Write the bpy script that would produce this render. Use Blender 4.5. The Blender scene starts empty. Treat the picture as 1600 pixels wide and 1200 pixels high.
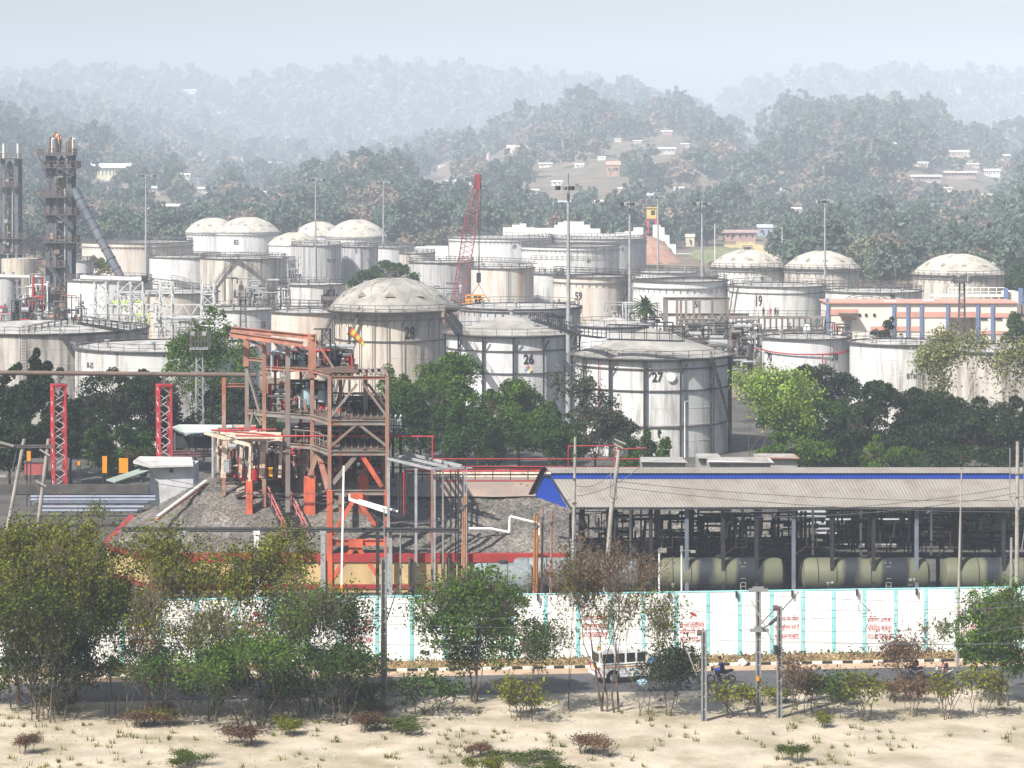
import bpy, math, random
import numpy as np
from mathutils import Vector, Matrix, noise

SC = bpy.context.scene
COL = SC.collection
R_ = math.radians
HAZE_D = 0.00023
F, CAMZ, HY = 4000.0, 39.0, 250.0        # focal length in photo pixels, camera height, row of the horizon

# ---------------------------------------------------------------- camera
cam = bpy.data.cameras.new('camera')
cam.sensor_width = 36
cam.lens = 36 * F / 1600
cam.shift_y = -(600 - HY) / 1600
cam.clip_start = 1
cam.clip_end = 20000
camo = bpy.data.objects.new('camera', cam)
camo.location = (0, 0, CAMZ)
camo.rotation_euler = (R_(90), 0, 0)
COL.objects.link(camo)
SC.camera = camo

# ---------------------------------------------------------------- light
SUN_EL, SUN_AZ = 47, 222                 # azimuth of the sun, degrees clockwise from +Y
world = bpy.data.worlds.new('World')
SC.world = world
world.use_nodes = True
wn = world.node_tree.nodes
bg = wn['Background']
sky = wn.new('ShaderNodeTexSky')
sky.sky_type = 'NISHITA'
sky.sun_disc = False
sky.sun_elevation = R_(SUN_EL)
sky.sun_rotation = R_(SUN_AZ)
sky.air_density = 1.3
sky.dust_density = 2.5
sky.ozone_density = 1.0
world.node_tree.links.new(sky.outputs[0], bg.inputs[0])
bg.inputs[1].default_value = 0.075
sl = bpy.data.lights.new('sun', 'SUN')
sl.energy = 5.0
sl.angle = R_(0.6)
sl.color = (1.0, 0.95, 0.87)
so = bpy.data.objects.new('sun', sl)
sd = Vector((math.sin(R_(SUN_AZ)) * math.cos(R_(SUN_EL)), math.cos(R_(SUN_AZ)) * math.cos(R_(SUN_EL)), math.sin(R_(SUN_EL))))
so.rotation_euler = sd.to_track_quat('Z', 'Y').to_euler()
so.location = (-200, -200, 300)
COL.objects.link(so)
SC.view_settings.view_transform = 'Standard'
SC.view_settings.look = 'None'
SC.view_settings.exposure = 0.7
SC.view_settings.gamma = 1
SC.cycles.max_bounces = 6
SC.cycles.volume_bounces = 1
SC.cycles.transparent_max_bounces = 8
SC.cycles.use_denoising = True

# ---------------------------------------------------------------- helpers
def P(px, py, Y):
    "point of the place seen at photo pixel (px, py) at distance Y"
    return Vector(((px - 800) * Y / F, Y, CAMZ - (py - HY) * Y / F))
def X(px, Y): return (px - 800) * Y / F
def Z(py, Y): return CAMZ - (py - HY) * Y / F
def GY(py, z=0.0): return (CAMZ - z) * F / (py - HY)

def put(o, label=None, cat=None, group=None, kind=None):
    if label: o['label'] = label
    if cat: o['category'] = cat
    if group: o['group'] = group
    if kind: o['kind'] = kind
    return o
def thing(name, label, cat, loc=(0, 0, 0), rz=0, group=None):
    o = bpy.data.objects.new(name, None)
    o.location = loc
    o.rotation_euler = (0, 0, rz)
    o.empty_display_size = 0.5
    COL.objects.link(o)
    return put(o, label, cat, group)
def copy_tree(o, parent=None):
    c = o.copy()
    COL.objects.link(c)
    if parent: c.parent = parent
    for ch in KIDS.get(o.name, []): copy_tree(ch, c)
    return c
KIDS = {}

class MB:
    def __init__(s): s.v = []; s.f = []; s.m = []; s.mi = 0
    def add(s, vs, fs):
        b = len(s.v)
        s.v += [tuple(p) for p in vs]
        s.f += [tuple(b + i for i in f) for f in fs]
        s.m += [s.mi] * len(fs)
        return s
    def quad(s, *p): return s.add(p, [tuple(range(len(p)))])
    def box(s, c, d, rz=0):
        c = Vector(c); x, y, z = d[0] / 2, d[1] / 2, d[2] / 2
        M = Matrix.Rotation(rz, 3, 'Z')
        vs = [c + M @ Vector((i * x, j * y, k * z)) for k in (-1, 1) for j in (-1, 1) for i in (-1, 1)]
        return s.add(vs, [(0, 2, 3, 1), (4, 5, 7, 6), (0, 1, 5, 4), (2, 6, 7, 3), (0, 4, 6, 2), (1, 3, 7, 5)])
    def beam(s, p, q, w, h=None):
        "square bar from p to q"
        p = Vector(p); q = Vector(q); h = h or w
        d = (q - p).normalized()
        up = Vector((0, 0, 1)) if abs(d.z) < .95 else Vector((0, 1, 0))
        a = d.cross(up).normalized() * w / 2
        b = a.cross(d).normalized() * h / 2
        vs = [o + i * a + j * b for o in (p, q) for (i, j) in ((-1, -1), (1, -1), (1, 1), (-1, 1))]
        return s.add(vs, [(3, 2, 1, 0), (4, 5, 6, 7), (0, 1, 5, 4), (1, 2, 6, 5), (2, 3, 7, 6), (3, 0, 4, 7)])
    def ibeam(s, p, q, w, h):
        "H section beam"
        p = Vector(p); q = Vector(q)
        d = (q - p).normalized()
        up = Vector((0, 0, 1)) if abs(d.z) < .95 else Vector((0, -1, 0))
        a = d.cross(up).normalized()
        b = a.cross(d).normalized()
        s.beam(p + b * h * .44, q + b * h * .44, w, h * .12)
        s.beam(p - b * h * .44, q - b * h * .44, w, h * .12)
        return s.beam(p, q, w * .15, h * .76)
    def tube(s, p, q, r, n=8, r2=None, cap=True):
        p = Vector(p); q = Vector(q); r2 = r if r2 is None else r2
        d = (q - p).normalized()
        up = Vector((0, 0, 1)) if abs(d.z) < .95 else Vector((1, 0, 0))
        a = d.cross(up).normalized(); b = a.cross(d).normalized()
        cs = [(math.cos(2 * math.pi * i / n), math.sin(2 * math.pi * i / n)) for i in range(n)]
        vs = [p + (a * c + b * t) * r for c, t in cs] + [q + (a * c + b * t) * r2 for c, t in cs]
        fs = [(i, (i + 1) % n, n + (i + 1) % n, n + i) for i in range(n)]
        if cap: fs += [tuple(range(n))[::-1], tuple(range(n, 2 * n))]
        return s.add(vs, fs)
    def path(s, pts, r, n=6):
        for a, b in zip(pts[:-1], pts[1:]): s.tube(a, b, r, n)
        return s
    def lathe(s, prof, n=48, c=(0, 0, 0), rib=0):
        "profile of (radius, z) pairs turned about the vertical through c"
        vs = []
        for r, z in prof:
            for i in range(n):
                t = 2 * math.pi * i / n
                rr = r + (rib if (i % 4) in (1, 2) else 0)
                vs.append((c[0] + rr * math.sin(t), c[1] - rr * math.cos(t), c[2] + z))
        fs = []
        for k in range(len(prof) - 1):
            for i in range(n):
                j = (i + 1) % n
                fs.append((k * n + i, k * n + j, (k + 1) * n + j, (k + 1) * n + i))
        if prof[-1][0] < .01: pass
        return s.add(vs, fs)
    def rail(s, pts, h=1.1, r=.03, gap=2.0, mid=True, n=4):
        "handrail with posts along points"
        for k, (a, b) in enumerate(zip(pts[:-1], pts[1:])):
            a = Vector(a); b = Vector(b); u = Vector((0, 0, h))
            s.beam(a + u, b + u, 2 * r)
            if mid: s.beam(a + u * .5, b + u * .5, 1.5 * r)
            m = max(1, int(round((b - a).length / gap)))
            for i in range(m + (1 if k == len(pts) - 2 else 0)):
                p = a.lerp(b, i / m)
                s.beam(p, p + u, 2 * r)
        return s
    def stairs(s, p, q, w, n, rz_dir=None):
        "flight from p up to q, w wide"
        p = Vector(p); q = Vector(q); d = q - p
        fl = Vector((d.x, d.y, 0)).normalized(); sd_ = fl.cross(Vector((0, 0, 1))) * w / 2
        for k in (-1, 1): s.beam(p + sd_ * k, q + sd_ * k, .08, .25)
        for i in range(n):
            c = p.lerp(q, (i + .5) / n)
            s.beam(c - sd_, c + sd_, .28, .04)
        return s
    def build(s, name, mats, parent=None, smooth=False, origin=None, world=False):
        me = bpy.data.meshes.new(name)
        o0 = Vector(origin) if origin is not None else (parent.location if (parent is not None and world) else Vector((0, 0, 0)))
        me.from_pydata([(a - o0[0], b - o0[1], c - o0[2]) for a, b, c in s.v], [], s.f)
        if not isinstance(mats, (list, tuple)): mats = [mats]
        for m in mats: me.materials.append(m)
        if len(mats) > 1: me.polygons.foreach_set('material_index', s.m)
        if smooth:
            me.polygons.foreach_set('use_smooth', [True] * len(me.polygons))
            try: me.set_sharp_from_angle(angle=R_(40))
            except Exception: pass
        me.update()
        return link(name, me, parent, origin)
def link(name, me, parent=None, loc=None):
    o = bpy.data.objects.new(name, me)
    if loc is not None and parent is None: o.location = loc
    COL.objects.link(o)
    if parent is not None:
        o.parent = parent
        KIDS.setdefault(parent.name, []).append(o)
    return o
def quad_mesh(name, V, mats, idx=None):
    V = np.asarray(V, dtype=np.float32)
    n = len(V)
    me = bpy.data.meshes.new(name)
    me.vertices.add(4 * n); me.vertices.foreach_set('co', V.reshape(-1))
    me.loops.add(4 * n); me.loops.foreach_set('vertex_index', np.arange(4 * n, dtype=np.int32))
    me.polygons.add(n); me.polygons.foreach_set('loop_start', np.arange(0, 4 * n, 4, dtype=np.int32))
    for m in mats: me.materials.append(m)
    if idx is not None: me.polygons.foreach_set('material_index', np.asarray(idx, dtype=np.int32))
    me.update(calc_edges=True)
    return me

# ---------------------------------------------------------------- materials
MATS = {}
def mat(name, c, rough=.75, var=.2, sc=.6, st=None, sta=.55, stsc=.5, streak=0, metal=0, bump=0, bsc=4, coord='Object', soft=.12, trans=0, island=0, spec=None):
    if name in MATS: return MATS[name]
    m = bpy.data.materials.new(name); m.use_nodes = True
    N = m.node_tree.nodes; L = m.node_tree.links
    b = N['Principled BSDF']
    b.inputs['Roughness'].default_value = rough
    b.inputs['Metallic'].default_value = metal
    b.inputs['Specular IOR Level'].default_value = spec if spec is not None else (.5 if rough < .5 else .25)
    tc = N.new('ShaderNodeTexCoord')
    oi = N.new('ShaderNodeObjectInfo')
    ad = N.new('ShaderNodeVectorMath'); ad.operation = 'ADD'
    ml = N.new('ShaderNodeVectorMath'); ml.operation = 'SCALE'
    cb = N.new('ShaderNodeCombineXYZ')
    for k in range(3): L.new(oi.outputs['Random'], cb.inputs[k])
    L.new(cb.outputs[0], ml.inputs[0]); ml.inputs['Scale'].default_value = 37.0
    L.new(tc.outputs[coord], ad.inputs[0]); L.new(ml.outputs[0], ad.inputs[1])
    mp = N.new('ShaderNodeMapping'); L.new(ad.outputs[0], mp.inputs[0])
    if streak: mp.inputs['Scale'].default_value = (1, 1, streak)
    n1 = N.new('ShaderNodeTexNoise'); n1.inputs['Scale'].default_value = sc; n1.inputs['Detail'].default_value = 6
    L.new(mp.outputs[0], n1.inputs['Vector'])
    r1 = N.new('ShaderNodeValToRGB'); L.new(n1.outputs[0], r1.inputs[0])
    e = r1.color_ramp.elements
    e[0].position = .3; e[1].position = .7
    e[0].color = (*[x * (1 - var) for x in c], 1); e[1].color = (*[min(1, x * (1 + var)) for x in c], 1)
    out = r1.outputs[0]
    if st:
        n2 = N.new('ShaderNodeTexNoise'); n2.inputs['Scale'].default_value = stsc; n2.inputs['Detail'].default_value = 8; n2.inputs['Roughness'].default_value = .65
        mp2 = N.new('ShaderNodeMapping'); L.new(ad.outputs[0], mp2.inputs[0]); mp2.inputs['Location'].default_value = (13, 7, 3)
        if streak: mp2.inputs['Scale'].default_value = (1, 1, streak)
        L.new(mp2.outputs[0], n2.inputs['Vector'])
        mr = N.new('ShaderNodeMapRange'); L.new(n2.outputs[0], mr.inputs[0])
        mr.inputs[1].default_value = sta - soft; mr.inputs[2].default_value = sta + soft
        mx = N.new('ShaderNodeMix'); mx.data_type = 'RGBA'
        L.new(mr.outputs[0], mx.inputs[0]); L.new(out, mx.inputs[6]); mx.inputs[7].default_value = (*st, 1)
        out = mx.outputs[2]
    if island:
        g = N.new('ShaderNodeNewGeometry')
        hs = N.new('ShaderNodeHueSaturation')
        m1 = N.new('ShaderNodeMapRange'); L.new(g.outputs['Random Per Island'], m1.inputs[0])
        m1.inputs[3].default_value = 1 - island; m1.inputs[4].default_value = 1 + island
        L.new(m1.outputs[0], hs.inputs['Value']); L.new(out, hs.inputs['Color'])
        out = hs.outputs[0]
    L.new(out, b.inputs['Base Color'])
    if trans:
        t = N.new('ShaderNodeBsdfTranslucent'); L.new(out, t.inputs[0])
        ms = N.new('ShaderNodeMixShader'); ms.inputs[0].default_value = trans
        L.new(b.outputs[0], ms.inputs[1]); L.new(t.outputs[0], ms.inputs[2])
        L.new(ms.outputs[0], N['Material Output'].inputs[0])
    if bump:
        n3 = N.new('ShaderNodeTexNoise'); n3.inputs['Scale'].default_value = bsc; n3.inputs['Detail'].default_value = 8
        L.new(tc.outputs[coord], n3.inputs['Vector'])
        bp = N.new('ShaderNodeBump'); bp.inputs['Strength'].default_value = 1; bp.inputs['Distance'].default_value = bump
        L.new(n3.outputs[0], bp.inputs['Height']); L.new(bp.outputs[0], b.inputs['Normal'])
    MATS[name] = m
    return m
GREY = mat('galvanised steel', (.30, .31, .32), .5, .2, 1.5, metal=.0)
DARK = mat('dark sooty steel', (.035, .036, .04), .6, .4, 1)
DARK2 = mat('grimy grey steel', (.10, .10, .105), .7, .35, .8, st=(.12, .07, .045), sta=.6)
RED = mat('red painted steel', (.42, .035, .045), .5, .2, .8, st=(.2, .04, .03), sta=.62, stsc=1.2)
SALM = mat('salmon flaking primer', (.38, .17, .12), .75, .25, .7, st=(.20, .12, .10), sta=.56, stsc=1.0)
ORNG = mat('orange red primer', (.56, .12, .06), .65, .2, .6, st=(.10, .05, .04), sta=.60, stsc=.8, streak=.3)
RUST = mat('rusty peeling steel', (.28, .205, .165), .8, .3, .9, st=(.33, .105, .06), sta=.53, stsc=1.1, streak=.5)
RUST2 = mat('grey rusty steel', (.21, .20, .185), .8, .3, .7, st=(.24, .12, .075), sta=.58, stsc=.8, streak=.4)
WHITE = mat('white paint', (.78, .78, .76), .6, .08, .6, st=(.55, .53, .48), sta=.66)
YELO = mat('amber paint', (.75, .33, .02), .6, .1, 1)
BLACK = mat('black rubber', (.02, .02, .02), .7, .2, 2)
CONC = mat('weathered concrete', (.34, .33, .31), .9, .2, .8, st=(.2, .19, .17), sta=.6, stsc=.7)
BARK = mat('bark', (.11, .085, .065), .9, .3, 2)
BARKL = mat('pale dry twig bark', (.15, .115, .085), .9, .3, 2)
GLASS = mat('dark glass', (.02, .025, .03), .12, .1, 1)
def leafmat(name, c, trans=.25, isl=.5): return mat(name, c, .6, .35, .35, st=tuple(x * .45 for x in c), sta=.62, stsc=.5, trans=trans, island=isl, spec=.08)
LF_DARK = leafmat('dark mango leaf', (.024, .040, .015), .06)
LF_MID = leafmat('mid green leaf', (.042, .085, .016))
LF_GREEN = leafmat('fresh green leaf', (.085, .155, .022), .3)
LF_LIME = leafmat('lime young leaf', (.23, .33, .06), .35)
LF_OLIVE = leafmat('olive dusty leaf', (.135, .150, .012))
LF_WILLOW = leafmat('pale willow leaf', (.21, .22, .09), .3)
LF_DRY = leafmat('dry brown leaf', (.145, .085, .05))
LF_OLDK = leafmat('dark olive leaf', (.060, .085, .010), .15)
LF_STRAW = leafmat('straw grass', (.40, .30, .17))
LF_GREY = leafmat('grey dusty leaf', (.06, .068, .045), .1)
# ================================================================ THE SETTING
def interp(tab, x):
    if x <= tab[0][0]: return tab[0][1]
    for (a, b), (c, d) in zip(tab[:-1], tab[1:]):
        if x <= c:
            t = (x - a) / (c - a); t = t * t * (3 - 2 * t)
            return b + (d - b) * t
    return tab[-1][1]
def smooth(a, b, x):
    t = min(1, max(0, (x - a) / (b - a)))
    return t * t * (3 - 2 * t)
# skylines (photo column, row) of the four ridges, and the distance of each crest
RIDGE = [
    (1700, 1110, [(-400, 300), (0, 300), (120, 320), (230, 325), (330, 340), (440, 305), (500, 285), (600, 275), (700, 300), (800, 330), (900, 345), (1000, 345), (1100, 345), (1250, 335), (1400, 345), (1500, 330), (1560, 300), (1620, 285), (2000, 285)], 16),
    (3200, 1500, [(-400, 210), (0, 195), (100, 205), (240, 240), (340, 270), (440, 300), (560, 300), (650, 245), (720, 225), (850, 200), (950, 178), (1040, 178), (1110, 200), (1180, 245), (1205, 215), (1260, 180), (1340, 168), (1420, 172), (1480, 205), (1560, 228), (1620, 230), (2000, 230)], 32),
    (4650, 3300, [(-400, 170), (0, 168), (150, 180), (300, 215), (420, 240), (700, 240), (840, 200), (940, 158), (1000, 155), (1060, 175), (1140, 230), (1300, 260), (2000, 260)], 30),
    (6500, 4800, [(-400, 122), (0, 128), (150, 122), (300, 130), (345, 146), (372, 158), (400, 140), (450, 130), (700, 122), (860, 130), (960, 150), (1020, 172), (1090, 195), (1120, 180), (1170, 146), (1260, 134), (1400, 126), (1600, 128), (2000, 120)], 38),
]
def terrain(x, y):
    u = 800 + x * F / max(y, 1)
    h = 0.0
    for Yc, Y0, tab, tree in RIDGE:
        zc = max(2, Z(interp(tab, u), Yc) - tree * .55)
        if y <= Yc: t = smooth(Y0, Yc, y) ** .8
        else: t = 1 - smooth(Yc, Yc + 700, y)
        h = max(h, zc * t)
    if y > 1060:
        h += smooth(1060, 1400, y) * (5 * noise.noise(Vector((x * .008, y * .008, 0))) + 2.5 * noise.noise(Vector((x * .03, y * .03, 5))))
    return max(0, h)
GRD = mat('dry dusty ground', (.21, .155, .115), .95, .25, .05, st=(.10, .105, .06), sta=.52, stsc=.05, bump=.05, bsc=3)
def ground():
    ys = list(np.linspace(60, 1040, 40)) + list(np.linspace(1060, 3500, 110)) + list(np.linspace(3560, 7200, 60))
    xs = np.linspace(-1, 1, 130)
    v = []; f = []
    for y in ys:
        hw = 140 + .26 * y
        for t in xs: v.append((t * hw, y, terrain(t * hw, y)))
    n = len(xs)
    for j in range(len(ys) - 1):
        for i in range(n - 1): f.append((j * n + i, j * n + i + 1, (j + 1) * n + i + 1, (j + 1) * n + i))
    b = MB(); b.v = v; b.f = f; b.m = [0] * len(f)
    o = b.build('ground', GRD, smooth=True)
    put(o, kind='structure')
ground()
# yard inside the wall, road, verge: all run along a line slightly turned to the picture plane
def WY(x, v=0.0): return 199.3 + .09 * x + v
def sheet(name, v0, v1, z, m, x0=-160, x1=160, far=None):
    b = MB(); b.quad((x0, WY(x0, v0), z), (x1, WY(x1, v0), z), (x1, far or WY(x1, v1), z), (x0, far or WY(x0, v1), z))
    return put(b.build(name, m), kind='structure')
YARD = mat('oily yard dirt', (.10, .095, .085), .95, .3, .15, st=(.05, .05, .05), sta=.55, stsc=.2)
ASPH = mat('asphalt', (.075, .077, .085), .85, .15, .3, st=(.11, .11, .115), sta=.6, stsc=.3, streak=1)
SAND = mat('pinkish sandy shoulder', (.42, .30, .21), .95, .15, .3, st=(.30, .21, .13), sta=.6)
VERG = mat('dry grass verge', (.27, .19, .10), .95, .3, .5, st=(.12, .12, .04), sta=.55, stsc=.4, bump=.1, bsc=2)
DUST = mat('pale dust ground', (.44, .38, .30), .95, .22, .35, st=(.24, .21, .13), sta=.56, stsc=.22, bump=.06, bsc=2)
sheet('yard', 0, 0, .006, YARD, far=420)
sheet('verge', -3.2, 0, .10, VERG)
sheet('road_shoulder', -5.4, -3.2, .010, SAND)
sheet('road', -12.4, -5.4, .014, ASPH)
sheet('roadside_ground', -90, -12.4, .006, DUST)
KW = mat('white kerb paint', (.7, .68, .64), .8, .1, 1); KB = mat('black kerb paint', (.03, .03, .03), .8, .1, 1)
def kerb():
    b = MB(); x = -60; i = 0
    while x < 60:
        b.mi = i % 2
        b.box((x + .4, WY(x + .4, -3.25), .09), (.79, .2, .2), .09); x += .8; i += 1
    return put(b.build('kerb', [KW, KB]), kind='structure')
kerb()

# ---------------------------------------------------------------- vegetation
def rand_quads(C, size, rng, aspect=1.6, up=.3):
    "leaf shaped quads of random facing about the centres C"
    n = len(C)
    nrm = rng.normal(size=(n, 3)); nrm[:, 2] += up
    nrm /= np.linalg.norm(nrm, axis=1)[:, None]
    t = rng.normal(size=(n, 3)); a = np.cross(nrm, t); a /= np.linalg.norm(a, axis=1)[:, None] + 1e-9
    b = np.cross(nrm, a)
    s = (size * rng.uniform(.55, 1.35, n))[:, None]
    a *= s * aspect / 2; b *= s / 2
    return np.stack([C - a, C + b, C + a, C - b], axis=1)
def tube_quads(p, q, r1, r2, n=4):
    p = np.array(p); q = np.array(q); d = q - p; L = np.linalg.norm(d)
    if L < 1e-6: return []
    d /= L; up = np.array([0, 0, 1.]) if abs(d[2]) < .9 else np.array([1., 0, 0])
    a = np.cross(d, up); a /= np.linalg.norm(a); b = np.cross(d, a)
    out = []
    for i in range(n):
        t0, t1 = 2 * math.pi * i / n, 2 * math.pi * (i + 1) / n
        u0 = a * math.cos(t0) + b * math.sin(t0); u1 = a * math.cos(t1) + b * math.sin(t1)
        out.append([p + u0 * r1, p + u1 * r1, q + u1 * r2, q + u0 * r2])
    return out
def grow(rng, height, spread, levels=4, trunk_r=.2, stems=1, fork=.3, lean=0.0, curl=.25, kids=(2, 4)):
    "branch skeleton: list of quads and the tips"
    Q = []; tips = []; mids = []
    def go(p, d, L, r, lv):
        n = 3
        for k in range(n):
            d2 = d + rng.normal(size=3) * curl * .5
            d2[2] += .06
            d2 /= np.linalg.norm(d2)
            q = p + d2 * L / n
            r2 = r * .86
            Q.extend(tube_quads(p, q, max(r, .013), max(r2, .013), 6 if lv == 0 else 4 if lv < 3 else 3))
            if lv >= 2: mids.append(q)
            p, d, r = q, d2, r2
        if lv >= levels: tips.append(p); return
        m = rng.integers(kids[0], kids[1] + 1)
        for k in range(m):
            az = rng.uniform(0, 2 * math.pi)
            s = spread * rng.uniform(.6, 1.2)
            side = np.array([math.cos(az), math.sin(az), 0.])
            nd = d * (1 - .35 * s) + side * s; nd[2] += .12
            nd /= np.linalg.norm(nd)
            go(p, nd, L * rng.uniform(.62, .86), r * rng.uniform(.5, .72), lv + 1)
    for s in range(stems):
        d = np.array([lean + rng.normal() * .12 * (stems > 1), rng.normal() * .08, 1.]); d /= np.linalg.norm(d)
        p0 = np.array([rng.normal() * .35 * (stems > 1), rng.normal() * .3 * (stems > 1), 0.])
        go(p0, d, height * fork, trunk_r * (1 if s == 0 else .75), 0)
    return Q, np.array(tips), np.array(mids)
def crown_clumps(rng, w, h, z0, n, leaf, nb=34, open_=.0, shape=1.0):
    "leaf clumps filling an uneven crown w wide and h tall whose bottom is at z0"
    cs = []
    while len(cs) < nb:
        p = rng.uniform(-1, 1, 3)
        rad = math.sqrt(p[0] ** 2 + p[1] ** 2 + p[2] ** 2)
        if rad < 1.12 and rad > .25: cs.append((p[0], p[1], p[2], rng.uniform(.13, .40) if rad < .95 else rng.uniform(.08, .2)))
    cs = np.array(cs)
    wt = cs[:, 3] ** 2; wt /= wt.sum()
    k = rng.choice(nb, size=n, p=wt)
    d = rng.normal(size=(n, 3)); d /= np.linalg.norm(d, axis=1)[:, None]
    d[:, 2] = np.abs(d[:, 2]) * np.where(rng.random(n) < .75, 1, -1)
    rr = cs[k, 3] * (rng.uniform(.55, 1.1, n))
    U = cs[k, :3] + d * rr[:, None]
    top = 1 - .28 * shape * np.clip(U[:, 2], 0, 1)
    C = np.stack([U[:, 0] * w / 2 * .78 * top, U[:, 1] * w / 2 * .78 * top, z0 + (U[:, 2] * .80 + 1) * h / 2], axis=1)
    return rand_quads(C, leaf * rng.uniform(.7, 1.35, nb)[k], rng)
def plant(name, label, cat, loc, trunkQ, leafQ, lm, bm=BARK, group=None, scale=1.0):
    t = thing(name, label, cat, loc, 0, group)
    if len(trunkQ): link('trunk', quad_mesh('trunk', trunkQ, [bm]), t)
    if len(leafQ): link('crown', quad_mesh('crown', leafQ, [lm]), t)
    t.scale = (scale,) * 3
    return t
SEED = [100]
def tree(px, ytop, wpx, Y, lm, label, n=5000, leaf=.34, zb=.0, crown=.75, nb=48, bm=BARK, group='trees among the tanks', name='broadleaf_tree', shape=1.0, tr=None, cat='tree'):
    SEED[0] += 1; rng = np.random.default_rng(SEED[0])
    H = Z(ytop, Y) - zb; w = wpx * Y / F
    Q, tips, mids = grow(rng, H * .9, .55, 4, tr or H * .022, 1, .26)
    Q = np.array(Q)
    sxy = min(1.0, w / 2 * .8 / max(.1, np.abs(Q[:, :, :2]).max())); Q[:, :, :2] *= sxy
    Q[:, :, 2] *= min(1.2, H * .93 / Q[:, :, 2].max())
    L = crown_clumps(rng, w * 1.36, H * crown, H * (1 - crown) - .2, int(n * (2.1 if leaf > .2 else 1.3)), leaf * (.66 if leaf > .2 else .85), nb, shape=shape)
    return plant(name, label, cat, (X(px, Y), Y, zb), Q, L, lm, bm, group)
def twiggy(px, ytop, wpx, Y, lm, label, stems=3, n=2500, leaf=.22, levels=5, bm=BARK, zb=0, group='roadside trees', name='sparse_tree', fork=.26, spread=.5, tr=.1, sg=.5, lean=0, cat='tree', lo=.12):
    SEED[0] += 1; rng = np.random.default_rng(SEED[0])
    H = Z(ytop, Y) - zb; w = wpx * Y / F
    Q, tips, mids = grow(rng, H, spread, levels, tr, stems, fork, lean, kids=(2, 3))
    Q = np.array(Q)
    sx = w / 2 / max(.1, np.percentile(np.abs(Q[:, :, 0]), 98)); sy = w / 2 / max(.1, np.percentile(np.abs(Q[:, :, 1]), 98)); sz = H * .96 / Q[:, :, 2].max()
    S = np.array([sx, sy, sz]); Q = Q * S
    pts = np.concatenate([tips, tips, mids]) * S
    pts = pts[pts[:, 2] > H * lo]
    L = np.zeros((0, 4, 3))
    if n:
        k = rng.integers(0, len(pts), n)
        L = rand_quads(pts[k] + rng.normal(size=(n, 3)) * sg, leaf, rng, 1.9)
    return plant(name, label, cat, (X(px, Y), Y, zb), Q, L, lm, bm, group)
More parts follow.
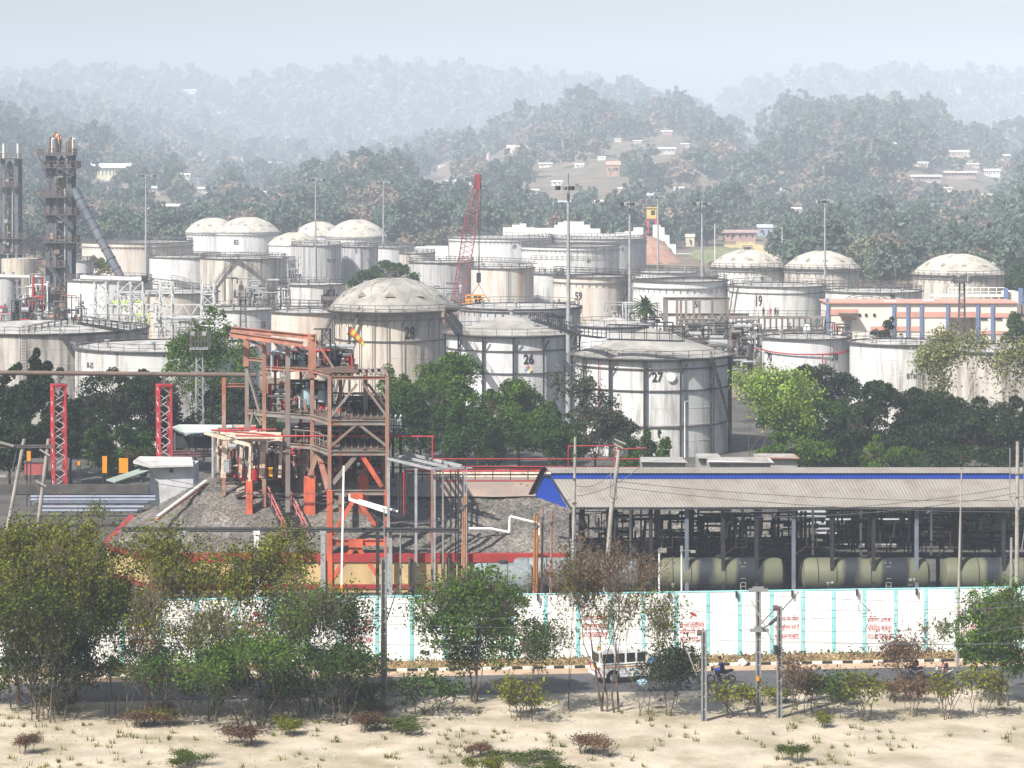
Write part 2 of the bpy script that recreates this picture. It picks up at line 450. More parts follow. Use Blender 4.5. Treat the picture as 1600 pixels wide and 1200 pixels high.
# ================================================================ HILL FOREST, HOUSES ON THE SLOPES
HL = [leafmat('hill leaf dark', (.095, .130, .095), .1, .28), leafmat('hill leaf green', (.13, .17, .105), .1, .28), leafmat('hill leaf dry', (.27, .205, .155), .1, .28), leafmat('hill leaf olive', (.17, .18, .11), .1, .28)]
def hill_crown(rng, n=230, leaf=.16):
    "unit tree: crown 1 wide, about 1 tall"
    return crown_clumps(rng, 1.0, .85, .15, n, leaf, 14, shape=.6)
def forest():
    rng = np.random.default_rng(7)
    houses = HOUSE_SPOTS
    base = [hill_crown(rng, 300, .115) for _ in range(5)]
    far = [hill_crown(rng, 110, .19) for _ in range(5)]
    spots = []
    for (y0, y1, step) in ((765, 1075, 10), (1075, 1720, 11), (1720, 3210, 19), (3210, 4670, 28), (4670, 6520, 38)):
        y = y0
        while y < y1:
            hw = .225 * y; x = -hw
            while x < hw:
                X_, Y_ = x + rng.uniform(-.6, .6) * step, y + rng.uniform(-.6, .6) * step
                x += step
                dens = noise.noise(Vector((X_ * .009, Y_ * .009, 2)))
                if 1075 < y < 3210 and dens < -.17 and rng.random() < .72: continue
                h = terrain(X_, Y_)
                up_ = 800 + X_ * F / Y_; vt = HY + (CAMZ - h - step * .95) * F / Y_
                if any(Y_ < hy + 4 and Y_ > hy - 900 and abs(up_ - hu) < hwp + step * .45 * F / Y_ and vt < hv - 1 for hu, hv, hy, hwp in houses): continue
                u_ = 800 + X_ * F / Y_
                if Y_ < 1085 and not (u_ > 1120 or u_ < 285) : continue
                if Y_ < 1000 and u_ < 290: continue
                if Y_ < 1050 and 1120 < u_ < 1225: continue
                sp = noise.noise(Vector((X_ * .02, Y_ * .02, 9))) + rng.normal() * .25
                k = 0 if sp < -.14 else 1 if sp < .06 else 3 if sp < .2 else 2
                s = rng.uniform(.5, 1.0) ** 1.0 * rng.uniform(1.0, 1.75) * step * 1.0 * (1.25 if k == 0 else .9)
                spots.append((X_, Y_, h - .6, s, s * rng.uniform(.75, 1.15), k))
            y += step
    # visible ones nearest first: a tree counts as visible when its top clears the ridge line in front
    best = {}
    order = sorted(range(len(spots)), key=lambda i: spots[i][1])
    vis = []
    for i in order:
        x, y, z, s, hh, k = spots[i]
        u = int((800 + x * F / y) / 12); el = (z + hh - CAMZ) / y
        if 0 <= u < 134 and el > best.get(u, -1) + .0004:
            vis.append(i)
        for du in (0,):
            best[u + du] = max(best.get(u + du, -1), el - .0008)
    chosen = set(vis[:0])
    cand = [i for i in vis if spots[i][1] < 3250]
    rng.shuffle(cand)
    cand.sort(key=lambda i: -(spots[i][3] / spots[i][1]))
    chosen = set(cand[:290])
    meshes = {}
    LAB = {0: 'tall dark green tree standing in the hazy forest on the slope behind the tanks',
           1: 'green tree standing in the hazy forest on the slope behind the tanks',
           2: 'brown half bare dry tree on the hazy slope behind the tanks',
           3: 'olive green tree on the hazy slope behind the tanks'}
    GRP = {0: 'dark trees on the slopes', 1: 'green trees on the slopes', 2: 'dry brown trees on the slopes', 3: 'olive trees on the slopes'}
    for k in range(4):
        for v in range(3):
            r2 = np.random.default_rng(50 + k * 3 + v)
            L = crown_clumps(r2, 1.0, .85, .15, 1500, .062, 30, shape=.6)
            me = quad_mesh('crown', L, [HL[k]])
            Q, tp, md = grow(r2, .8, .5, 2, .025, 1, .35)
            mt = quad_mesh('trunk', Q, [BARK])
            meshes[k, v] = (me, mt)
    protos = {}
    for n_, i in enumerate(sorted(chosen)):
        x, y, z, s, hh, k = spots[i]; v = n_ % 3
        t = bpy.data.objects.new('hill_tree', None); t.empty_display_size = .3
        t.location = (x, y, z); t.scale = (s * 1.1, s * 1.1, hh * 1.15); t.rotation_euler = (0, 0, rng.uniform(0, 6.28))
        COL.objects.link(t); put(t, LAB[k], 'tree', GRP[k])
        a = bpy.data.objects.new('crown', meshes[k, v][0]); a.parent = t; COL.objects.link(a)
        a = bpy.data.objects.new('trunk', meshes[k, v][1]); a.parent = t; COL.objects.link(a)
    Vs = []; ks = []
    for i, (x, y, z, s, hh, k) in enumerate(spots):
        if i in chosen: continue
        src = (base if y < 3210 else far)[rng.integers(0, 5)]
        a = rng.uniform(0, 6.28); c, s_ = math.cos(a), math.sin(a)
        V = src.copy(); vx = V[:, :, 0] * c - V[:, :, 1] * s_; vy = V[:, :, 0] * s_ + V[:, :, 1] * c
        V = np.stack([vx * s * 1.1 + x, vy * s * 1.1 + y, V[:, :, 2] * hh * 1.1 + z], axis=2)
        Vs.append(V); ks.append(np.full(len(V), k))
    me = quad_mesh('hillside_forest', np.concatenate(Vs), HL, np.concatenate(ks))
    o = link('hillside_forest', me); put(o, 'hazy mass of woodland covering the far hills', 'forest', kind='stuff')
    print('forest', len(spots), len(chosen), sum(map(len, Vs)))

# px, py of wall base, distance, half clearing width
HOUSES = [  # px, py_base, Y, width px, height px, wall colour, roof colour, label
    (172, 282, 1300, 52, 22, (.62, .62, .42), (.62, .66, .68), 'long pale yellow house with flat grey roof on the left slope beside the steel tower'),
    (170, 302, 1250, 34, 16, (.58, .42, .36), (.3, .25, .2), 'pinkish unplastered house just below the pale yellow house'),
    (240, 305, 1230, 22, 12, (.35, .3, .28), (.5, .55, .62), 'small grey shack with blue roof beside a tall light mast'),
    (290, 283, 1450, 12, 10, (.7, .68, .62), (.7, .7, .7), 'tiny white hut with flat roof right of the pale yellow house'),
    (303, 286, 1430, 14, 7, (.75, .75, .75), (.75, .75, .75), 'low white shed next to the tiny white hut'),
    (262, 333, 1180, 36, 12, (.5, .3, .24), (.62, .58, .5), 'reddish brick house with pale roof at the foot of the left slope'),
    (240, 352, 1130, 56, 12, (.25, .2, .2), (.35, .42, .5), 'long low shed with slate blue roof above the rusty tank'),
    (195, 180, 2300, 26, 8, (.75, .72, .68), (.8, .8, .8), 'white house high up on the upper left hillside'),
    (295, 146, 2900, 20, 5, (.8, .78, .74), (.8, .8, .8), 'faint white house near the skyline at the upper left'),
    (317, 303, 1400, 20, 9, (.5, .42, .36), (.62, .6, .56), 'low brown house under the tiny white hut'),
    (408, 306, 1350, 14, 6, (.75, .74, .7), (.8, .8, .8), 'small white roofed hut in the trees above the dome tanks'),
    (425, 270, 1700, 30, 14, (.66, .5, .46), (.75, .72, .7), 'hazy pink house on the slope at centre left'),
    (490, 250, 1900, 28, 8, (.7, .66, .62), (.8, .8, .8), 'hazy white roofed house high on the centre slope'),
    (478, 294, 1300, 26, 18, (.40, .34, .32), (.3, .28, .27), 'unfinished two storey concrete house with open bays'),
    (504, 292, 1290, 20, 14, (.55, .38, .34), (.45, .32, .3), 'pink brick house joined to the unfinished concrete one'),
    (522, 290, 1285, 20, 10, (.5, .5, .48), (.75, .76, .78), 'small house with a bright tin roof right of the pink brick house'),
    (660, 292, 1330, 22, 7, (.7, .7, .66), (.8, .82, .8), 'long white tin roof among the trees at centre'),
    (705, 291, 1280, 16, 8, (.45, .45, .45), (.5, .5, .5), 'grey hut left of the blue topped house by the crane jib'),
    (726, 292, 1270, 26, 10, (.72, .7, .66), (.6, .68, .74), 'white and blue house just left of the crane jib tip'),
    (736, 306, 1250, 14, 14, (.66, .62, .6), (.6, .6, .6), 'tall narrow white house behind the crane jib'),
    (776, 272, 1450, 16, 12, (.5, .3, .28), (.72, .7, .66), 'brick house with pale roof beside the pink temple'),
    (798, 244, 1550, 10, 14, (.8, .78, .72), (.7, .68, .62), 'narrow white gabled hut with one dark window'),
    (814, 234, 1560, 22, 5, (.5, .48, .44), (.62, .6, .58), 'grey tin roof behind the narrow white hut'),
    (792, 230, 1600, 10, 4, (.8, .8, .78), (.85, .85, .85), 'tiny white roof above the narrow white hut'),
    (880, 322, 1220, 26, 7, (.35, .3, .26), (.42, .55, .72), 'shack with a sky blue tin roof left of the tall mast'),
    (934, 322, 1210, 14, 8, (.55, .5, .42), (.62, .58, .48), 'small pale gabled shack behind the tall light mast'),
    (1042, 240, 1500, 22, 8, (.55, .52, .48), (.75, .75, .74), 'low house with white tin roof on the middle of the central hill'),
    (1042, 210, 1640, 14, 5, (.45, .26, .24), (.82, .8, .8), 'tiny red walled house with white roof near the hilltop'),
    (996, 224, 1600, 12, 4, (.5, .45, .4), (.7, .68, .66), 'tiny low roof in brown scrub on the central hill'),
    (886, 228, 1580, 16, 4, (.4, .38, .36), (.6, .58, .56), 'small grey roof on the left of the central hill'),
    (958, 276, 1330, 18, 20, (.42, .26, .20), (.42, .28, .22), 'square brick tower like house on the bare red bank'),
    (1015, 318, 1200, 34, 14, (.3, .28, .27), (.45, .44, .44), 'grey concrete house behind the yellow and pink watchtower'),
    (1078, 385, 1090, 12, 16, (.66, .6, .46), (.5, .45, .35), 'small cream hut on the bare bank right of the white boundary wall'),
    (1155, 376, 1085, 44, 14, (.42, .27, .24), (.35, .25, .22), 'brown brick house with a white roof tank above the yellow wall'),
    (1195, 370, 1085, 20, 16, (.3, .36, .45), (.4, .45, .52), 'bluish tin hut right of the brown brick house'),
    (1262, 365, 1100, 22, 14, (.55, .5, .42), (.75, .76, .76), 'pale hut with grey tin roof above the domed tanks at right'),
    (1495, 246, 1500, 18, 9, (.55, .42, .38), (.72, .72, .72), 'faint house with white roof on the right hill'),
    (1510, 244, 1520, 10, 8, (.6, .5, .45), (.8, .8, .78), 'faint small pink house on the right hill'),
    (1446, 284, 1380, 38, 9, (.42, .36, .34), (.7, .64, .6), 'long house with pinkish roof on the right slope'),
    (1500, 278, 1400, 40, 9, (.38, .3, .28), (.62, .5, .46), 'brown house with a rusty hipped roof on the right slope'),
    (1550, 276, 1390, 20, 10, (.72, .72, .72), (.65, .68, .7), 'small white house with dark door at the far right slope'),
    (1538, 314, 1250, 22, 9, (.7, .7, .68), (.82, .82, .82), 'white hut half hidden by trees at the right'),
    (1534, 380, 1090, 18, 9, (.72, .72, .7), (.8, .8, .8), 'low white hut behind the right domed tank'),
    (1424, 330, 1180, 8, 6, (.66, .62, .56), (.75, .72, .68), 'tiny white hut in the woods on the right'),
]
_r = random.Random(21)
EXTRA = [(1100, 262), (1072, 230), (940, 250), (905, 262), (852, 262), (965, 222), (1128, 300), (1160, 322), (1225, 300), (1290, 262), (1340, 250), (1395, 225), (1440, 262), (1475, 300), (1520, 262), (1575, 250), (1585, 300), (620, 240), (560, 255), (350, 262), (385, 232), (130, 232), (60, 250), (690, 262), (1015, 262), (1240, 335), (830, 305), (870, 290), (975, 300), (1060, 300)]
for px, py in EXTRA:
    w_ = _r.uniform(9, 20); HOUSES.append((px, py, 1500, w_, w_ * _r.uniform(.32, .5), _r.choice([(.7, .68, .64), (.55, .42, .36), (.66, .60, .5)]), _r.choice([(.78, .78, .78), (.6, .55, .5), (.6, .66, .72)]), None))
def on_slope(px, py, Y):
    y = 1090.0
    while y < 6400:
        if terrain(X(px, y), y) >= Z(py, y): return y
        y += 6
    return Y
TY = on_slope(763, 262, 1460)
_h = []
for h in HOUSES:
    y = on_slope(h[0], h[1], h[2]); _h.append((h[0], h[1], y) + h[3:])
HOUSES = _h
HOUSE_SPOTS = [(h[0], h[1] - h[4] * .25, h[2], h[3] * .5) for h in HOUSES] + [(763, 256, TY, 5), (1018, 380, 1110, 8)]
forest()
def house(px, py, Y, w, h, wc, rc, label):
    w *= 1.2; h *= 1.2; W = w * Y / F; Hh = h * Y / F; x = X(px, Y)
    zt = Z(py - h, Y); g = terrain(x, Y)
    zb = min(g, zt - Hh) - 1.0
    t = thing('hillside_house', label or 'tiny pale hut dotted among the trees on the hazy slopes', 'house', (x, Y, zb), 0, None if label else 'tiny huts on the hazy slopes')
    D = W * .6; hh = zt - zb
    wm = mat('wall %.2f %.2f' % (wc[0], wc[1]), wc, .9, .15, .3, st=tuple(c * .7 for c in wc), sta=.6, stsc=.3)
    rm = mat('roof %.2f %.2f' % (rc[0], rc[1]), rc, .7, .12, .3)
    b = MB(); b.box((0, 0, hh * .5 - Hh * .12), (W * .92, D, hh - Hh * .24)); b.build('wall', wm, t)
    b = MB(); rz = hh - Hh * .24; e = W * .54; d = D * .6
    b.add([(-e, -d, rz), (e, -d, rz), (e, d, rz + Hh * .1), (-e, d, rz + Hh * .1), (-e, 0, rz + Hh * .26), (e, 0, rz + Hh * .26)],
          [(0, 1, 5, 4), (4, 5, 2, 3), (0, 4, 3), (1, 2, 5), (0, 3, 2, 1)])
    b.build('roof', rm, t)
    if h > 6:
        n = max(1, int(W / 3.2)); zf = hh - Hh
        for i in range(n):
            cx = -W * .46 + W * .92 * (i + .5) / n
            b = MB(); b.box((cx, -D / 2 - .02, zf + Hh * .45), (min(.9, W * .12), .08, Hh * .24)); b.build('window', GLASS, t)
        b = MB(); b.box((-W * .46 + W * .92 * .5 / n + W * .13, -D / 2 - .02, zf + Hh * .3), (.8, .08, Hh * .4)); b.build('door', mat('plank door', (.1, .06, .04), .8), t)
for h in HOUSES: house(*h)

# pink temple spire
t = thing('temple', 'small pink pointed temple spire rising from the trees on the slope', 'temple', (X(763, TY), TY, terrain(X(763, TY), TY) - 1))
hh = Z(238, TY) - t.location.z
b = MB(); b.lathe([(3.6, 0), (3.6, hh - 10), (3.0, hh - 9.6), (1.9, hh - 5), (.7, hh - 1), (.02, hh)], 4); b.build('spire', mat('pink temple plaster', (.72, .42, .42), .8, .1), t)
b = MB(); b.box((0, 0, hh / 2 - 6), (7, 7, max(2, hh - 12))); b.build('hall', mat('pink temple plaster', (.72, .42, .42)), t)

# watchtower yellow and pink
Yw = 1100
t = thing('watchtower', 'square yellow guard cabin on crimson legs above the white stepped wall', 'watchtower', (X(1018, Yw), Yw, 0))
YW = mat('ochre plaster', (.66, .47, .14), .8, .1); PK = mat('crimson plaster', (.50, .05, .12), .8, .1)
zt = [Z(p, Yw) for p in (325, 342, 356, 384)]
b = MB(); b.box((0, 0, (zt[0] + zt[1]) / 2), (4.0, 4, zt[0] - zt[1])); b.build('cabin', YW, t)
b = MB(); b.box((0, 0, zt[0] + .15), (4.9, 4.9, .3)); b.build('roof', YW, t)
b = MB(); b.box((.5, -2.05, (zt[0] + zt[1]) / 2 + .4), (1.7, .1, 2.0)); b.build('window', GLASS, t)
for sx in (-1, 1):
    for sy in (-1, 1):
        b = MB(); b.box((sx * 1.7, sy * 1.7, (zt[1] + zt[3]) / 2), (.9, .9, zt[1] - zt[3])); b.build('leg', PK, t)
b = MB(); b.box((0, 0, zt[1]), (4.6, 4.6, .35)); b.build('deck', PK, t)
b = MB(); b.box((.4, 0, zt[3] / 2), (2.9, 3.4, zt[3])); b.build('base', YW, t)

# white stepped boundary wall over the rise, ochre wall
WW = mat('whitewashed boundary wall', (.80, .82, .82), .8, .05, .3)
def stepped(name, label, pts, Y, hpx, m, Y2=None):
    b = MB()
    for i in range(len(pts) - 1):
        (a, ya), (c, yc) = pts[i], pts[i + 1]
        x0, x1 = X(a, Y), X(c, Y)
        zt_ = Z(ya, Y); zb = min(zt_ - hpx * Y / F, 40)
        zb = min(zb, terrain((x0 + x1) / 2, Y) - .5)
        b.box(((x0 + x1) / 2, Y, (zt_ + zb) / 2), (x1 - x0, .5, zt_ - zb))
        b.box(((x0 + x1) / 2, Y, zt_ + .12), (x1 - x0, .7, .2))
    o = b.build(name, m, origin=(X(pts[0][0], Y), Y, 0)); put(o, label, 'wall')
stepped('boundary_wall', 'white wall stepping up and down like stairs behind the centre tanks', [(786, 356), (800, 352), (812, 350), (822, 356), (835, 357), (866, 352), (872, 348), (880, 346), (893, 347), (912, 352), (922, 358), (938, 366), (962, 364), (976, 362), (990, 356), (1005, 352)], 1075, 30, WW)
stepped('boundary_wall', 'white wall descending in steps beside the bare red bank towards the dome tanks', [(1020, 352), (1032, 356), (1038, 368), (1046, 382), (1056, 397), (1080, 401), (1100, 402), (1112, 408), (1125, 408)], 1060, 22, WW)
stepped('boundary_wall', 'low white wall left of the large flat tank at centre', [(648, 386), (662, 386), (664, 385), (700, 385)], 960, 20, WW)
stepped('ochre_wall', 'ochre yellow wall arching over the grassy bank behind the tank numbered 9', [(1104, 398), (1112, 392), (1122, 388), (1132, 382), (1150, 378), (1170, 378), (1180, 382), (1192, 386), (1204, 390), (1216, 396)], 1045, 9, mat('faded ochre wall', (.62, .50, .27), .85, .12))
# bare red bank
b = MB()
for i in range(13):
    for j in range(5):
        pass
def bank(px0, px1, py0, py1, Y, D, m, label):
    n, k = 16, 8; x0, x1 = X(px0, Y), X(px1, Y); zt_ = Z(py0, Y + D); v = []; f = []
    for j in range(k + 1):
        for i in range(n + 1):
            u = i / n; t = j / k
            e = math.sin(math.pi * min(1, max(0, u * 1.0))) ** .5
            z = zt_ * smooth(0, 1, t) * e + noise.noise(Vector((i * .7, j * .7, Y))) * 1.2
            v.append((x0 + (x1 - x0) * u, Y + D * t, z))
    for j in range(k):
        for i in range(n): f.append((j * (n + 1) + i, j * (n + 1) + i + 1, (j + 1) * (n + 1) + i + 1, (j + 1) * (n + 1) + i))
    bb = MB(); bb.v = v; bb.f = f; bb.m = [0] * len(f)
    o = bb.build('earth_bank', m, smooth=True); put(o, label, kind='structure')
bank(985, 1072, 368, 425, 960, 90, mat('red earth', (.36, .18, .13), .95, .25, .1, st=(.3, .24, .17), sta=.55, stsc=.1), 'bare red earth bank')
bank(1100, 1225, 386, 430, 960, 80, mat('grassy bank', (.15, .17, .08), .95, .25, .1, st=(.3, .24, .17), sta=.6, stsc=.1), 'grassy bank')
# ================================================================ STORAGE TANKS
TM = {
 'white': mat('tank white paint', (.60, .60, .59), .6, .08, .35, st=(.27, .25, .23), sta=.58, stsc=1.0, streak=.10, soft=.1),
 'clean': mat('tank bright paint', (.62, .62, .63), .55, .06, .3, st=(.38, .37, .37), sta=.6, stsc=.9, streak=.1),
 'dirty': mat('tank grimy paint', (.50, .47, .43), .7, .14, .4, st=(.19, .17, .15), sta=.55, stsc=.8, streak=.09, soft=.1),
 'rusty': mat('tank rust streaks', (.56, .53, .49), .75, .12, .5, st=(.42, .27, .17), sta=.59, stsc=.55, streak=.10, soft=.12),
 'warm': mat('tank cream paint', (.56, .50, .43), .7, .10, .35, st=(.28, .24, .21), sta=.57, stsc=.8, streak=.08, soft=.1),
 'grey': mat('tank grey cladding', (.43, .43, .44), .6, .1, .5, st=(.22, .21, .21), sta=.56, stsc=1.2, streak=.05, soft=.1),
}
ROOFM = mat('roof dusty cream', (.50, .47, .41), .8, .12, .3, st=(.28, .26, .23), sta=.55, stsc=.35)
ROOFG = mat('roof grey concrete dust', (.36, .345, .32), .85, .12, .3, st=(.22, .21, .19), sta=.53, stsc=.3)
DECK = mat('roof pale sheet', (.48, .47, .45), .7, .14, .3, st=(.22, .20, .18), sta=.53, stsc=.5)
NUM = mat('number black paint', (.03, .03, .035), .7, .2, 3)
NUMG = mat('number faded grey', (.10, .10, .11), .7, .3, 3)
BAND = mat('wind girder grey', (.28, .28, .29), .7, .2, .6, st=(.2, .13, .08), sta=.62)  # plain grey steel of girders and inner shells, brown spots mixed in

def text_mesh(s, size, bold=.02, sx=1.0, thick=.0):
    cu = bpy.data.curves.new('lettering', 'FONT'); cu.body = s; cu.size = size; cu.offset = bold * size
    cu.align_x = 'CENTER'; cu.align_y = 'CENTER'; cu.extrude = thick; cu.resolution_u = 3
    cu.space_line = .95
    o = bpy.data.objects.new('lettering', cu); COL.objects.link(o)
    dg = bpy.context.evaluated_depsgraph_get()
    me = bpy.data.meshes.new_from_object(o.evaluated_get(dg))
    bpy.data.objects.remove(o); bpy.data.curves.remove(cu)
    co = np.zeros(len(me.vertices) * 3, dtype=np.float32); me.vertices.foreach_get('co', co); co = co.reshape(-1, 3)
    co[:, 0] *= sx
    return me, co
def number_on(t, s, px, py, R, xc, Yc, hpx, m=NUM, sx=.8, name='number'):
    Yf = Yc - R
    size = hpx * Yf / F * 1.38
    me, co = text_mesh(s, size, .032, sx)
    off = X(px, Yf) - xc
    a0 = math.asin(max(-.97, min(.97, off / R)))
    Ys = Yc - R * math.cos(a0); zc = Z(py, Ys)
    out = np.zeros_like(co)
    ang = a0 + co[:, 0] / R; rr = R + .065
    out[:, 0] = rr * np.sin(ang); out[:, 1] = -rr * np.cos(ang); out[:, 2] = zc + co[:, 1]
    me.vertices.foreach_set('co', out.reshape(-1)); me.materials.clear(); me.materials.append(m)
    me.polygons.foreach_set('material_index', [0] * len(me.polygons)); me.update()
    return link(name, me, t)

def tank(label, cx, w, ytop, Y, kind='flat', rise=0, m='white', nums=(), rail=True, cols=0, colw=.28, colo=.35, rings=(), stair=None, overhang=0, roofm=None, band=0, group='storage tanks of the refinery', ribs=0, rod=False, crown=True, ringcol=None, ladder=None, vents=0, base=0.0, seg=None, rc=.12):
    "cx, w, ytop in photo pixels; Y distance of the near side; rise of the roof in pixels"
    R = w * Y / F / 2
    R = w * (Y + R) / F / 2
    xc = X(cx, Y + R); Yc = Y + R; zt = Z(ytop, Y)
    t = thing('storage_tank', label, 'tank', (xc, Yc, base), 0, group)
    H = zt - base; n = seg or (96 if w > 150 else 64)
    b = MB(); b.lathe([(R, -.2), (R, H)], n, rib=ribs); b.build('shell', TM[m], t, smooth=not ribs)
    # seams of the plate courses
    if not ribs:
        b = MB()
        for k in range(1, 6):
            z = H * k / 6; b.lathe([(R + .005, z - .035), (R + .03, z), (R + .005, z + .035)], n)
        b.build('plate_seam', TM[m], t)
    rs = rise * Y / F; Ro = R + overhang
    if kind == 'dome':
        prof = [(Ro * math.cos(a) / 1.0, 0 + rs * math.sin(a)) for a in [R_(k * 9) for k in range(10)]]
        # shallow spherical cap
        Rs = (Ro * Ro + rs * rs) / (2 * rs); a1 = math.asin(min(1, Ro / Rs))
        prof = [(max(.01, Rs * math.sin(a1 * (1 - k / 10))), rs - Rs + Rs * math.cos(a1 * (1 - k / 10))) for k in range(11)]
        b = MB(); b.lathe([(Ro, H - .35), (Ro, H)] + [(r, H + z) for r, z in prof], n); b.build('roof', roofm or ROOFM, t, smooth=True)
        # geodesic struts and vents of the dome
        bb = MB()
        for k in range(10):
            a = 2 * math.pi * k / 10
            pts = []
            for (r, z) in prof[::2]:
                a += .16; pts.append((r * math.sin(a), -r * math.cos(a), H + z + .05))
            bb.path(pts, .07, 4)
            a = 2 * math.pi * k / 10; pts = []
            for (r, z) in prof[::2]:
                a -= .16; pts.append((r * math.sin(a), -r * math.cos(a), H + z + .05))
            bb.path(pts, .07, 4)
        bb.build('roof_strut', roofm or ROOFM, t)
        for k in range(5):
            a = R_(-70 + 35 * k); r, z = prof[3]
            b = MB(); c = Vector((r * math.sin(a), -r * math.cos(a), H + z))
            b.add([c + Vector((-.9, -.5, -.1)), c + Vector((.9, -.5, -.1)), c + Vector((0, .9, .3)), c + Vector((0, -.5, .75))], [(0, 1, 3), (1, 2, 3), (2, 0, 3)])
            b.build('roof_vent', roofm or ROOFM, t)
        b = MB(); b.tube((0, 0, H + rs - .2), (0, 0, H + rs + .7), .8, 12); b.rail([(1.3 * math.cos(q), 1.3 * math.sin(q), H + rs) for q in [k * math.pi / 4 for k in range(9)]], 1.0, .04, 1.2); b.build('top_vent', DARK2, t)
    elif kind == 'cone':
        b = MB(); b.lathe([(Ro, H - .3), (Ro, H), (Ro * .5, H + rs * .52), (.8, H + rs), (.01, H + rs + .1)], n); b.build('roof', roofm or ROOFG, t, smooth=True)
        b = MB(); b.tube((0, 0, H + rs), (0, 0, H + rs + .9), .35, 10); b.tube((0, 0, H + rs + .9), (0, 0, H + rs + 1.1), .6, 10); b.build('top_vent', GREY, t)
    elif kind == 'flat':
        b = MB(); b.lathe([(R, H - .05), (R - .1, H - .05), (.01, H + R * .035)], n); b.build('roof', roofm or DECK, t, smooth=True)
        for k in range(3):
            a = R_(-60 + 55 * k); c = (R * .7 * math.sin(a), -R * .7 * math.cos(a), H + .1)
            b = MB(); b.tube(c, (c[0], c[1], c[2] + .9), .22, 8); b.tube((c[0], c[1], c[2] + .9), (c[0], c[1], c[2] + 1.1), .4, 8); b.build('roof_vent', GREY, t)
    elif kind == 'open':
        b = MB(); b.lathe([(R - .05, H - 1.6), (.01, H - 1.6)], n); b.build('floating_roof', DECK, t)
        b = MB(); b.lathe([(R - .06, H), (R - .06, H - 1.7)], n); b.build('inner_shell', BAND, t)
    if band:
        hb = band * Y / F
        b = MB(); b.lathe([(R + .02, H - hb), (R + rc * 3, H - hb + .05), (R + rc * 3, H - hb + .18), (R + .02, H - hb + .2)], n)
        b.lathe([(R + .02, H - .12), (R + .3, H - .1), (R + .3, H), (R - .02, H + .02)], n)
        nb = int(R * 2.2)
        for k in range(nb):
            a = -math.pi / 2 + math.pi * (k + .5) / nb
            s, c = math.sin(a), -math.cos(a)
            b.beam((s * (R + .3), c * (R + .3), H - hb), (s * (R + .04), c * (R + .04), H - hb - .9), .1)
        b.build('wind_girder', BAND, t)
    for q in rings:
        z = Z(q, Y) - base
        b = MB(); b.lathe([(R + .02, z - .07), (R + .22, z - .07), (R + .22, z + .07), (R + .02, z + .07)], n)
        b.build('ring_girder', ringcol or DARK2, t)
    if cols:
        for k in range(cols):
            a = -math.pi * .5 + math.pi * 2 * (k + colo) / cols
            if math.cos(a) < -.1: continue
            s, c = math.sin(a), -math.cos(a); q = R + .45
            b = MB(); b.beam((s * q, c * q, 0), (s * q, c * q, H - (.1 if colw > .2 else 1.8)), colw)
            b.beam((s * q, c * q, H - 2.0), (s * q + c * -.9, c * q + s * .9, H - .6), colw * .5)
            b.build('support_column', DARK if colw > .2 else DARK2, t)
    if rail:
        Rr = Ro + (.05 if overhang else -.15)
        na = max(20, int(Rr * 2 * math.pi / 2.2))
        pts = [(Rr * math.sin(2 * math.pi * k / na), -Rr * math.cos(2 * math.pi * k / na), H) for k in range(na + 1)]
        b = MB(); b.rail(pts, 1.1, max(.03, .0001 * Y), 5); b.build('railing', DARK2, t)
        b = MB(); b.lathe([(Rr - .1, H - .02), (Rr + .55, H - .02), (Rr + .55, H + .10), (Rr - .1, H + .10)], n); b.build('walkway', DARK2, t)
    if stair:
        a0, a1 = R_(stair[0]), R_(stair[1]); ns = 34
        b = MB(); po = []
        for k in range(ns + 1):
            u = k / ns; a = a0 + (a1 - a0) * u; z = .2 + (H - .2) * u
            b.quad((R * math.sin(a) * 1.004, -R * math.cos(a) * 1.004, z), ((R + .95) * math.sin(a), -(R + .95) * math.cos(a), z), ((R + .95) * math.sin(a + .03), -(R + .95) * math.cos(a + .03), z), (R * math.sin(a + .03) * 1.004, -R * math.cos(a + .03) * 1.004, z))
            po.append(((R + .98) * math.sin(a), -(R + .98) * math.cos(a), z))
        for k in range(ns):
            b.beam(po[k], po[k + 1], .08, .3)
        b.rail(po[::2], 1.05, .035, 9); b.build('spiral_stair', DARK2, t)
    if ladder is not None:
        a = R_(ladder); s, c = math.sin(a), -math.cos(a); q = R + .3; b = MB()
        for k in (-.3, .3): b.beam((s * q - c * k, c * q + s * k, 0), (s * q - c * k, c * q + s * k, H + 1), .07)
        z = .4
        while z < H: b.beam((s * q + c * .3, c * q - s * .3, z), (s * q - c * .3, c * q + s * .3, z), .04); z += .45
        b.build('ladder', DARK2, t)
    for q in nums:
        s, px, py, hpx = q[:4]
        number_on(t, s, px, py, R, xc, Yc, hpx, q[4] if len(q) > 4 else NUM, q[5] if len(q) > 5 else .8)
    if rod:
        for a in rod:
            a = R_(a); s, c = math.sin(a), -math.cos(a); q = R + .35
            b = MB(); b.tube((s * q, c * q, 0), (s * q, c * q, H - .2), .07, 6); b.build('riser_pipe', RED, t)
    t['dims'] = ''
    del t['dims']
    return t, R, H, xc, Yc

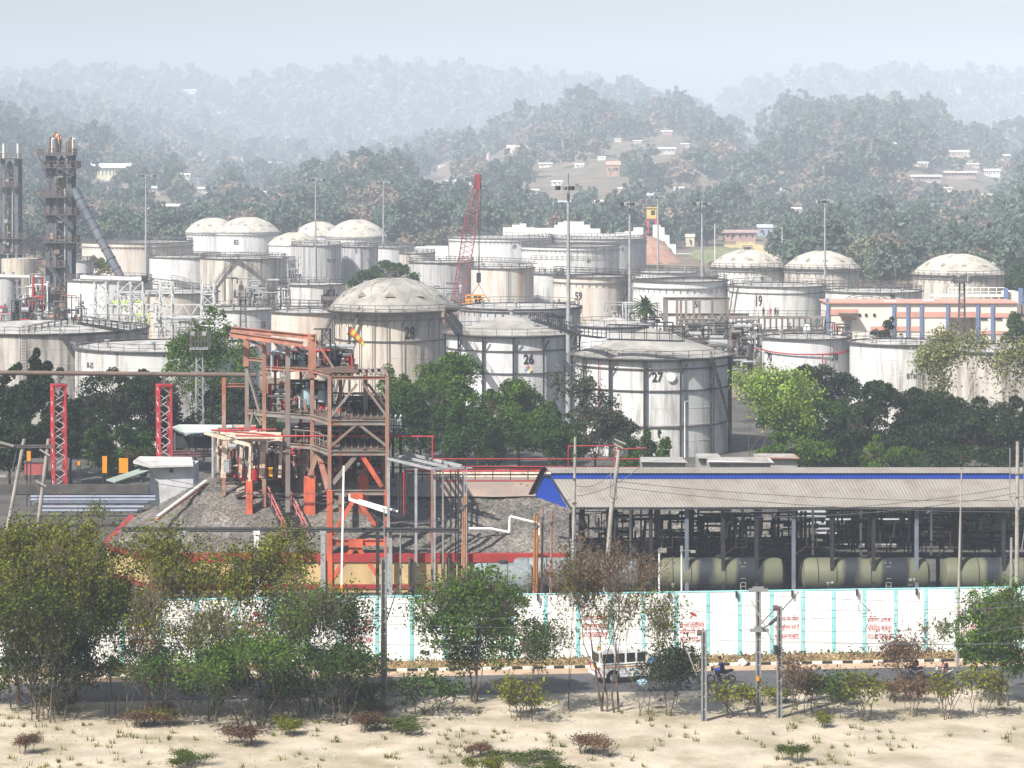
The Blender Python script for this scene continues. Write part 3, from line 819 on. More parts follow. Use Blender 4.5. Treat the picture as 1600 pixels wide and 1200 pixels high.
# front row
tank('cone roofed tank marked 27, dark frame of columns and rings on a white streaked shell', 1018, 240, 562, 335, 'cone', 40, 'white',
     [('27', 1027, 590, 15)], cols=14, colo=.187, rings=(577, 611, 667), overhang=.25, stair=(70, 40), rod=(-44, 47))
tank('cone roofed tank marked 26 with a small hazard diamond, left of the tank marked 27', 800, 205, 526, 374, 'cone', 26, 'clean',
     [('26', 826, 562, 15)], cols=14, colo=.545, rings=(549, 584), overhang=.2, stair=(25, 62))
tank('big cream tank marked 28 under a wide grey overhanging dome', 613, 178, 488, 408, 'dome', 50, 'warm', [('28', 640, 521, 19, NUM, .65)],
     overhang=1.3, roofm=ROOFG, stair=(-62, -28), rings=(534,), band=14, cols=26, colw=.13)
tank('white tank marked 15 with a pipe on its side, left of the domed tank 28', 372, 118, 486, 470, 'flat', 0, 'clean', [('15', 409, 508, 9)], rings=(523,), ringcol=DARK2)
tank('white tank with thin rust runs, tucked left behind the domed tank 28', 490, 132, 490, 455, 'flat', 0, 'rusty', stair=(-10, 30))
tank('broad white tank with a conical deck roof at the left edge, under a black walkway', 62, 336, 523, 378, 'cone', 12, 'dirty', roofm=DECK, stair=(48, 20), ladder=2)
tank('wide white tank marked 25 with notched rim behind the dark trees at left', 262, 286, 551, 347, 'flat', 0, 'white', [('M-25', 133, 571, 9, NUMG, .7)], seg=110, ladder=-62)
tank('white drum shaped tank with a red line, marked 70 twice', 1259, 136, 531, 370, 'flat', 0, 'clean', [('70', 1206, 558, 12), ('70', 1306, 558, 12)], ladder=28, rings=())
tank('pale streaked tank right of the tank marked 70', 1404, 152, 540, 362, 'flat', 0, 'white', [('BTM', 1425, 588, 8, NUMG)], ladder=14)
tank('large white tank behind the bare willows at the right edge', 1562, 208, 552, 352, 'flat', 0, 'dirty')
tank('low white tank roof showing between the mast and the tank marked 27', 960, 118, 512, 420, 'cone', 12, 'clean', roofm=DECK)
tank('long low white tank behind the tank marked 26', 812, 190, 484, 430, 'flat', 0, 'grey', band=4)
# middle rows
tank('tank marked 59 with orange rust on its left half and a thick grey rim', 924, 119, 434, 560, 'open', 0, 'rusty', [('59', 904, 463, 12, NUM, .75)], band=9, stair=(10, 70))
tank('tank marked 58 with a thick grey rim, behind the brown steel frame', 1063, 148, 441, 542, 'open', 0, 'clean', [('58', 1090, 476, 10, NUM, .75)], band=11)
tank('white tank marked 19 behind the platform where three people stand', 1215, 150, 449, 535, 'flat', 0, 'white', [('19', 1186, 471, 17, NUM, .55)], rings=(459,), stair=(-80, -60))
tank('low white tank marked 20 behind the pink striped building', 1365, 150, 458, 520, 'flat', 0, 'white', [('20', 1395, 465, 8)])
tank('domed white tank marked 9 below the ochre wall', 1168, 116, 419, 665, 'dome', 27, 'white', [('9', 1191, 437, 9, NUM)], overhang=.3, band=6)
tank('domed tank with a stair over its left shoulder, right of the tank marked 9', 1284, 116, 421, 655, 'dome', 27, 'dirty', overhang=.3, band=6)
tank('domed tank standing alone at the far right behind the lattice tower', 1497, 140, 431, 625, 'dome', 32, 'dirty', overhang=.3, band=6)
tank('small white tank between the tanks marked 58 and 9', 1042, 100, 427, 620, 'flat', 0, 'clean')
tank('low grey tank with dark pipes, right of the small white tank behind tank 58', 1100, 44, 432, 640, 'flat', 0, 'grey')
tank('ribbed cream tank with rust, right of the crane jib', 785, 98, 420, 620, 'flat', 0, 'rusty', ladder=10)
tank('ribbed pale tank left of the crane jib', 690, 102, 411, 650, 'flat', 0, 'grey', ribs=.06)
tank('white tank with a railing at top, between the leaning pipe and the green tree', 262, 158, 460, 515, 'flat', 0, 'rusty')
tank('white tank behind the white lattice pipe rack at left', 172, 132, 440, 560, 'flat', 0, 'clean')
tank('two banded white tank with a catwalk, in front of the tall plain silver tank', 487, 106, 446, 540, 'flat', 0, 'white')
tank('squat cream tank at the left edge beside the steel tower', 31, 56, 405, 650, 'flat', 0, 'warm', rail=False)
tank('plain white vessel under the white pipe at the left edge', 10, 46, 434, 560, 'flat', 0, 'grey', rail=False)
tank('low grey tank just right of the steel tower', 128, 36, 408, 720, 'flat', 0, 'grey')
tank('tall plain silver tank marked with small letters in front of two domes', 494, 78, 384, 800, 'flat', 0, 'grey', [('TK 07', 517, 408, 6, NUMG)])
tank('ribbed grey tank with a diagonal stair below the tank marked 85', 380, 134, 405, 690, 'flat', 0, 'dirty', ribs=.05, stair=(-50, -5))
tank('white ribbed tank left of the diagonal stair', 290, 112, 403, 710, 'flat', 0, 'clean')
tank('very wide flat tank with orange rust streaks, behind the leaning pipe', 215, 172, 380, 850, 'open', 0, 'rusty', band=7)
# far rows
tank('domed tank marked 85 in the far row', 387, 98, 363, 960, 'dome', 23, 'clean', [('85', 369, 379, 8, NUM)], overhang=.3, band=5, rail=False)
tank('domed tank half hidden behind the tank marked 85, at its left', 332, 82, 363, 1010, 'dome', 22, 'clean', overhang=.3, band=4, rail=False)
tank('smaller domed tank between the tank marked 85 and the silver tank', 461, 82, 383, 870, 'dome', 19, 'clean', overhang=.3, rail=False)
tank('far domed tank with a chimney stub, left one of the overlapping pair', 498, 76, 368, 1010, 'dome', 21, 'clean', overhang=.3, rail=False)
tank('far domed tank, right one of the overlapping pair, with a dark seam on the roof', 557, 94, 370, 960, 'dome', 26, 'clean', overhang=.3, band=4, rail=False)
tank('low flat tank behind the round dark tree', 602, 92, 387, 850, 'flat', 0, 'clean')
tank('wide flat tank marked 89 behind the crane jib', 782, 162, 373, 900, 'flat', 0, 'clean', [('89', 804, 386, 6, NUMG)], band=5)
tank('wide flat tank marked 80 with a dark wind girder', 891, 153, 386, 800, 'open', 0, 'white', [('80', 920, 408, 6, NUMG)], band=6)
tank('far wide flat tank marked 0 at its right side, behind the tank marked 80', 936, 148, 374, 905, 'flat', 0, 'grey', [('0', 973, 390, 7, NUMG)], band=5)
tank('pale narrow tank left of the wide tank marked 80, below tank 89', 842, 40, 392, 830, 'flat', 0, 'clean')

tank('small pale tank tucked behind the left side of the round dark tree', 562, 58, 386, 815, 'flat', 0, 'grey')
tank('low pale tank between the round dark tree and the ribbed tanks', 652, 56, 396, 790, 'flat', 0, 'dirty')
tank('pale tank peeping between the silver tank and the ribbed grey tank', 440, 44, 408, 735, 'flat', 0, 'clean')
tank('low white tank below the tank marked 80, left of the tank marked 59', 852, 60, 428, 640, 'flat', 0, 'white')
# ---------------------------------------------------------------- light masts
def mast(px, ytop, Y, wpx, label, lights=8, dark=False, py_arm=None, r=None):
    H = Z(ytop, Y); r = r or wpx * Y / F / 2
    t = thing('light_mast', label, 'light mast', (X(px, Y), Y, 0), 0, 'tall floodlight masts')
    b = MB(); b.tube((0, 0, 0), (0, 0, H), r * 1.25, 12, r * .55); b.build('pole', GREY, t, smooth=True)
    a = 17 * Y / F if Y < 450 else 13 * Y / F
    b = MB(); n = 10
    ring = [(a * .8 * math.cos(2 * math.pi * k / n), a * .8 * math.sin(2 * math.pi * k / n), H - .3) for k in range(n + 1)]
    b.path(ring, .08, 4)
    for k in range(0, n, 2): b.beam((0, 0, H - .5), ring[k], .1)
    b.build('headframe', GREY, t)
    for k in range(lights):
        q = 2 * math.pi * (k + .3) / lights
        b = MB(); b.box((a * math.cos(q), a * math.sin(q), H - .55), (.8, .45, .6), q + .8); b.build('floodlight', GREY if k % 2 else DARK, t)
    b = MB(); b.tube((0, 0, H), (0, 0, H + 1.6), .05, 5); b.build('lightning_rod', DARK, t)
mast(888, 288, 375, 7.5, 'tallest floodlight mast, rising between the tanks marked 26 and 27')
mast(984, 314, 480, 5.5, 'floodlight mast right of the tallest one, in front of tank 59')
mast(1097, 314, 590, 4.5, 'floodlight mast in front of the tank marked 58')
mast(1028, 305, 740, 3.6, 'faint floodlight mast beside the yellow and crimson watchtower', 6)
mast(1289, 311, 560, 3.8, 'thin floodlight mast in front of the domed tank right of tank 9', 6)
mast(493, 278, 800, 3, 'thin floodlight mast in front of the silver tank', 6)
mast(599, 283, 900, 3, 'faint floodlight mast above the round dark tree', 6)
mast(228, 272, 850, 3.4, 'floodlight mast beside the blue roofed shack at left', 6)
def thinpole(px, y0, y1, Y, label, m=WHITE, r=.06, name='lamp_pole', arm=0):
    t = thing(name, label, 'pole', (X(px, Y), Y, 0))
    z1 = Z(y0, Y); zb = max(0, Z(y1, Y))
    t.location.z = zb; b = MB(); b.tube((0, 0, 0), (0, 0, z1 - zb), r, 8, r * .7); b.build('pole', m, t)
    b = MB(); b.box((.25 * (arm or 1), 0, z1 - zb), (.5, .2, .1)); b.build('lamp_head', GREY, t)
thinpole(1117, 350, 440, 700, 'thin bare white pole left of the domed tank marked 9', r=.12)
thinpole(1512, 412, 450, 600, 'thin pole on the roof line of the far right domed tank', r=.07)
thinpole(1070, 627, 715, 332, 'short white lamp pole at the foot of tank 27', r=.09)
thinpole(1222, 355, 400, 900, 'short pale lamp post on the hill foot right of tank 9', r=.12)

# ---------------------------------------------------------------- lattice towers
def lattice(b, x0, y0, x1, y1, z0, z1, w0, w1, n, r, rd):
    "four legged lattice from (x0,y0,z0) to (x1,y1,z1)"
    def cor(u):
        w = (w0 + (w1 - w0) * u) / 2; x = x0 + (x1 - x0) * u; y = y0 + (y1 - y0) * u; z = z0 + (z1 - z0) * u
        return [Vector((x - w, y - w, z)), Vector((x + w, y - w, z)), Vector((x + w, y + w, z)), Vector((x - w, y + w, z))]
    A = cor(0); B = cor(1)
    for k in range(4): b.beam(A[k], B[k], r)
    for i in range(n):
        c0 = cor(i / n); c1 = cor((i + 1) / n)
        for k in range(4):
            j = (k + 1) % 4
            if i % 2 == k % 2: b.beam(c0[k], c1[j], rd)
            else: b.beam(c0[j], c1[k], rd)
            if i % 4 == 0: b.beam(c0[k], c0[j], rd)
def basket_tower(px, ytop, ybase, Y, w, label, m=DARK2, bw=28):
    zb = max(0, Z(ybase, Y)); zt_ = Z(ytop, Y); t = thing('lattice_tower', label, 'tower', (X(px, Y), Y, zb))
    H = zt_ - zb; wd = w * Y / F; hb = bw * Y / F
    b = MB(); lattice(b, 0, 0, 0, 0, 0, H * .86, wd * 1.15, wd * .8, 16, .14, .07); b.build('lattice', m, t)
    b = MB(); b.box((0, 0, H * .86), (hb, hb, .15)); b.build('platform', m, t)
    b = MB()
    for s in (-1, 1):
        b.beam((s * wd * .4, 0, H * .78), (s * hb * .5, 0, H * .86), .1)
    q = hb / 2
    b.rail([(-q, -q, H * .86), (q, -q, H * .86), (q, q, H * .86), (-q, q, H * .86), (-q, -q, H * .86)], H * .12, .035, .42); b.build('cage', DARK2, t)
    for k in (-1, 1):
        b = MB(); b.box((k * q * .6, -q, H * .98), (.5, .3, .5)); b.build('floodlight', GREY, t)
basket_tower(312, 516, 720, 325, 12, 'grey lattice tower with a caged platform in front of the green tree', GREY, 30)
basket_tower(380, 452, 540, 450, 9, 'small dark lattice tower with a platform, behind the rusty steel frame', DARK2, 26)
basket_tower(1503, 428, 520, 430, 9, 'dark lattice tower with a crown platform in front of the pink striped building', DARK2, 27)

# ---------------------------------------------------------------- pink striped building
Yb = 468; x0, x1 = X(1294, Yb), X(1589, Yb); zt = Z(474, Yb)
PKW = mat('pale pink wall', (.68, .62, .57), .85, .06, .3); STR = mat('salmon stripe', (.55, .29, .23), .8, .1, .5); BLU = mat('slate blue pilaster', (.13, .19, .34), .7, .1, 1)
t = thing('striped_building', 'long pink two storey building with salmon stripes and blue pilasters', 'building', ((x0 + x1) / 2, Yb, 0))
W = x1 - x0; b = MB()
def bx_px(b, pa, pb, ya, yb, d, off=0): b.box(((X(pa, Yb) + X(pb, Yb)) / 2, Yb + off, (Z(ya, Yb) + Z(yb, Yb)) / 2), (X(pb, Yb) - X(pa, Yb), d, Z(ya, Yb) - Z(yb, Yb)))
bx_px(b, 1294, 1440, 474, 583, 11, 5.5); bx_px(b, 1440, 1478, 474, 583, 11, 5.5); bx_px(b, 1478, 1527, 474, 496, 11, 5.5); bx_px(b, 1527, 1589, 474, 583, 11, 5.5)
b.box(((X(1440, Yb) + X(1527, Yb)) / 2, Yb + 8, Z(496, Yb) / 2), (X(1527, Yb) - X(1440, Yb), 6, Z(496, Yb)))
b.build('wall', PKW, t, world=True)
b = MB(); bx_px(b, 1291, 1592, 472.4, 474, 12, 5.5); b.build('parapet', STR, t, world=True)
for a, c, ya, yb in ((1296, 1340, 483, 492), (1400, 1440, 487, 496), (1440, 1527, 487, 496), (1527, 1588, 489, 496), (1295, 1312, 508, 516), (1360, 1439, 510, 518), (1530, 1588, 517, 522), (1314, 1338, 497, 500)):
    b = MB(); bx_px(b, a, c, ya, yb, .3, -.02); b.build('painted_stripe', STR, t, world=True)
for px in (1293, 1396, 1418, 1439, 1480, 1527, 1550):
    b = MB(); bx_px(b, px - 2.2, px + 2.2, 476 if px != 1293 else 466, 583, .5, -.2); b.build('pilaster', BLU, t, world=True)
b = MB(); bx_px(b, 1320, 1330, 500, 540, .3, -.05); b.build('shutter', GREY, t, world=True)
b = MB(); bx_px(b, 1310, 1338, 489, 491, 2.4, -1); b.build('canopy', DARK2, t, world=True)
for px in (1343, 1353, 1366): b = MB(); bx_px(b, px - 2, px + 2, 490, 494, .3, -.05); b.build('vent_window', DARK, t, world=True)
for px in (1537, 1560, 1580): b = MB(); bx_px(b, px - 5, px + 5, 496, 499, .3, -.12); b.build('vent_window', DARK, t, world=True)
for px in range(1384, 1402, 4): b = MB(); bx_px(b, px - 1, px + 1, 470, 472, .6, 1); b.build('roof_tank', WHITE, t, world=True)
for px in (1446, 1452, 1458): b = MB(); bx_px(b, px - 2, px + 2, 468, 471, 1, 1); b.build('cooling_unit', WHITE, t, world=True)
# upper block with railings at the right
t = thing('roof_block', 'raised blue and pink block with white balustrade at the right end of the striped building', 'building', (X(1575, 480), 480, 0))
b = MB(); Yb = 480.5; bx_px(b, 1574, 1592, 456, 474, 6, 3); bx_px(b, 1460, 1574, 462, 464, 6, 3); b.build('wall', PKW, t, world=True)
for px in (1571, 1594): b = MB(); bx_px(b, px - 3, px + 3, 450, 476, .8, -.4); b.build('pilaster', BLU, t, world=True)
b = MB(); b.rail([(X(1482, Yb), Yb + .3, Z(462, Yb)), (X(1570, Yb), Yb + .3, Z(462, Yb))], 1.5, .07, 1.6); b.build('balustrade', WHITE, t, world=True)
b = MB()
for px in range(1465, 1572, 12): bx_px(b, px - .8, px + .8, 464, 474, .5, .3)
b.build('roof_posts', PKW, t, world=True)
# ================================================================ TALL STEELWORK IN THE PLANT
# ---- column tower at left
Yt = 600; s = Yt / F
BLST = mat('blue grey steel', (.105, .125, .155), .6, .25, .5, st=(.17, .11, .08), sta=.62)
COLM = mat('dusty column lagging', (.30, .25, .20), .8, .2, .3, st=(.15, .12, .10), sta=.55, stsc=.3, streak=.3)
RAILR = mat('brown rusty rail', (.15, .10, .085), .8, .3, .5)
def process_tower(px, ytop, wpx, Y, label, platforms, top=True, col=True, dx=0):
    s = Y / F; xc = X(px, Y); H = Z(ytop, Y); w = wpx * s
    t = thing('process_tower', label, 'tower', (xc, Y, 0)); q = w / 2
    C = [(-q, -q), (q, -q), (q, q), (-q, q)]
    for k, (a, c) in enumerate(C):
        b = MB(); b.ibeam((a, c, 0), (a, c, H), 1.0, .8); b.build('frame_column', BLST, t)
    b = MB(); b.ibeam((-q * .35, -q - .1, 0), (-q * .35, -q - .1, H), .7, .6); b.build('frame_column', BLST, t)
    b = MB(); z = 0; nb = int(H / 5)
    for i in range(nb):
        z0, z1 = H * i / nb, H * (i + 1) / nb
        for k in range(4):
            p, r = C[k], C[(k + 1) % 4]
            b.beam((*p, z1), (*r, z1), .35)
            if i % 2: b.beam((*p, z0), (*r, z1), .2)
            else: b.beam((*r, z0), (*p, z1), .2)
    b.build('bracing', BLST, t)
    b = MB(); b.lathe([(w * .24, 0), (w * .24, H * .5), (w * .2, H * .52), (w * .2, H * .93), (w * .12, H * .97), (.01, H * .99)], 20, (w * .05, 0, 0)); b.build('column_vessel', COLM, t, smooth=True)
    for (py, l, r, st_) in platforms:
        z = Z(py, Y); xl = (l - px) * s; xr = (r - px) * s
        b = MB(); b.box(((xl + xr) / 2, -.5, z), (xr - xl, w + 2.4, .22)); b.build('platform', DARK2, t)
        b = MB(); yy = -q - 1.6; b.rail([(xl, q, z), (xl, yy, z), (xr, yy, z), (xr, q, z)], 1.5, .07, 1.3); b.build('railing', RAILR, t)
        b = MB()
        b.beam((xr, yy, z), (q, -q, z - 3), .15); b.beam((xl, yy, z), (-q, -q, z - 3), .15)
        b.build('bracket', RAILR, t)
        if st_:
            b = MB(); b.stairs(((r - px) * s - .3, -q - 2.2, z - st_ * s), ((l + (r - l) * .45 - px) * s, -q - 2.2, z), 1.0, 16)
            b.rail([((r - px) * s - .3, -q - 2.8, z - st_ * s), ((l + (r - l) * .45 - px) * s, -q - 2.8, z)], 1.1, .06, 1.4); b.build('stair', BLST, t)
    # climbing pipes
    for k, (a, c, r) in enumerate(((-.15, -.55, .16), (.3, -.6, .22), (.45, -.55, .12), (.05, .55, .2))):
        b = MB(); b.tube((w * a, w * c, 0), (w * a, w * c, H * (.9 - .1 * k)), r, 8); b.build('riser_pipe', GREY if k % 2 else COLM, t, smooth=True)
    rng = random.Random(int(px))
    for k in range(26):
        z = H * rng.uniform(.05, .95); a = rng.uniform(-.5, .5) * w
        b = MB()
        if k % 2: b.box((a, -q - rng.uniform(-.3, .8), z), (rng.uniform(.4, 1.4), .7, rng.uniform(.4, 1.6)))
        else: b.tube((a, -q - .4, z), (a + rng.uniform(-1.4, 1.4), -q - .4, z + rng.uniform(-.4, 1.2)), .14, 6)
        b.build('valve_box' if k % 2 else 'branch_pipe', (RAILR, GREY, BLST, COLM)[k % 4], t)
    return t, q, H
t, q, H = process_tower(95, 240, 34, Yt, 'tall dark steel tower wrapped round a column, with a windsock at its top',
    [(243, 63, 117, 0), (262, 72, 123, 12), (308, 66, 108, 0), (335, 72, 122, 22), (378, 72, 122, 0), (416, 62, 104, 24), (438, 106, 126, 0), (457, 68, 112, 0), (497, 66, 122, 0)])
b = MB(); rng = random.Random(4)
for k in range(16):
    a = rng.uniform(-1, 1) * q * 1.1; c = rng.uniform(-1, 1) * q
    b.tube((a, c, H - .3), (a, c, H + rng.uniform(1.2, 4.2)), rng.uniform(.08, .3), 6)
b.build('top_pipework', RAILR, t)
for a in (-1.6, 3.2):
    b = MB(); b.path([(a, -q, H - .5), (a, -q, H + 3.5), (a + .6, -q, H + 3.5)], .16, 6); b.build('vent_pipe', WHITE, t)
# windsocks
SO = mat('windsock orange', (.75, .14, .04), .8, .05); SW = mat('windsock pale band', (.75, .72, .42), .8, .05)
def windsock(px0, py0, px1, py1, Y, r0, label, ph, loc_z, cols=None, base_px=None):
    p = P(px0, py0, Y); q_ = P(px1, py1, Y)
    t = thing('windsock', label, 'windsock', (p.x, Y, loc_z))
    d = q_ - p; L = d.length; d.normalize()
    n = 6; up = Vector((0, 0, 1)); a = d.cross(up).normalized(); b_ = a.cross(d)
    mb = MB()
    rr = [r0 * (1 - .55 * k / n) for k in range(n + 1)]
    N_ = 16
    for k in range(n):
        mb.mi = k % 2
        c0 = p + d * L * k / n - t.location; c1 = p + d * L * (k + 1) / n - t.location
        sag = Vector((0, 0, -.02 * k * k))
        sag2 = Vector((0, 0, -.02 * (k + 1) ** 2))
        v = []
        for (c, r, sg) in ((c0, rr[k], sag), (c1, rr[k + 1], sag2)):
            for i in range(N_): th = 2 * math.pi * i / N_; v.append(c + sg + (a * math.cos(th) + b_ * math.sin(th)) * r)
        mb.add(v, [(i, (i + 1) % N_, N_ + (i + 1) % N_, N_ + i) for i in range(N_)])
    mb.build('sock', [SO, SW] if not cols else cols, t, smooth=True)
    mb = MB(); mb.tube((0, 0, 0), (0, 0, p.z - loc_z + r0), .07, 6); mb.build('pole', DARK, t)
    mb = MB(); ring = [p - t.location + (a * math.cos(th) + b_ * math.sin(th)) * r0 for th in [2 * math.pi * i / 12 for i in range(13)]]; mb.path(ring, .05, 4); mb.build('hoop', DARK, t)
windsock(86, 210, 97, 218, 600, .8, 'small orange windsock on top of the tall dark steel tower', 1, Z(240, 600))
windsock(546, 517, 569, 530, 300, .5, 'orange and lime striped windsock floating before the domed tank 28', 1, 0, [SO, mat('windsock lime band', (.55, .62, .12), .8, .05)])
# leaning dark pipe
t = thing('flare_duct', 'long dark pipe leaning from the steel tower down to the pipe rack', 'pipe', (X(188, 585), 585, 0))
b = MB(); p = P(116, 296, 592); q_ = P(190, 436, 585); b.tube(p, q_, 1.0, 14); b.build('duct', BLST, t, smooth=True, world=True)
for k in range(1, 9):
    c = p.lerp(q_, k / 9); d = (q_ - p).normalized(); b = MB(); b.tube(c - d * .15, c + d * .15, 1.14, 14); b.build('flange', BLST, t, world=True)
b = MB(); b.beam(q_, (q_.x, q_.y, 0), .6); b.build('support', BLST, t, world=True)
# second tower at left edge
t, q, H = process_tower(14, 248, 30, 760, 'hazy blue steel tower with two stacked vessels at the left edge', [(248, 0, 30, 0), (292, 0, 30, 0), (372, -6, 44, 0), (396, -6, 50, 0)])
for a in (-1.2, 3.0):
    b = MB(); b.tube((a, -2, H), (a, -2, H + 4.5), .3, 8); b.build('vent_pipe', WHITE, t)

# ---- low process clutter round the foot of the tower
def manifold(px0, px1, py0, py1, Y, label, seed, mats, dens=40, dep=6, name='pipe_manifold', rmin=.08, rmax=.25, bs=1.0):
    rng = random.Random(seed); t = thing(name, label, 'pipework', (X((px0 + px1) / 2, Y), Y, 0))
    x0, x1, z0, z1 = X(px0, Y), X(px1, Y), Z(py1, Y), Z(py0, Y)
    for k in range(dens):
        b = MB(); r = rng.uniform(rmin, rmax); y = Y + rng.uniform(0, dep); m = rng.choice(mats)
        u = rng.random()
        if u < .45:
            z = rng.uniform(z0, z1); a = rng.uniform(x0, x1); c = min(x1, a + rng.uniform(.15, .5) * (x1 - x0)); e = rng.uniform(.3, 1.0) * (z - z0)
            b.path([(a, y, z - e), (a, y, z), (c, y, z), (c, y, z - e * rng.random())], r, 6); b.build('pipe_run', m, t, world=True)
        elif u < .7:
            a = rng.uniform(x0, x1); b.tube((a, y, z0), (a, y, rng.uniform(z0, z1)), r * 1.2, 6); b.build('upright', m, t, world=True)
        elif u < .88:
            a = rng.uniform(x0, x1); z = rng.uniform(z0, z0 + (z1 - z0) * .8); w = rng.uniform(.3, 1.0) * bs
            b.box((a, y, z), (w, w, w * rng.uniform(.6, 1.6))); b.box((a, y, z + w), (w * .3, w * .3, w)); b.build('valve', m, t, world=True)
        else:
            a = rng.uniform(x0, x1); z = rng.uniform(z0, z1); b.tube((a, y, z), (min(x1, a + rng.uniform(1, 3)), y, z), r * 2.6 * bs ** .5, 10); b.build('drum', m, t, world=True)
    return t
manifold(-20, 62, 462, 520, 470, 'tangle of red and dark pipes at the left edge above the tank roof', 11, [DARK2, DARK2, RED, GREY, DARK], 60)
manifold(18, 70, 430, 500, 520, 'grey pipes and ducts left of the foot of the steel tower', 12, [GREY, DARK2, WHITE, DARK2, GREY], 44)
manifold(60, 130, 455, 515, 540, 'dark pipework around the foot of the steel tower', 13, [DARK2, RUST, DARK, GREY], 40)
for px, a, c in ((52, 430, 478), (66, 432, 500), (42, 497, 520)):
    o = MB().tube(P(px, a, 505), P(px, c, 505), .2, 8).build('red_standpipe', RED, origin=P(px, c, 505), smooth=True)
    put(o, {52: 'upright red pipe nearest the left vessel', 66: 'upright red pipe beside the foot of the steel tower', 42: 'short red post low among the pipes at left'}[px], 'pipe')
PALE = mat('pale galvanised lattice', (.50, .51, .52), .6, .12, 1)
# ---- white lattice pipe rack
t = thing('pipe_rack', 'white lattice trestle carrying a fat white pipe, right of the steel tower', 'pipe rack', (X(220, 455), 455, 0))
Yr = 455
for px in (158, 195, 215, 260, 325):
    b = MB(); zt_ = Z(440, Yr) if px != 325 else Z(443, Yr); lattice(b, X(px, Yr), Yr, X(px, Yr), Yr, 0, zt_, 2.3, 2.1, 9, .26, .15); b.build('lattice_leg', PALE, t, world=True)
for py in (476, 494, 508):
    b = MB(); b.beam(P(128, py, Yr - .8), P(345, py, Yr - .8), .22); b.beam(P(128, py, Yr + .8), P(345, py, Yr + .8), .22); b.build('rail_beam', PALE, t, world=True)
b = MB()
for k in range(18):
    a = 130 + k * 12; b.beam(P(a, 476 if k % 2 else 494, Yr - .9), P(a + 12, 494 if k % 2 else 476, Yr - .9), .16)
    b.beam(P(a, 494 if k % 2 else 508, Yr - .9), P(a + 12, 508 if k % 2 else 494, Yr - .9), .16)
b.build('diagonal_bracing', PALE, t, world=True)
o = MB().tube(P(126, 434, Yr), P(224, 437, Yr), .42, 14).build('white_pipe', WHITE, origin=P(126, 434, Yr), smooth=True); put(o, 'fat white pipe lying on top of the white lattice trestle', 'pipe')
o = MB().tube(P(-30, 431, 560), P(60, 433, 560), .34, 12).build('white_pipe', WHITE, origin=P(-30, 431, 560), smooth=True); put(o, 'white pipe crossing in front of the squat cream tank', 'pipe')
o = MB().box(P(226, 437, Yr), (1.0, 1.2, 1.2)).build('junction_box', DARK, origin=P(226, 437, Yr)); put(o, 'black box at the right end of the fat white pipe', 'box')
o = manifold(165, 245, 455, 515, 462, 'pale scaffold pipes with lime green tags inside the white trestle', 14, [GREY, WHITE, GREY, mat('lime paint', (.4, .6, .12), .7)], 34)
# black walkway over left tank roof
def walkway(p, q, w, label, m=DARK, name='catwalk', h=1.1, truss=0):
    t = thing(name, label, 'walkway', p); p = Vector(p); q = Vector(q); d = (q - p); fl = Vector((d.x, d.y, 0)).normalized(); sd_ = fl.cross(Vector((0, 0, 1))) * w / 2
    b = MB(); b.beam(p, q, w, .15); b.build('deck', m, t, world=True)
    for k in (-1, 1):
        b = MB(); b.rail([p + sd_ * k, q + sd_ * k], h, .045, 1.6)
        if truss:
            n = int(d.length / truss)
            for i in range(n):
                a = p.lerp(q, i / n) + sd_ * k; c = p.lerp(q, (i + 1) / n) + sd_ * k; dn = Vector((0, 0, -truss * .8))
                b.beam(a + (dn if i % 2 else dn * 0), c + (dn * 0 if i % 2 else dn), .13)
                b.beam(a + dn, c + dn, .13)
        b.build('railing', m, t, world=True)
    return t
walkway(P(122, 504, 392), P(228, 522, 380), 1.0, 'black railed walkway sloping down over the roof of the left tank')
walkway(P(120, 507, 392), P(40, 522, 380), 1.0, 'black walkway running left down the roof of the left tank')
walkway(P(232, 443, 505), P(310, 452, 500), 1.0, 'dark sloping walkway on top of the white tank left of the green tree', DARK2)
walkway(P(440, 478, 446), P(525, 480, 446), 1.0, 'dark catwalk joining the tanks left of the domed tank 28', DARK2)
walkway(P(400, 478, 448), P(437, 479, 446), 1.0, 'short dark catwalk left of the tank stair by tank 28', DARK2)
walkway(P(835, 500, 372), P(893, 520, 345), 1.2, 'dark catwalk stepping down from tank 26 towards the tall mast', DARK)
walkway(P(893, 522, 345), P(940, 528, 335), 1.2, 'dark catwalk reaching the roof of tank 27', DARK)
walkway(P(950, 530, 336), P(1068, 533, 333), 1.2, 'long railed gangway along the front of the roof of tank 27', DARK, h=1.9)
walkway(P(980, 421, 600), P(1100, 424, 600), 1.2, 'dark catwalk above the small white tank behind tank 58', DARK2)
walkway(P(700, 407, 640), P(838, 412, 620), 1.2, 'dark catwalk over the ribbed tanks by the crane jib', DARK2)
walkway(P(1290, 447, 520), P(1420, 448, 515), 1.2, 'dark catwalk along the top of the tank marked 20', DARK2)
walkway(P(350, 400, 690), P(448, 404, 682), 1.3, 'dark catwalk along the top of the ribbed grey tank', DARK2)
walkway(P(556, 383, 840), P(650, 386, 840), 1.4, 'dark catwalk over the low flat tank behind the round dark tree', DARK2)
walkway(P(238, 399, 705), P(352, 401, 700), 1.3, 'dark catwalk above the white ribbed tank left of the diagonal stair', DARK2)
walkway(P(866, 424, 565), P(1000, 430, 560), 1.3, 'dark catwalk across the top of the tank marked 59', DARK)
walkway(P(716, 520, 368), P(700, 498, 402), 1.2, 'short dark stairway from tank 26 up to the dome of tank 28', DARK)
walkway(P(830, 405, 780), P(960, 408, 775), 1.3, 'dark catwalk in front of the tank marked 80', DARK2)
manifold(380, 450, 440, 500, 505, 'dark pipe bends and ladders left of the twin catwalks', 71, [DARK2, DARK, GREY], 40, rmax=.16, bs=.6)
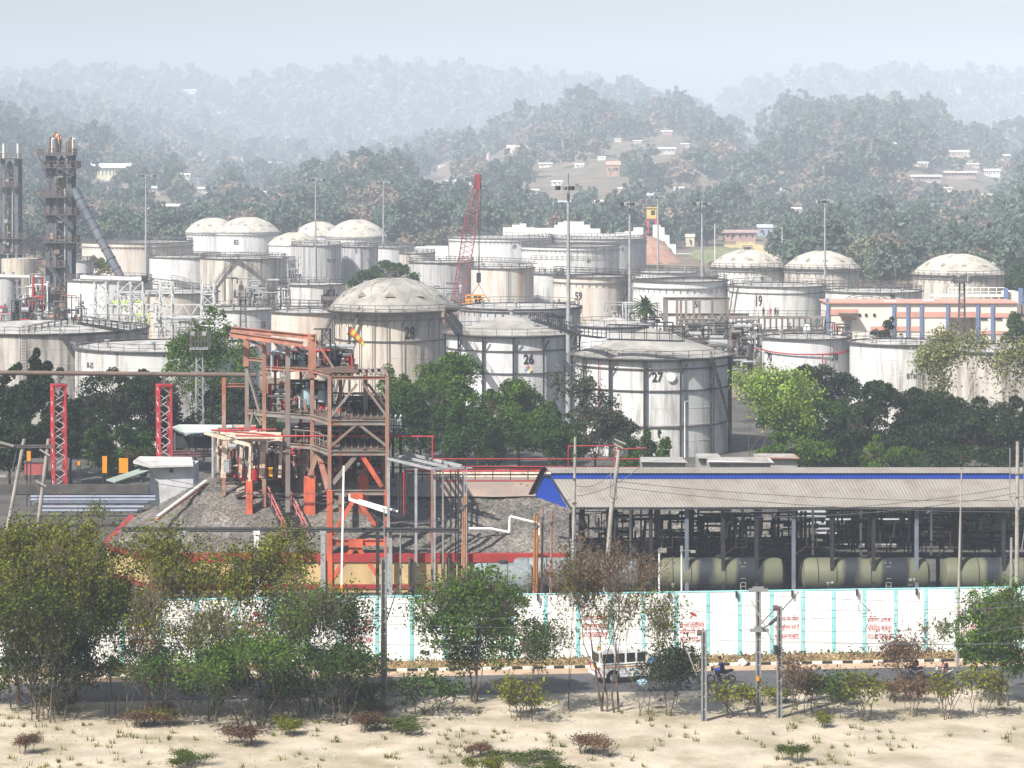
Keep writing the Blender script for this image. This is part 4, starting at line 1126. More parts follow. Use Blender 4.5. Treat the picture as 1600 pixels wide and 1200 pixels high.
manifold(440, 470, 400, 450, 560, 'dark ladder work beside the tall plain silver tank', 72, [DARK2, GREY], 24, 3, rmax=.14, bs=.6)
manifold(640, 720, 440, 482, 560, 'pale pipework under the ribbed tanks left of the crane jib', 73, [GREY, DARK2, PALE], 34, rmax=.18, bs=.7)
manifold(940, 1035, 470, 512, 470, 'pale pipes around the foot of the date palm', 74, [GREY, DARK2, PALE, DARK], 44, rmax=.18, bs=.6)
manifold(1020, 1150, 500, 545, 440, 'dense dark pipe trestle below the brown steel frame', 75, [DARK2, DARK, GREY, RUST2], 80, rmax=.18, bs=.7)
manifold(240, 350, 495, 530, 420, 'pale pipes in front of the roof of the tank marked 25', 76, [GREY, DARK2, PALE], 40, rmax=.16, bs=.6)
manifold(1290, 1330, 505, 535, 400, 'dark railings and ladder between the tank marked 70 and its neighbour', 77, [DARK2, DARK], 24, 3, rmax=.1, bs=.5)
manifold(832, 894, 490, 530, 378, 'dark knot of pipes and rails beside the roof of tank 26', 21, [DARK, DARK2, GREY], 36, rmax=.16)
manifold(505, 527, 452, 486, 420, 'dark machinery block at the left shoulder of the domed tank 28', 22, [DARK, DARK2], 26, 3)
manifold(690, 715, 480, 512, 400, 'dark pipes at the right shoulder of the domed tank 28', 23, [DARK, DARK2, RUST], 26, 3)
manifold(1140, 1190, 500, 560, 400, 'dark pipes and struts between the tanks 27 and 70', 24, [DARK2, GREY, RUST2, DARK], 44)
manifold(1100, 1180, 530, 580, 372, 'grimy steps and pipes at the right shoulder of tank 27', 25, [DARK2, GREY, DARK], 34)
manifold(640, 720, 478, 500, 520, 'orange machine and pale pipes behind the crane jib', 26, [ORNG, GREY, WHITE, DARK2], 26)
manifold(560, 600, 440, 470, 560, 'pale scaffolding behind the domed tank 28', 27, [GREY, WHITE], 18)
manifold(835, 900, 470, 500, 500, 'pale pipe stands between tank 59 and tank 26', 28, [GREY, DARK2, WHITE], 30)
manifold(350, 450, 425, 480, 500, 'grey pipes and posts in front of the ribbed grey tank', 29, [GREY, DARK2, GREY], 34, rmax=.18)
# ---- brown frame & platform with people
t = thing('open_framework', 'brown open steel frame standing before the tank marked 58', 'steel frame', (X(1090, 478), 478, 0)); Yr = 478
for px in (1038, 1042, 1058, 1064, 1072, 1084, 1093, 1113, 1128, 1137):
    b = MB(); b.beam(P(px, 467, Yr), (X(px, Yr), Yr, 0), .45); b.build('post', RUST2, t, world=True)
for py, a, c in ((467, 1036, 1140), (492, 1030, 1170), (516, 1040, 1140), (530, 1060, 1150)):
    for dy in (0, 4):
        b = MB(); b.ibeam(P(a, py, Yr + dy), P(c, py, Yr + dy), .5, .6); b.build('cross_beam', RUST2, t, world=True)
b = MB()
for k in range(8):
    a = 1058 + k * 10; b.beam(P(a, 494 if k % 2 else 514, Yr - .2), P(a + 10, 514 if k % 2 else 494, Yr - .2), .3)
    b.beam(P(a, 514 if k % 2 else 494, Yr - .2), P(a + 10, 494 if k % 2 else 514, Yr - .2), .22)
b.build('diagonal_bracing', DARK2, t, world=True)
t = thing('gantry_platform', 'long elevated steel platform crossing below the tank marked 19', 'platform', (X(1220, 470), 470, 0)); Yr = 470
zd = Z(495, Yr)
b = MB(); b.box(((X(1140, Yr) + X(1292, Yr)) / 2, Yr + 1.5, zd - .2), (X(1292, Yr) - X(1140, Yr), 3, .4)); b.build('deck', RUST2, t, world=True)
b = MB(); b.rail([(X(1140, Yr), Yr + .1, zd), (X(1290, Yr), Yr + .1, zd)], 1.1, .05, 1.8); b.build('railing', DARK2, t, world=True)
for i, px in enumerate(range(1150, 1292, 9)):
    b = MB(); b.beam(P(px, 497, Yr), P(px, 516, Yr), .3); b.build('hanger', DARK2, t, world=True)
b = MB(); b.ibeam(P(1140, 517, Yr), P(1292, 517, Yr), .5, .7); b.ibeam(P(1140, 517, Yr + 3), P(1292, 517, Yr + 3), .5, .7); b.build('lower_beam', RUST2, t, world=True)
b = MB()
for k in range(20): b.beam(P(1142 + k * 7.5, 518 if k % 2 else 528, Yr), P(1149.5 + k * 7.5, 528 if k % 2 else 518, Yr), .22)
b.beam(P(1140, 529, Yr), P(1292, 529, Yr), .3); b.build('truss', DARK2, t, world=True)
for px in (1148, 1190, 1240, 1288):
    b = MB(); b.beam(P(px, 516, Yr), (X(px, Yr), Yr, 0), .7); b.build('leg', DARK2, t, world=True)
# pipes behind platform
manifold(1235, 1300, 500, 520, 476, 'grey pipes resting on the right end of the elevated platform', 31, [DARK2, GREY], 20)
# goose neck vent
o = MB().path([P(1258, 520, 455), P(1258, 510, 455), P(1261, 508, 455), P(1264, 510, 455), P(1264, 516, 455)], .28, 8).build('gooseneck_vent', WHITE, origin=P(1258, 520, 455)); put(o, 'white gooseneck pipe behind the tank marked 70', 'pipe')
# red line on tank 70
t = thing('fire_line', 'thin red pipe running round the front of the tank marked 70', 'pipe', P(1259, 552, 368))
R = 136 * 376 / F / 2 + .25; xc, Yc = X(1259, 376), 376.3
pts = [(xc + R * math.sin(a), Yc - R * math.cos(a), Z(547 + 5 * math.cos(a), 372)) for a in [R_(k) for k in range(-75, 76, 10)]]
b = MB(); b.path([P(1175, 544, 374)] + pts, .1, 6); b.build('pipe', RED, t, world=True)
b = MB(); b.tube((pts[9][0], pts[9][1] - .1, 6), (pts[9][0], pts[9][1] - .1, pts[9][2]), .1, 6); b.build('downpipe', RED, t, world=True)
# hazard diamond on tank 26, disc on tank 27
hz = [mat('hazard blue', (.25, .4, .6), .6), mat('hazard red', (.5, .15, .12), .6), mat('hazard yellow', (.62, .55, .25), .6), mat('hazard white', (.8, .8, .8), .6)]
def on_tank(px, py, cx, w, Y, pr=.14):
    R = w * Y / F / 2; R = w * (Y + R) / F / 2; xc, Yc = X(cx, Y + R), Y + R
    a = math.asin((X(px, Y) - xc) / R); return Vector((xc + (R + pr) * math.sin(a), Yc - (R + pr) * math.cos(a), Z(py, Yc - R * math.cos(a)))), a
c, a = on_tank(825, 578, 800, 205, 374); r = .62; t_ = Vector((math.cos(a), math.sin(a), 0)); up = Vector((0, 0, 1))
b = MB(); nrm = Vector((math.sin(a), -math.cos(a), 0)) * .04
for k, (dx, dz) in enumerate(((-.5, 0), (0, .5), (.5, 0), (0, -.5))):
    b.mi = k; m_ = c + t_ * dx * r * 1.0 + up * dz * r * 1.15
    b.quad(m_ + t_ * -.48 * r, m_ + up * -.55 * r, m_ + t_ * .48 * r, m_ + up * .55 * r)
    b.quad(m_ + t_ * -.48 * r - nrm, m_ + up * .55 * r - nrm, m_ + t_ * .48 * r - nrm, m_ + up * -.55 * r - nrm)
o = b.build('hazard_sign', hz, origin=c); put(o, 'four coloured hazard diamond on the shell of tank 26', 'sign')
c, a = on_tank(1048, 589, 1018, 240, 335); b = MB(); b.tube(c, c + Vector((math.sin(a), -math.cos(a), 0)) * .12, .62, 24)
o = b.build('round_sign', WHITE, origin=c); put(o, 'round white disc beside the number 27', 'sign')

# ---- crane
t = thing('crawler_crane', 'red lattice crane jib rising behind the domed tank 28', 'crane', (X(716, 520), 520, 0)); Yk = 520
b = MB(); a0 = P(716, 488, Yk); a1 = P(746, 284, Yk)
foot = Vector((a0.x - 1.2, Yk, 3))
def lat3(b, p, q, w0, w1, w2, n, r, rd):
    p = Vector(p); q = Vector(q); d = (q - p).normalized(); a = Vector((0, 1, 0)); c = d.cross(a).normalized()
    def cor(u):
        w = (w0 + (w1 - w0) * min(1, u / .15)) if u < .15 else (w1 if u < .75 else w1 + (w2 - w1) * (u - .75) / .25)
        w /= 2; m_ = p.lerp(q, u); return [m_ - a * w - c * w, m_ - a * w + c * w, m_ + a * w + c * w, m_ + a * w - c * w]
    L = [cor(i / n) for i in range(n + 1)]
    for i in range(n):
        for k in range(4):
            b.beam(L[i][k], L[i + 1][k], r); j = (k + 1) % 4
            b.beam(L[i][k] if i % 2 else L[i][j], L[i + 1][j] if i % 2 else L[i + 1][k], rd)
CR = mat('crane red', (.26, .06, .07), .6, .15, .5)
lat3(b, foot, a1, 1.0, 2.5, 1.0, 30, .2, .11); b.build('jib', CR, t, world=True)
b = MB(); tip = P(748, 272, Yk); b.beam(a1, tip, .9); b.box(a1, (1.3, 1.0, 3)); b.build('jib_head', CR, t, world=True)
b = MB(); b.tube(tip, P(748, 436, Yk), .06, 5); b.tube(tip + Vector((.5, 0, 0)), P(748.5, 436, Yk), .06, 5)
b.tube(a1, P(708, 478, Yk + 2), .05, 5); b.build('cable', DARK, t, world=True)
b = MB(); b.box(P(748, 434, Yk), (.9, .6, 2)); b.tube(P(748, 438, Yk), P(748, 444, Yk), .12, 6); b.build('hook_block', DARK, t, world=True)
b = MB(); b.tube(P(748, 444, Yk), P(731, 469, Yk), .06, 5); b.tube(P(748, 444, Yk), P(768, 478, Yk), .06, 5); b.build('sling', CR, t, world=True)
b = MB(); b.box((foot.x, Yk, 2.4), (5, 3.4, 2.6)); b.build('cab', YELO, t, world=True)
for s_ in (-1, 1): b = MB(); b.box((foot.x, Yk + s_ * 1.8, .6), (6, .9, 1.2)); b.build('crawler_track', DARK, t, world=True)
t = thing('orange_machine', 'orange lifting frame with pulleys hanging at the crane slings', 'machine', P(735, 472, 515))
OY = mat('orange yellow paint', (.75, .30, .05), .6, .15, .5)
b = MB(); b.rail([P(728, 472, 515), P(756, 472, 515)], 1.4, .12, 1.2); b.box(P(733, 470, 515), (1.4, 1, 1)); b.build('frame', OY, t, world=True)
b = MB(); b.box(P(748, 470, 516), (1.6, 1, 1.4)); b.tube(P(740, 464, 516), P(752, 464, 516), .3, 8); b.build('winch', DARK, t, world=True)
b = MB(); b.box(P(724, 482, 515), (.9, .8, 2)); b.build('support', OY, t, world=True)
# ================================================================ MOUND, PROCESS FRAME
def rubble_mat():
    m = mat('grey rubble', (.145, .132, .118), .95, .3, .25, st=(.085, .078, .072), sta=.5, stsc=.35)
    N = m.node_tree.nodes; L = m.node_tree.links; b = N['Principled BSDF']
    tc = N.new('ShaderNodeTexCoord'); v = N.new('ShaderNodeTexVoronoi'); v.inputs['Scale'].default_value = 6.5
    nz = N.new('ShaderNodeTexNoise'); nz.inputs['Scale'].default_value = 1.5; nz.inputs['Detail'].default_value = 5
    mx = N.new('ShaderNodeMix'); mx.data_type = 'VECTOR'; mx.inputs[0].default_value = .25
    L.new(tc.outputs['Object'], nz.inputs['Vector']); L.new(tc.outputs['Object'], mx.inputs[4]); L.new(nz.outputs['Color'], mx.inputs[5]); L.new(mx.outputs[1], v.inputs['Vector'])
    bp = N.new('ShaderNodeBump'); bp.inputs['Distance'].default_value = .09; L.new(v.outputs['Distance'], bp.inputs['Height']); bp.invert = True
    L.new(bp.outputs[0], b.inputs['Normal'])
    src = b.inputs['Base Color'].links[0].from_socket
    hs = N.new('ShaderNodeHueSaturation'); sp = N.new('ShaderNodeSeparateColor'); L.new(v.outputs['Color'], sp.inputs[0])
    mr = N.new('ShaderNodeMapRange'); mr.inputs[3].default_value = .65; mr.inputs[4].default_value = 1.7; L.new(sp.outputs[0], mr.inputs[0])
    L.new(mr.outputs[0], hs.inputs['Value']); L.new(src, hs.inputs['Color']); L.new(hs.outputs[0], b.inputs['Base Color'])
    return m
RUB = rubble_mat()
def hm(x, y):
    d1 = (y - 231.3) * .41
    d2 = ((x + 33.2) * 7.7 + (y - 231) * 5) / 9.2 * .55
    d3 = (29 - x) * .5
    d4 = (x + 37.6) * .56
    d5 = (254 - y) * .7
    h = min(d1, d2, d3, d4, 4.9)
    if y > 252: h = min(h, 4.9 - (y - 252) * 2)
    return max(0, 3.45 + max(-.2 if y < 252 else -9, h))
def mound():
    xs = np.arange(-50, 72, .45); ys = list(np.arange(231.3, 246, .45)) + list(np.linspace(246.5, 252, 8)) + [253, 254, 255, 256.4]
    v = []; f = []; idx = {}
    for j, y in enumerate(ys):
        for i, x in enumerate(xs):
            if ((x + 33.2) * 7.7 + (y - 231) * 5) / 9.2 < -.3 or x < -37.9 or x > 29.5: continue
            k = noise.noise(Vector((x * .9, y * .9, 0))) * .16 + noise.noise(Vector((x * 2.3, y * 2.3, 7))) * .12
            flat = hm(x, y) > 8.3
            idx[i, j] = len(v); v.append((x, y, hm(x, y) + (0 if flat else k)))
    for (i, j), a in idx.items():
        if (i + 1, j) in idx and (i, j + 1) in idx and (i + 1, j + 1) in idx:
            f.append((a, idx[i + 1, j], idx[i + 1, j + 1], idx[i, j + 1]))
    b = MB(); b.v = v; b.f = f; b.m = [0] * len(f); put(b.build('rubble_mound', RUB, smooth=False), kind='structure')
mound()
# concrete apron on the crest
APR = mat('reddish cement apron', (.30, .225, .185), .9, .2, .4, st=(.22, .19, .17), sta=.52, stsc=.4)
b = MB(); n = 60; v = []; f = []
for i in range(n + 1):
    x = -26 + i * (30.0 / n)
    for k, (y, z) in enumerate(((240.3 + .5 * noise.noise(Vector((x * .3, 0, 0))), hm(x, 240.3) + .28), (243.6, 8.45), (246, 8.47))): v.append((x, y, z))
for i in range(n):
    for k in range(2): f.append((i * 3 + k, (i + 1) * 3 + k, (i + 1) * 3 + k + 1, i * 3 + k + 1))
b.add(v, f); put(b.build('cement_apron', APR), kind='structure')
# retaining wall
YLW = mat('ochre retaining wall', (.58, .42, .20), .85, .12, .4, st=(.36, .26, .15), sta=.56, stsc=.5, streak=.3)
RDB = mat('red painted coping', (.36, .04, .035), .6, .18, .8, st=(.2, .05, .05), sta=.62, stsc=1.5)
t = thing('retaining_wall', 'ochre retaining wall with red bands holding up the rubble mound', 'wall', (0, 231, 0))
def run(b, pts, z0, z1, th, off=0):
    for a, c in zip(pts[:-1], pts[1:]):
        a = Vector(a); c = Vector(c); d = (c - a).normalized(); nrm = Vector((d.y, -d.x, 0)) * off
        b.beam(a + nrm + Vector((0, 0, (z0 + z1) / 2)), c + nrm + Vector((0, 0, (z0 + z1) / 2)), th, z1 - z0)
pts = [(-37.9, 256, 0), (-37.6, 238.7, 0), (-32.5, 231.1, 0), (5, 231.1, 0)]
b = MB(); run(b, pts, 0, 2.75, .5); b.build('wall_face', YLW, t, world=True)
b = MB(); run(b, pts, 2.75, 3.5, .7, .03); b.build('red_coping', RDB, t, world=True)
b = MB(); run(b, pts, .35, .75, .62, .05); b.build('red_plinth', RDB, t, world=True)
for px in (372, 505, 640, 700):
    b = MB(); b.box((X(px, 230.6), 230.6, 1.6), (.7 if px == 372 else .25, .5, 3.2)); b.build('buttress', DARK if px == 372 else DARK2, t, world=True)

# ---- the process frame
t = thing('process_rig', 'tall rusty open steel frame with decks, leaning over the rubble mound', 'steel frame', (X(515, 231), 231, 0)); PF = t
def pz(py, Y): return Z(py, Y)
L3, L2, L1 = 19.25, 15.3, 12.55
cols = [ # px, Y, top, bottom, mat, w
 (515, 231, L3 + .2, 0, RUST, .42), (605, 231, L3 + .2, 0, RUST, .42), (571, 238, L3, None, RUST2, .5), (532, 238, L3, None, RUST, .4),
 (488, 236, 22.9, 9.6, RUST, .45), (450, 237.5, 22.2, None, RUST2, .55), (413, 239, 22.4, None, RUST, .45), (386, 241, 23.1, None, RUST2, .45), (350, 241, 18.5, None, RUST, .45), (390, 238.6, 12.8, None, RUST, .22),
 (600, 239, L3, None, RUST2, .35), (470, 242, 19.5, None, RUST2, .3), (430, 244, 19.5, None, RUST, .3)]
for px, Y, zt_, zb, m, w in cols:
    x = X(px, Y); zb = hm(x, Y) if zb is None else zb
    b = MB(); b.ibeam((x, Y, zb), (x, Y, zt_), w * .8, w * .8); b.build('column', m, t, world=True)
for px in (515, 605):
    b = MB(); b.beam((X(px, 231) + .02, 230.9, 0), (X(px, 231) + .02, 230.9, 9.2), .5); b.build('orange_leg', ORNG, t, world=True)
for px, y0, y1, w in ((390, 750, 800, 10), (484, 745, 798, 18), (568, 742, 797, 15)):
    Y = 238.2; b = MB(); b.box((X(px, Y), Y, (pz(y0, Y) + pz(y1 + 8, Y)) / 2), (w * Y / F, .9, pz(y0, Y) - pz(y1 + 8, Y))); b.build('footing', ORNG, t, world=True)
FR = [(386, 241), (413, 239), (450, 237.5), (488, 236), (515, 231), (605, 231)]
def lvl(z, pts, m, w=.3, h=.32, y_off=0):
    for (a, Ya), (c, Yc_) in zip(pts[:-1], pts[1:]):
        b = MB(); b.ibeam((X(a, Ya), Ya, z), (X(c, Yc_), Yc_, z), w, h); b.build('beam', m, t, world=True)
BK = [(470, 243), (600, 239.5)]
lvl(L3 + .1, [FR[4], FR[5], (600, 239)], RUST); lvl(19.6, [FR[1], FR[2], FR[3], FR[4]], RUST); lvl(20.3, FR[:2], RUST)
lvl(L2, FR + [(600, 239)], RUST2, .3, .45); lvl(L1, FR[2:] + [(600, 239)], RUST2, .3, .42); lvl(15.6, [(386, 241), (470, 246), (600, 241)], RUST)
lvl(17.8, [(350, 241), (386, 241)], RUST); lvl(19.4, [(532, 238), (571, 238), (600, 239)], RUST); lvl(9.0, FR[4:], RUST2, .3, .45); lvl(4.5, FR[4:], ORNG, .3, .55)
def deck(pts, z, m, th=.1):
    P_ = [Vector((X(a, Y), Y, z)) for a, Y in pts]; n = len(P_)
    b = MB(); b.add(P_ + [p + Vector((0, 0, th)) for p in P_], [tuple(range(n))[::-1], tuple(range(n, 2 * n))] + [(i, (i + 1) % n, n + (i + 1) % n, n + i) for i in range(n)])
    b.build('deck', m, t, world=True)
GRT = mat('rusty grating', (.09, .075, .065), .85, .4, 2.0, st=(.2, .10, .06), sta=.58, stsc=1.5)
deck([(450, 237.6), (488, 236.1), (512, 231.3), (560, 231.3), (560, 240), (460, 243)], 19.75, GRT)
for k in range(9):
    a = 520 + k * 10; b = MB(); b.beam((X(a, 231.2), 231.2, L3 + .35), (X(a - 4, 238.6), 238.6, L3 + .35), .3, .08); b.build('grating_plank', RUST2, t, world=True)
for z in (L2 + .3, L1 + .3):
    deck([(450, 238), (488, 236.3), (516, 231.3), (603, 231.3), (600, 239.3), (470, 244)], z, GRT)
    for k in range(14):
        a = 470 + k * 10; y0 = 231.3 if a > 515 else 236.2; b = MB(); b.beam((X(a, y0), y0, z + .18), (X(a, 239), 239, z + .18), .12, .1); b.build('joist', RUST2, t, world=True)
# gantry rails on top
b = MB(); b.ibeam(P(362, 514, 241), P(491, 527, 235.6), .4, .45); b.build('gantry_beam', SALM, t, world=True)
b = MB(); b.ibeam(P(360, 522, 239.6), P(473, 538, 235.2), .35, .5); b.build('gantry_beam', SALM, t, world=True)
b = MB(); b.beam(P(488, 522, 235.9), P(488, 590, 235.9), .75, .5); b.build('gantry_post', SALM, t, world=True)
b = MB(); b.beam(P(385, 522, 240.9), P(385, 572, 240.9), .5); b.build('gantry_post', SALM, t, world=True)
def br(a, c, m=RUST2, w=.22):
    b = MB(); b.beam(P(*a), P(*c), w); b.build('brace', m, t, world=True)
for A_ in [((494, 532, 236), (528, 586, 236), RUST), ((516, 652, 231), (558, 600, 231)), ((604, 650, 231), (566, 598, 231)), ((516, 698, 231), (556, 664, 231)), ((603, 696, 231), (562, 664, 231)),
           ((386, 576, 240.6), (410, 658, 239.4)), ((390, 528, 241), (412, 548, 240)), ((424, 530, 239), (440, 548, 239), DARK2), ((456, 532, 238), (476, 556, 238), DARK2),
           ((483, 745, 236), (497, 706, 236), RUST, .4), ((497, 706, 236), (513, 766, 233), RUST, .4), ((520, 755, 231.2), (556, 712, 231.2), RUST2, .4), ((597, 760, 231.2), (566, 712, 231.2), ORNG, .4), ((590, 740, 237), (565, 712, 237), RUST2, .3), ((566, 742, 237), (580, 712, 237), ORNG, .3),
           ((556, 776, 231), (519, 836, 231), ORNG, .4), ((556, 776, 231), (590, 826, 231), ORNG, .4), ((556, 850, 231), (518, 905, 231), ORNG, .4), ((556, 850, 231), (591, 900, 231), ORNG, .4),
           ((384, 690, 240), (396, 640, 240)), ((396, 640, 240), (408, 664, 240)), ((605, 640, 238), (575, 600, 238), RUST), ((400, 690, 240), (413, 740, 240), RUST), ((350, 735, 240), (362, 700, 240), RUST)]: br(*A_)
b = MB(); b.box(P(556, 776, 230.8), (1.3, .3, .6)); b.build('gusset', ORNG, t, world=True)
b = MB(); b.box(P(556, 850, 230.8), (1.3, .3, .6)); b.build('gusset', ORNG, t, world=True)
def prail(pts, z, m, h=1.05, name='railing'):
    b = MB(); b.rail([(X(a, Y), Y, z) for a, Y in pts], h, .035, 1.1); b.build(name, m, t, world=True)
prail([(418, 240), (446, 238.5)], 19.9, RED); prail([(452, 238), (486, 236.5)], 19.9, DARK); prail([(462, 243), (548, 240)], 19.9, DARK)
prail([(548, 240), (550, 233)], 19.9, RED); prail([(480, 242.5), (598, 239.4)], L2 + .4, DARK); prail([(418, 239.6), (448, 238.5), (476, 238)], L2 + .4, RUST2); prail([(540, 239), (598, 239)], L1 + .4, DARK2)
prail([(450, 237.9), (487, 236.2), (512, 231.6)], L1 + .4, RUST2)
# red lines and rails
for a, c in (((330, 672, 236), (432, 671, 236)), ((368, 681, 233), (678, 682, 233)), ((676, 682, 233), (676, 718, 233)), ((330, 672, 236), (430, 680, 236))):
    b = MB(); b.tube(P(*a), P(*c), .08, 6); b.build('red_pipe', RED, t, world=True)
# vessels on the decks
def vessel(px, py0, py1, Y, r, m, name='vertical_vessel'):
    b = MB(); z0, z1 = pz(py1, Y), pz(py0, Y); b.lathe([(.01, z0), (r, z0 + r * .3), (r, z1 - r * .3), (.01, z1)], 16, (X(px, Y), Y, 0)); b.tube((X(px, Y), Y, z1), (X(px, Y), Y, z1 + .5), r * .3, 8); b.build(name, m, t, smooth=True, world=True)
BLD = mat('pale blue drum', (.32, .42, .50), .6, .15, .8)
for a in ((480, 605, 640, 239, .55, BLD), (505, 608, 630, 239, .5, BLD), (436, 545, 575, 240, .7, BLD), (468, 552, 580, 239, .6, BLD), (490, 600, 630, 240, .25, DARK), (470, 625, 645, 240, .3, DARK), (517, 548, 585, 238, .2, DARK), (524, 545, 584, 238, .2, DARK), (497, 560, 584, 238.5, .3, WHITE), (545, 636, 650, 237, .35, RUST2), (530, 638, 650, 237, .35, RED), (478, 632, 655, 238, .2, RUST2)): vessel(*a)
b = MB(); b.path([P(490, 514, 240), P(517, 514, 240)], .07, 5); b.path([P(503, 514, 240), P(503, 560, 240)], .06, 5); b.path([P(516, 514, 240), P(516, 575, 240)], .09, 5); b.path([P(503, 535, 240), P(516, 517, 240), P(503, 517, 240), P(516, 535, 240)], .04, 5); b.build('hoist_frame', DARK, t, world=True)
manifold(416, 486, 548, 582, 238.5, 'tangle of valves and pipes on the top deck of the rusty frame', 41, [DARK, DARK2, RED, GREY, DARK, RUST2, DARK, DARK2], 150, 4, rmin=.05, rmax=.17, bs=.42)
manifold(488, 550, 545, 588, 238, 'dark valve tree at the right of the top deck', 42, [DARK, DARK, DARK2, DARK, GREY, RUST2, RED], 210, 4, rmin=.05, rmax=.17, bs=.42)
manifold(416, 515, 596, 652, 239, 'pipes standing on the middle deck of the rusty frame', 43, [DARK, RED, DARK2, WHITE, GREY, DARK, DARK, DARK2, RUST2], 190, 4, rmin=.05, rmax=.17, bs=.42)
manifold(516, 604, 615, 656, 238.5, 'pipes on the right part of the middle deck', 44, [DARK, RED, DARK2, GREY], 110, 3, rmin=.05, rmax=.15, bs=.42)
manifold(440, 604, 668, 702, 238, 'pipes and valves on the lowest deck of the rusty frame', 45, [DARK, RED, DARK2, WHITE, RUST2, RUST], 210, 4, rmin=.05, rmax=.15, bs=.42)
CREAM = mat('cream flaking paint', (.58, .50, .41), .8, .15, 1, st=(.32, .17, .10), sta=.58, stsc=1.6)
manifold(330, 400, 672, 748, 242, 'cream and rusty loading pipes on the mound, left of the stair', 46, [CREAM, CREAM, DARK, RED, GREY, DARK2], 150, 6, rmin=.05, rmax=.18, bs=.42)
manifold(400, 480, 690, 750, 242, 'dark and cream pipework behind the head of the stair', 47, [DARK, CREAM, DARK2, GREY, WHITE, RED], 170, 6, rmin=.05, rmax=.18, bs=.42)
manifold(480, 604, 715, 752, 243, 'dark pump pipework on the mound under the rusty frame', 48, [DARK, RED, DARK2, GREY, DARK], 150, 6, rmin=.05, rmax=.18, bs=.42)
# cream beams platform at left
t2 = thing('loading_deck', 'cream peeling deck on stout posts at the left of the rusty frame', 'platform', (X(395, 239), 239, 8.3)); t = t2
for a in (352, 378, 392, 412, 440): b = MB(); b.beam(P(a, 690, 239), P(a - 3, 746, 239), .5 if a in (352, 412) else .3); b.build('post', CREAM, t, world=True)
for a in (((345, 676, 240), (440, 678, 238)), ((375, 688, 238), (442, 686, 237)), ((320, 676, 238), (392, 696, 236))): b = MB(); b.beam(P(*a[0]), P(*a[1]), .3, .28); b.build('beam', CREAM, t, world=True)
deck([(350, 240), (375, 237), (440, 237), (440, 240)], pz(684, 238), CREAM)
b = MB(); b.beam(P(391, 696, 236), P(390, 752, 236), .22); b.build('post', CREAM, t, world=True)
# drums on the mound
for px, py, w, m, lab in ((383, 742, 1.1, RED, 'red drum lying on the mound left of the stair head'), (397, 742, 1.0, RED, 'second red drum, just right of the first one on the mound'), (446, 738, 1.5, mat('maroon paint', (.16, .05, .05), .6), 'maroon drum right of the head of the stair'), (632, 746, .8, RED, 'red drum on the mound behind the vertical pipes')):
    c = P(px, py, 241.5); b = MB(); b.lathe([(.01, -w * .55), (w * .5, -w * .5), (w * .55, 0), (w * .5, w * .5), (.01, w * .55)], 18, c)
    o = b.build('steel_drum', m, origin=(c.x, c.y, c.z - w * .55), smooth=True); put(o, lab, 'drum')
o = MB().box(P(423, 738, 239), (.35, .3, .8)).box(P(423, 731, 239), (.42, .36, .1)).build('yellow_box', YELO, origin=P(423, 745, 239)); put(o, 'small yellow box at the head of the stair', 'box')
o = MB().box(P(354, 729, 238), (.5, .35, 1.0)).box(P(354, 719, 238), (.56, .4, .1)).build('grey_cabinet', GREY, origin=P(354, 738, 238)); put(o, 'grey cabinet by the cream loading pipes', 'cabinet')
# stair down the mound
t = thing('mound_stair', 'dark steel stair with pink handrails climbing the rubble mound', 'stair', P(462, 835, 233.5))
p, q = Vector((X(463, 233), 233, hm(X(463, 233), 233) + .45)), Vector((X(418, 243), 243, 8.9))
b = MB(); b.stairs(p, q, 1.9, 26); b.build('flight', DARK, t, world=True)
fl = Vector((q.x - p.x, q.y - p.y, 0)).normalized(); sd_ = fl.cross(Vector((0, 0, 1))) * .95
HR = mat('pink red handrail', (.42, .13, .13), .7, .2, 1)
for k in (-1, 1): b = MB(); b.rail([p + sd_ * k, q + sd_ * k], 1.15, .05, 2.0); b.build('handrail', HR, t, world=True)
# railing and pipes on the crest right of the frame
t = thing('crest_railing', 'long thin red and black railing along the crest of the mound', 'railing', P(640, 752, 243.4))
b = MB(); b.rail([(X(605, 243.6), 243.6, 8.4), (X(880, 243.6), 243.6, 8.4)], 1.35, .045, 1.75); b.build('rail', DARK, t, world=True)
b = MB(); b.tube((X(675, 243.5), 243.5, 8.5), (X(880, 243.5), 243.5, 8.5), .06, 6); b.tube((X(650, 243.5), 243.5, 9.85), (X(880, 243.5), 243.5, 9.85), .045, 6); b.build('red_rail', RED, t, world=True)
for i, (py, Y, r, m) in enumerate(((740, 247, .16, CREAM), (736, 250, .12, RED), (745, 246, .12, CREAM), (731, 262, .1, RED), (717, 272, .06, RED))):
    o = MB().tube(P(620 + 12 * i, py, Y), P(1000, py, Y), r, 8).build('crest_pipe', m, origin=P(620, py, Y)); put(o, ['cream pipe lying behind the crest railing', 'thin red pipe above the cream one on the mound', 'lowest cream pipe along the crest', 'red pipe far back on top of the mound', 'topmost thin red line in front of the green trees'][i], 'pipe')
for px, y0 in ((887, 707), (600 + 305, 700), (700, 682)): pass
t = thing('pipe_hoop', 'red pipe hoop standing before the dark trees right of the mound', 'pipe', P(920, 730, 262))
b = MB(); b.path([P(888, 735, 262), P(888, 697, 262), P(973, 696, 262)], .06, 6); b.path([P(960, 735, 262), P(960, 702, 262), P(1010, 700, 262)], .06, 6); b.build('pipe', RED, t, world=True)

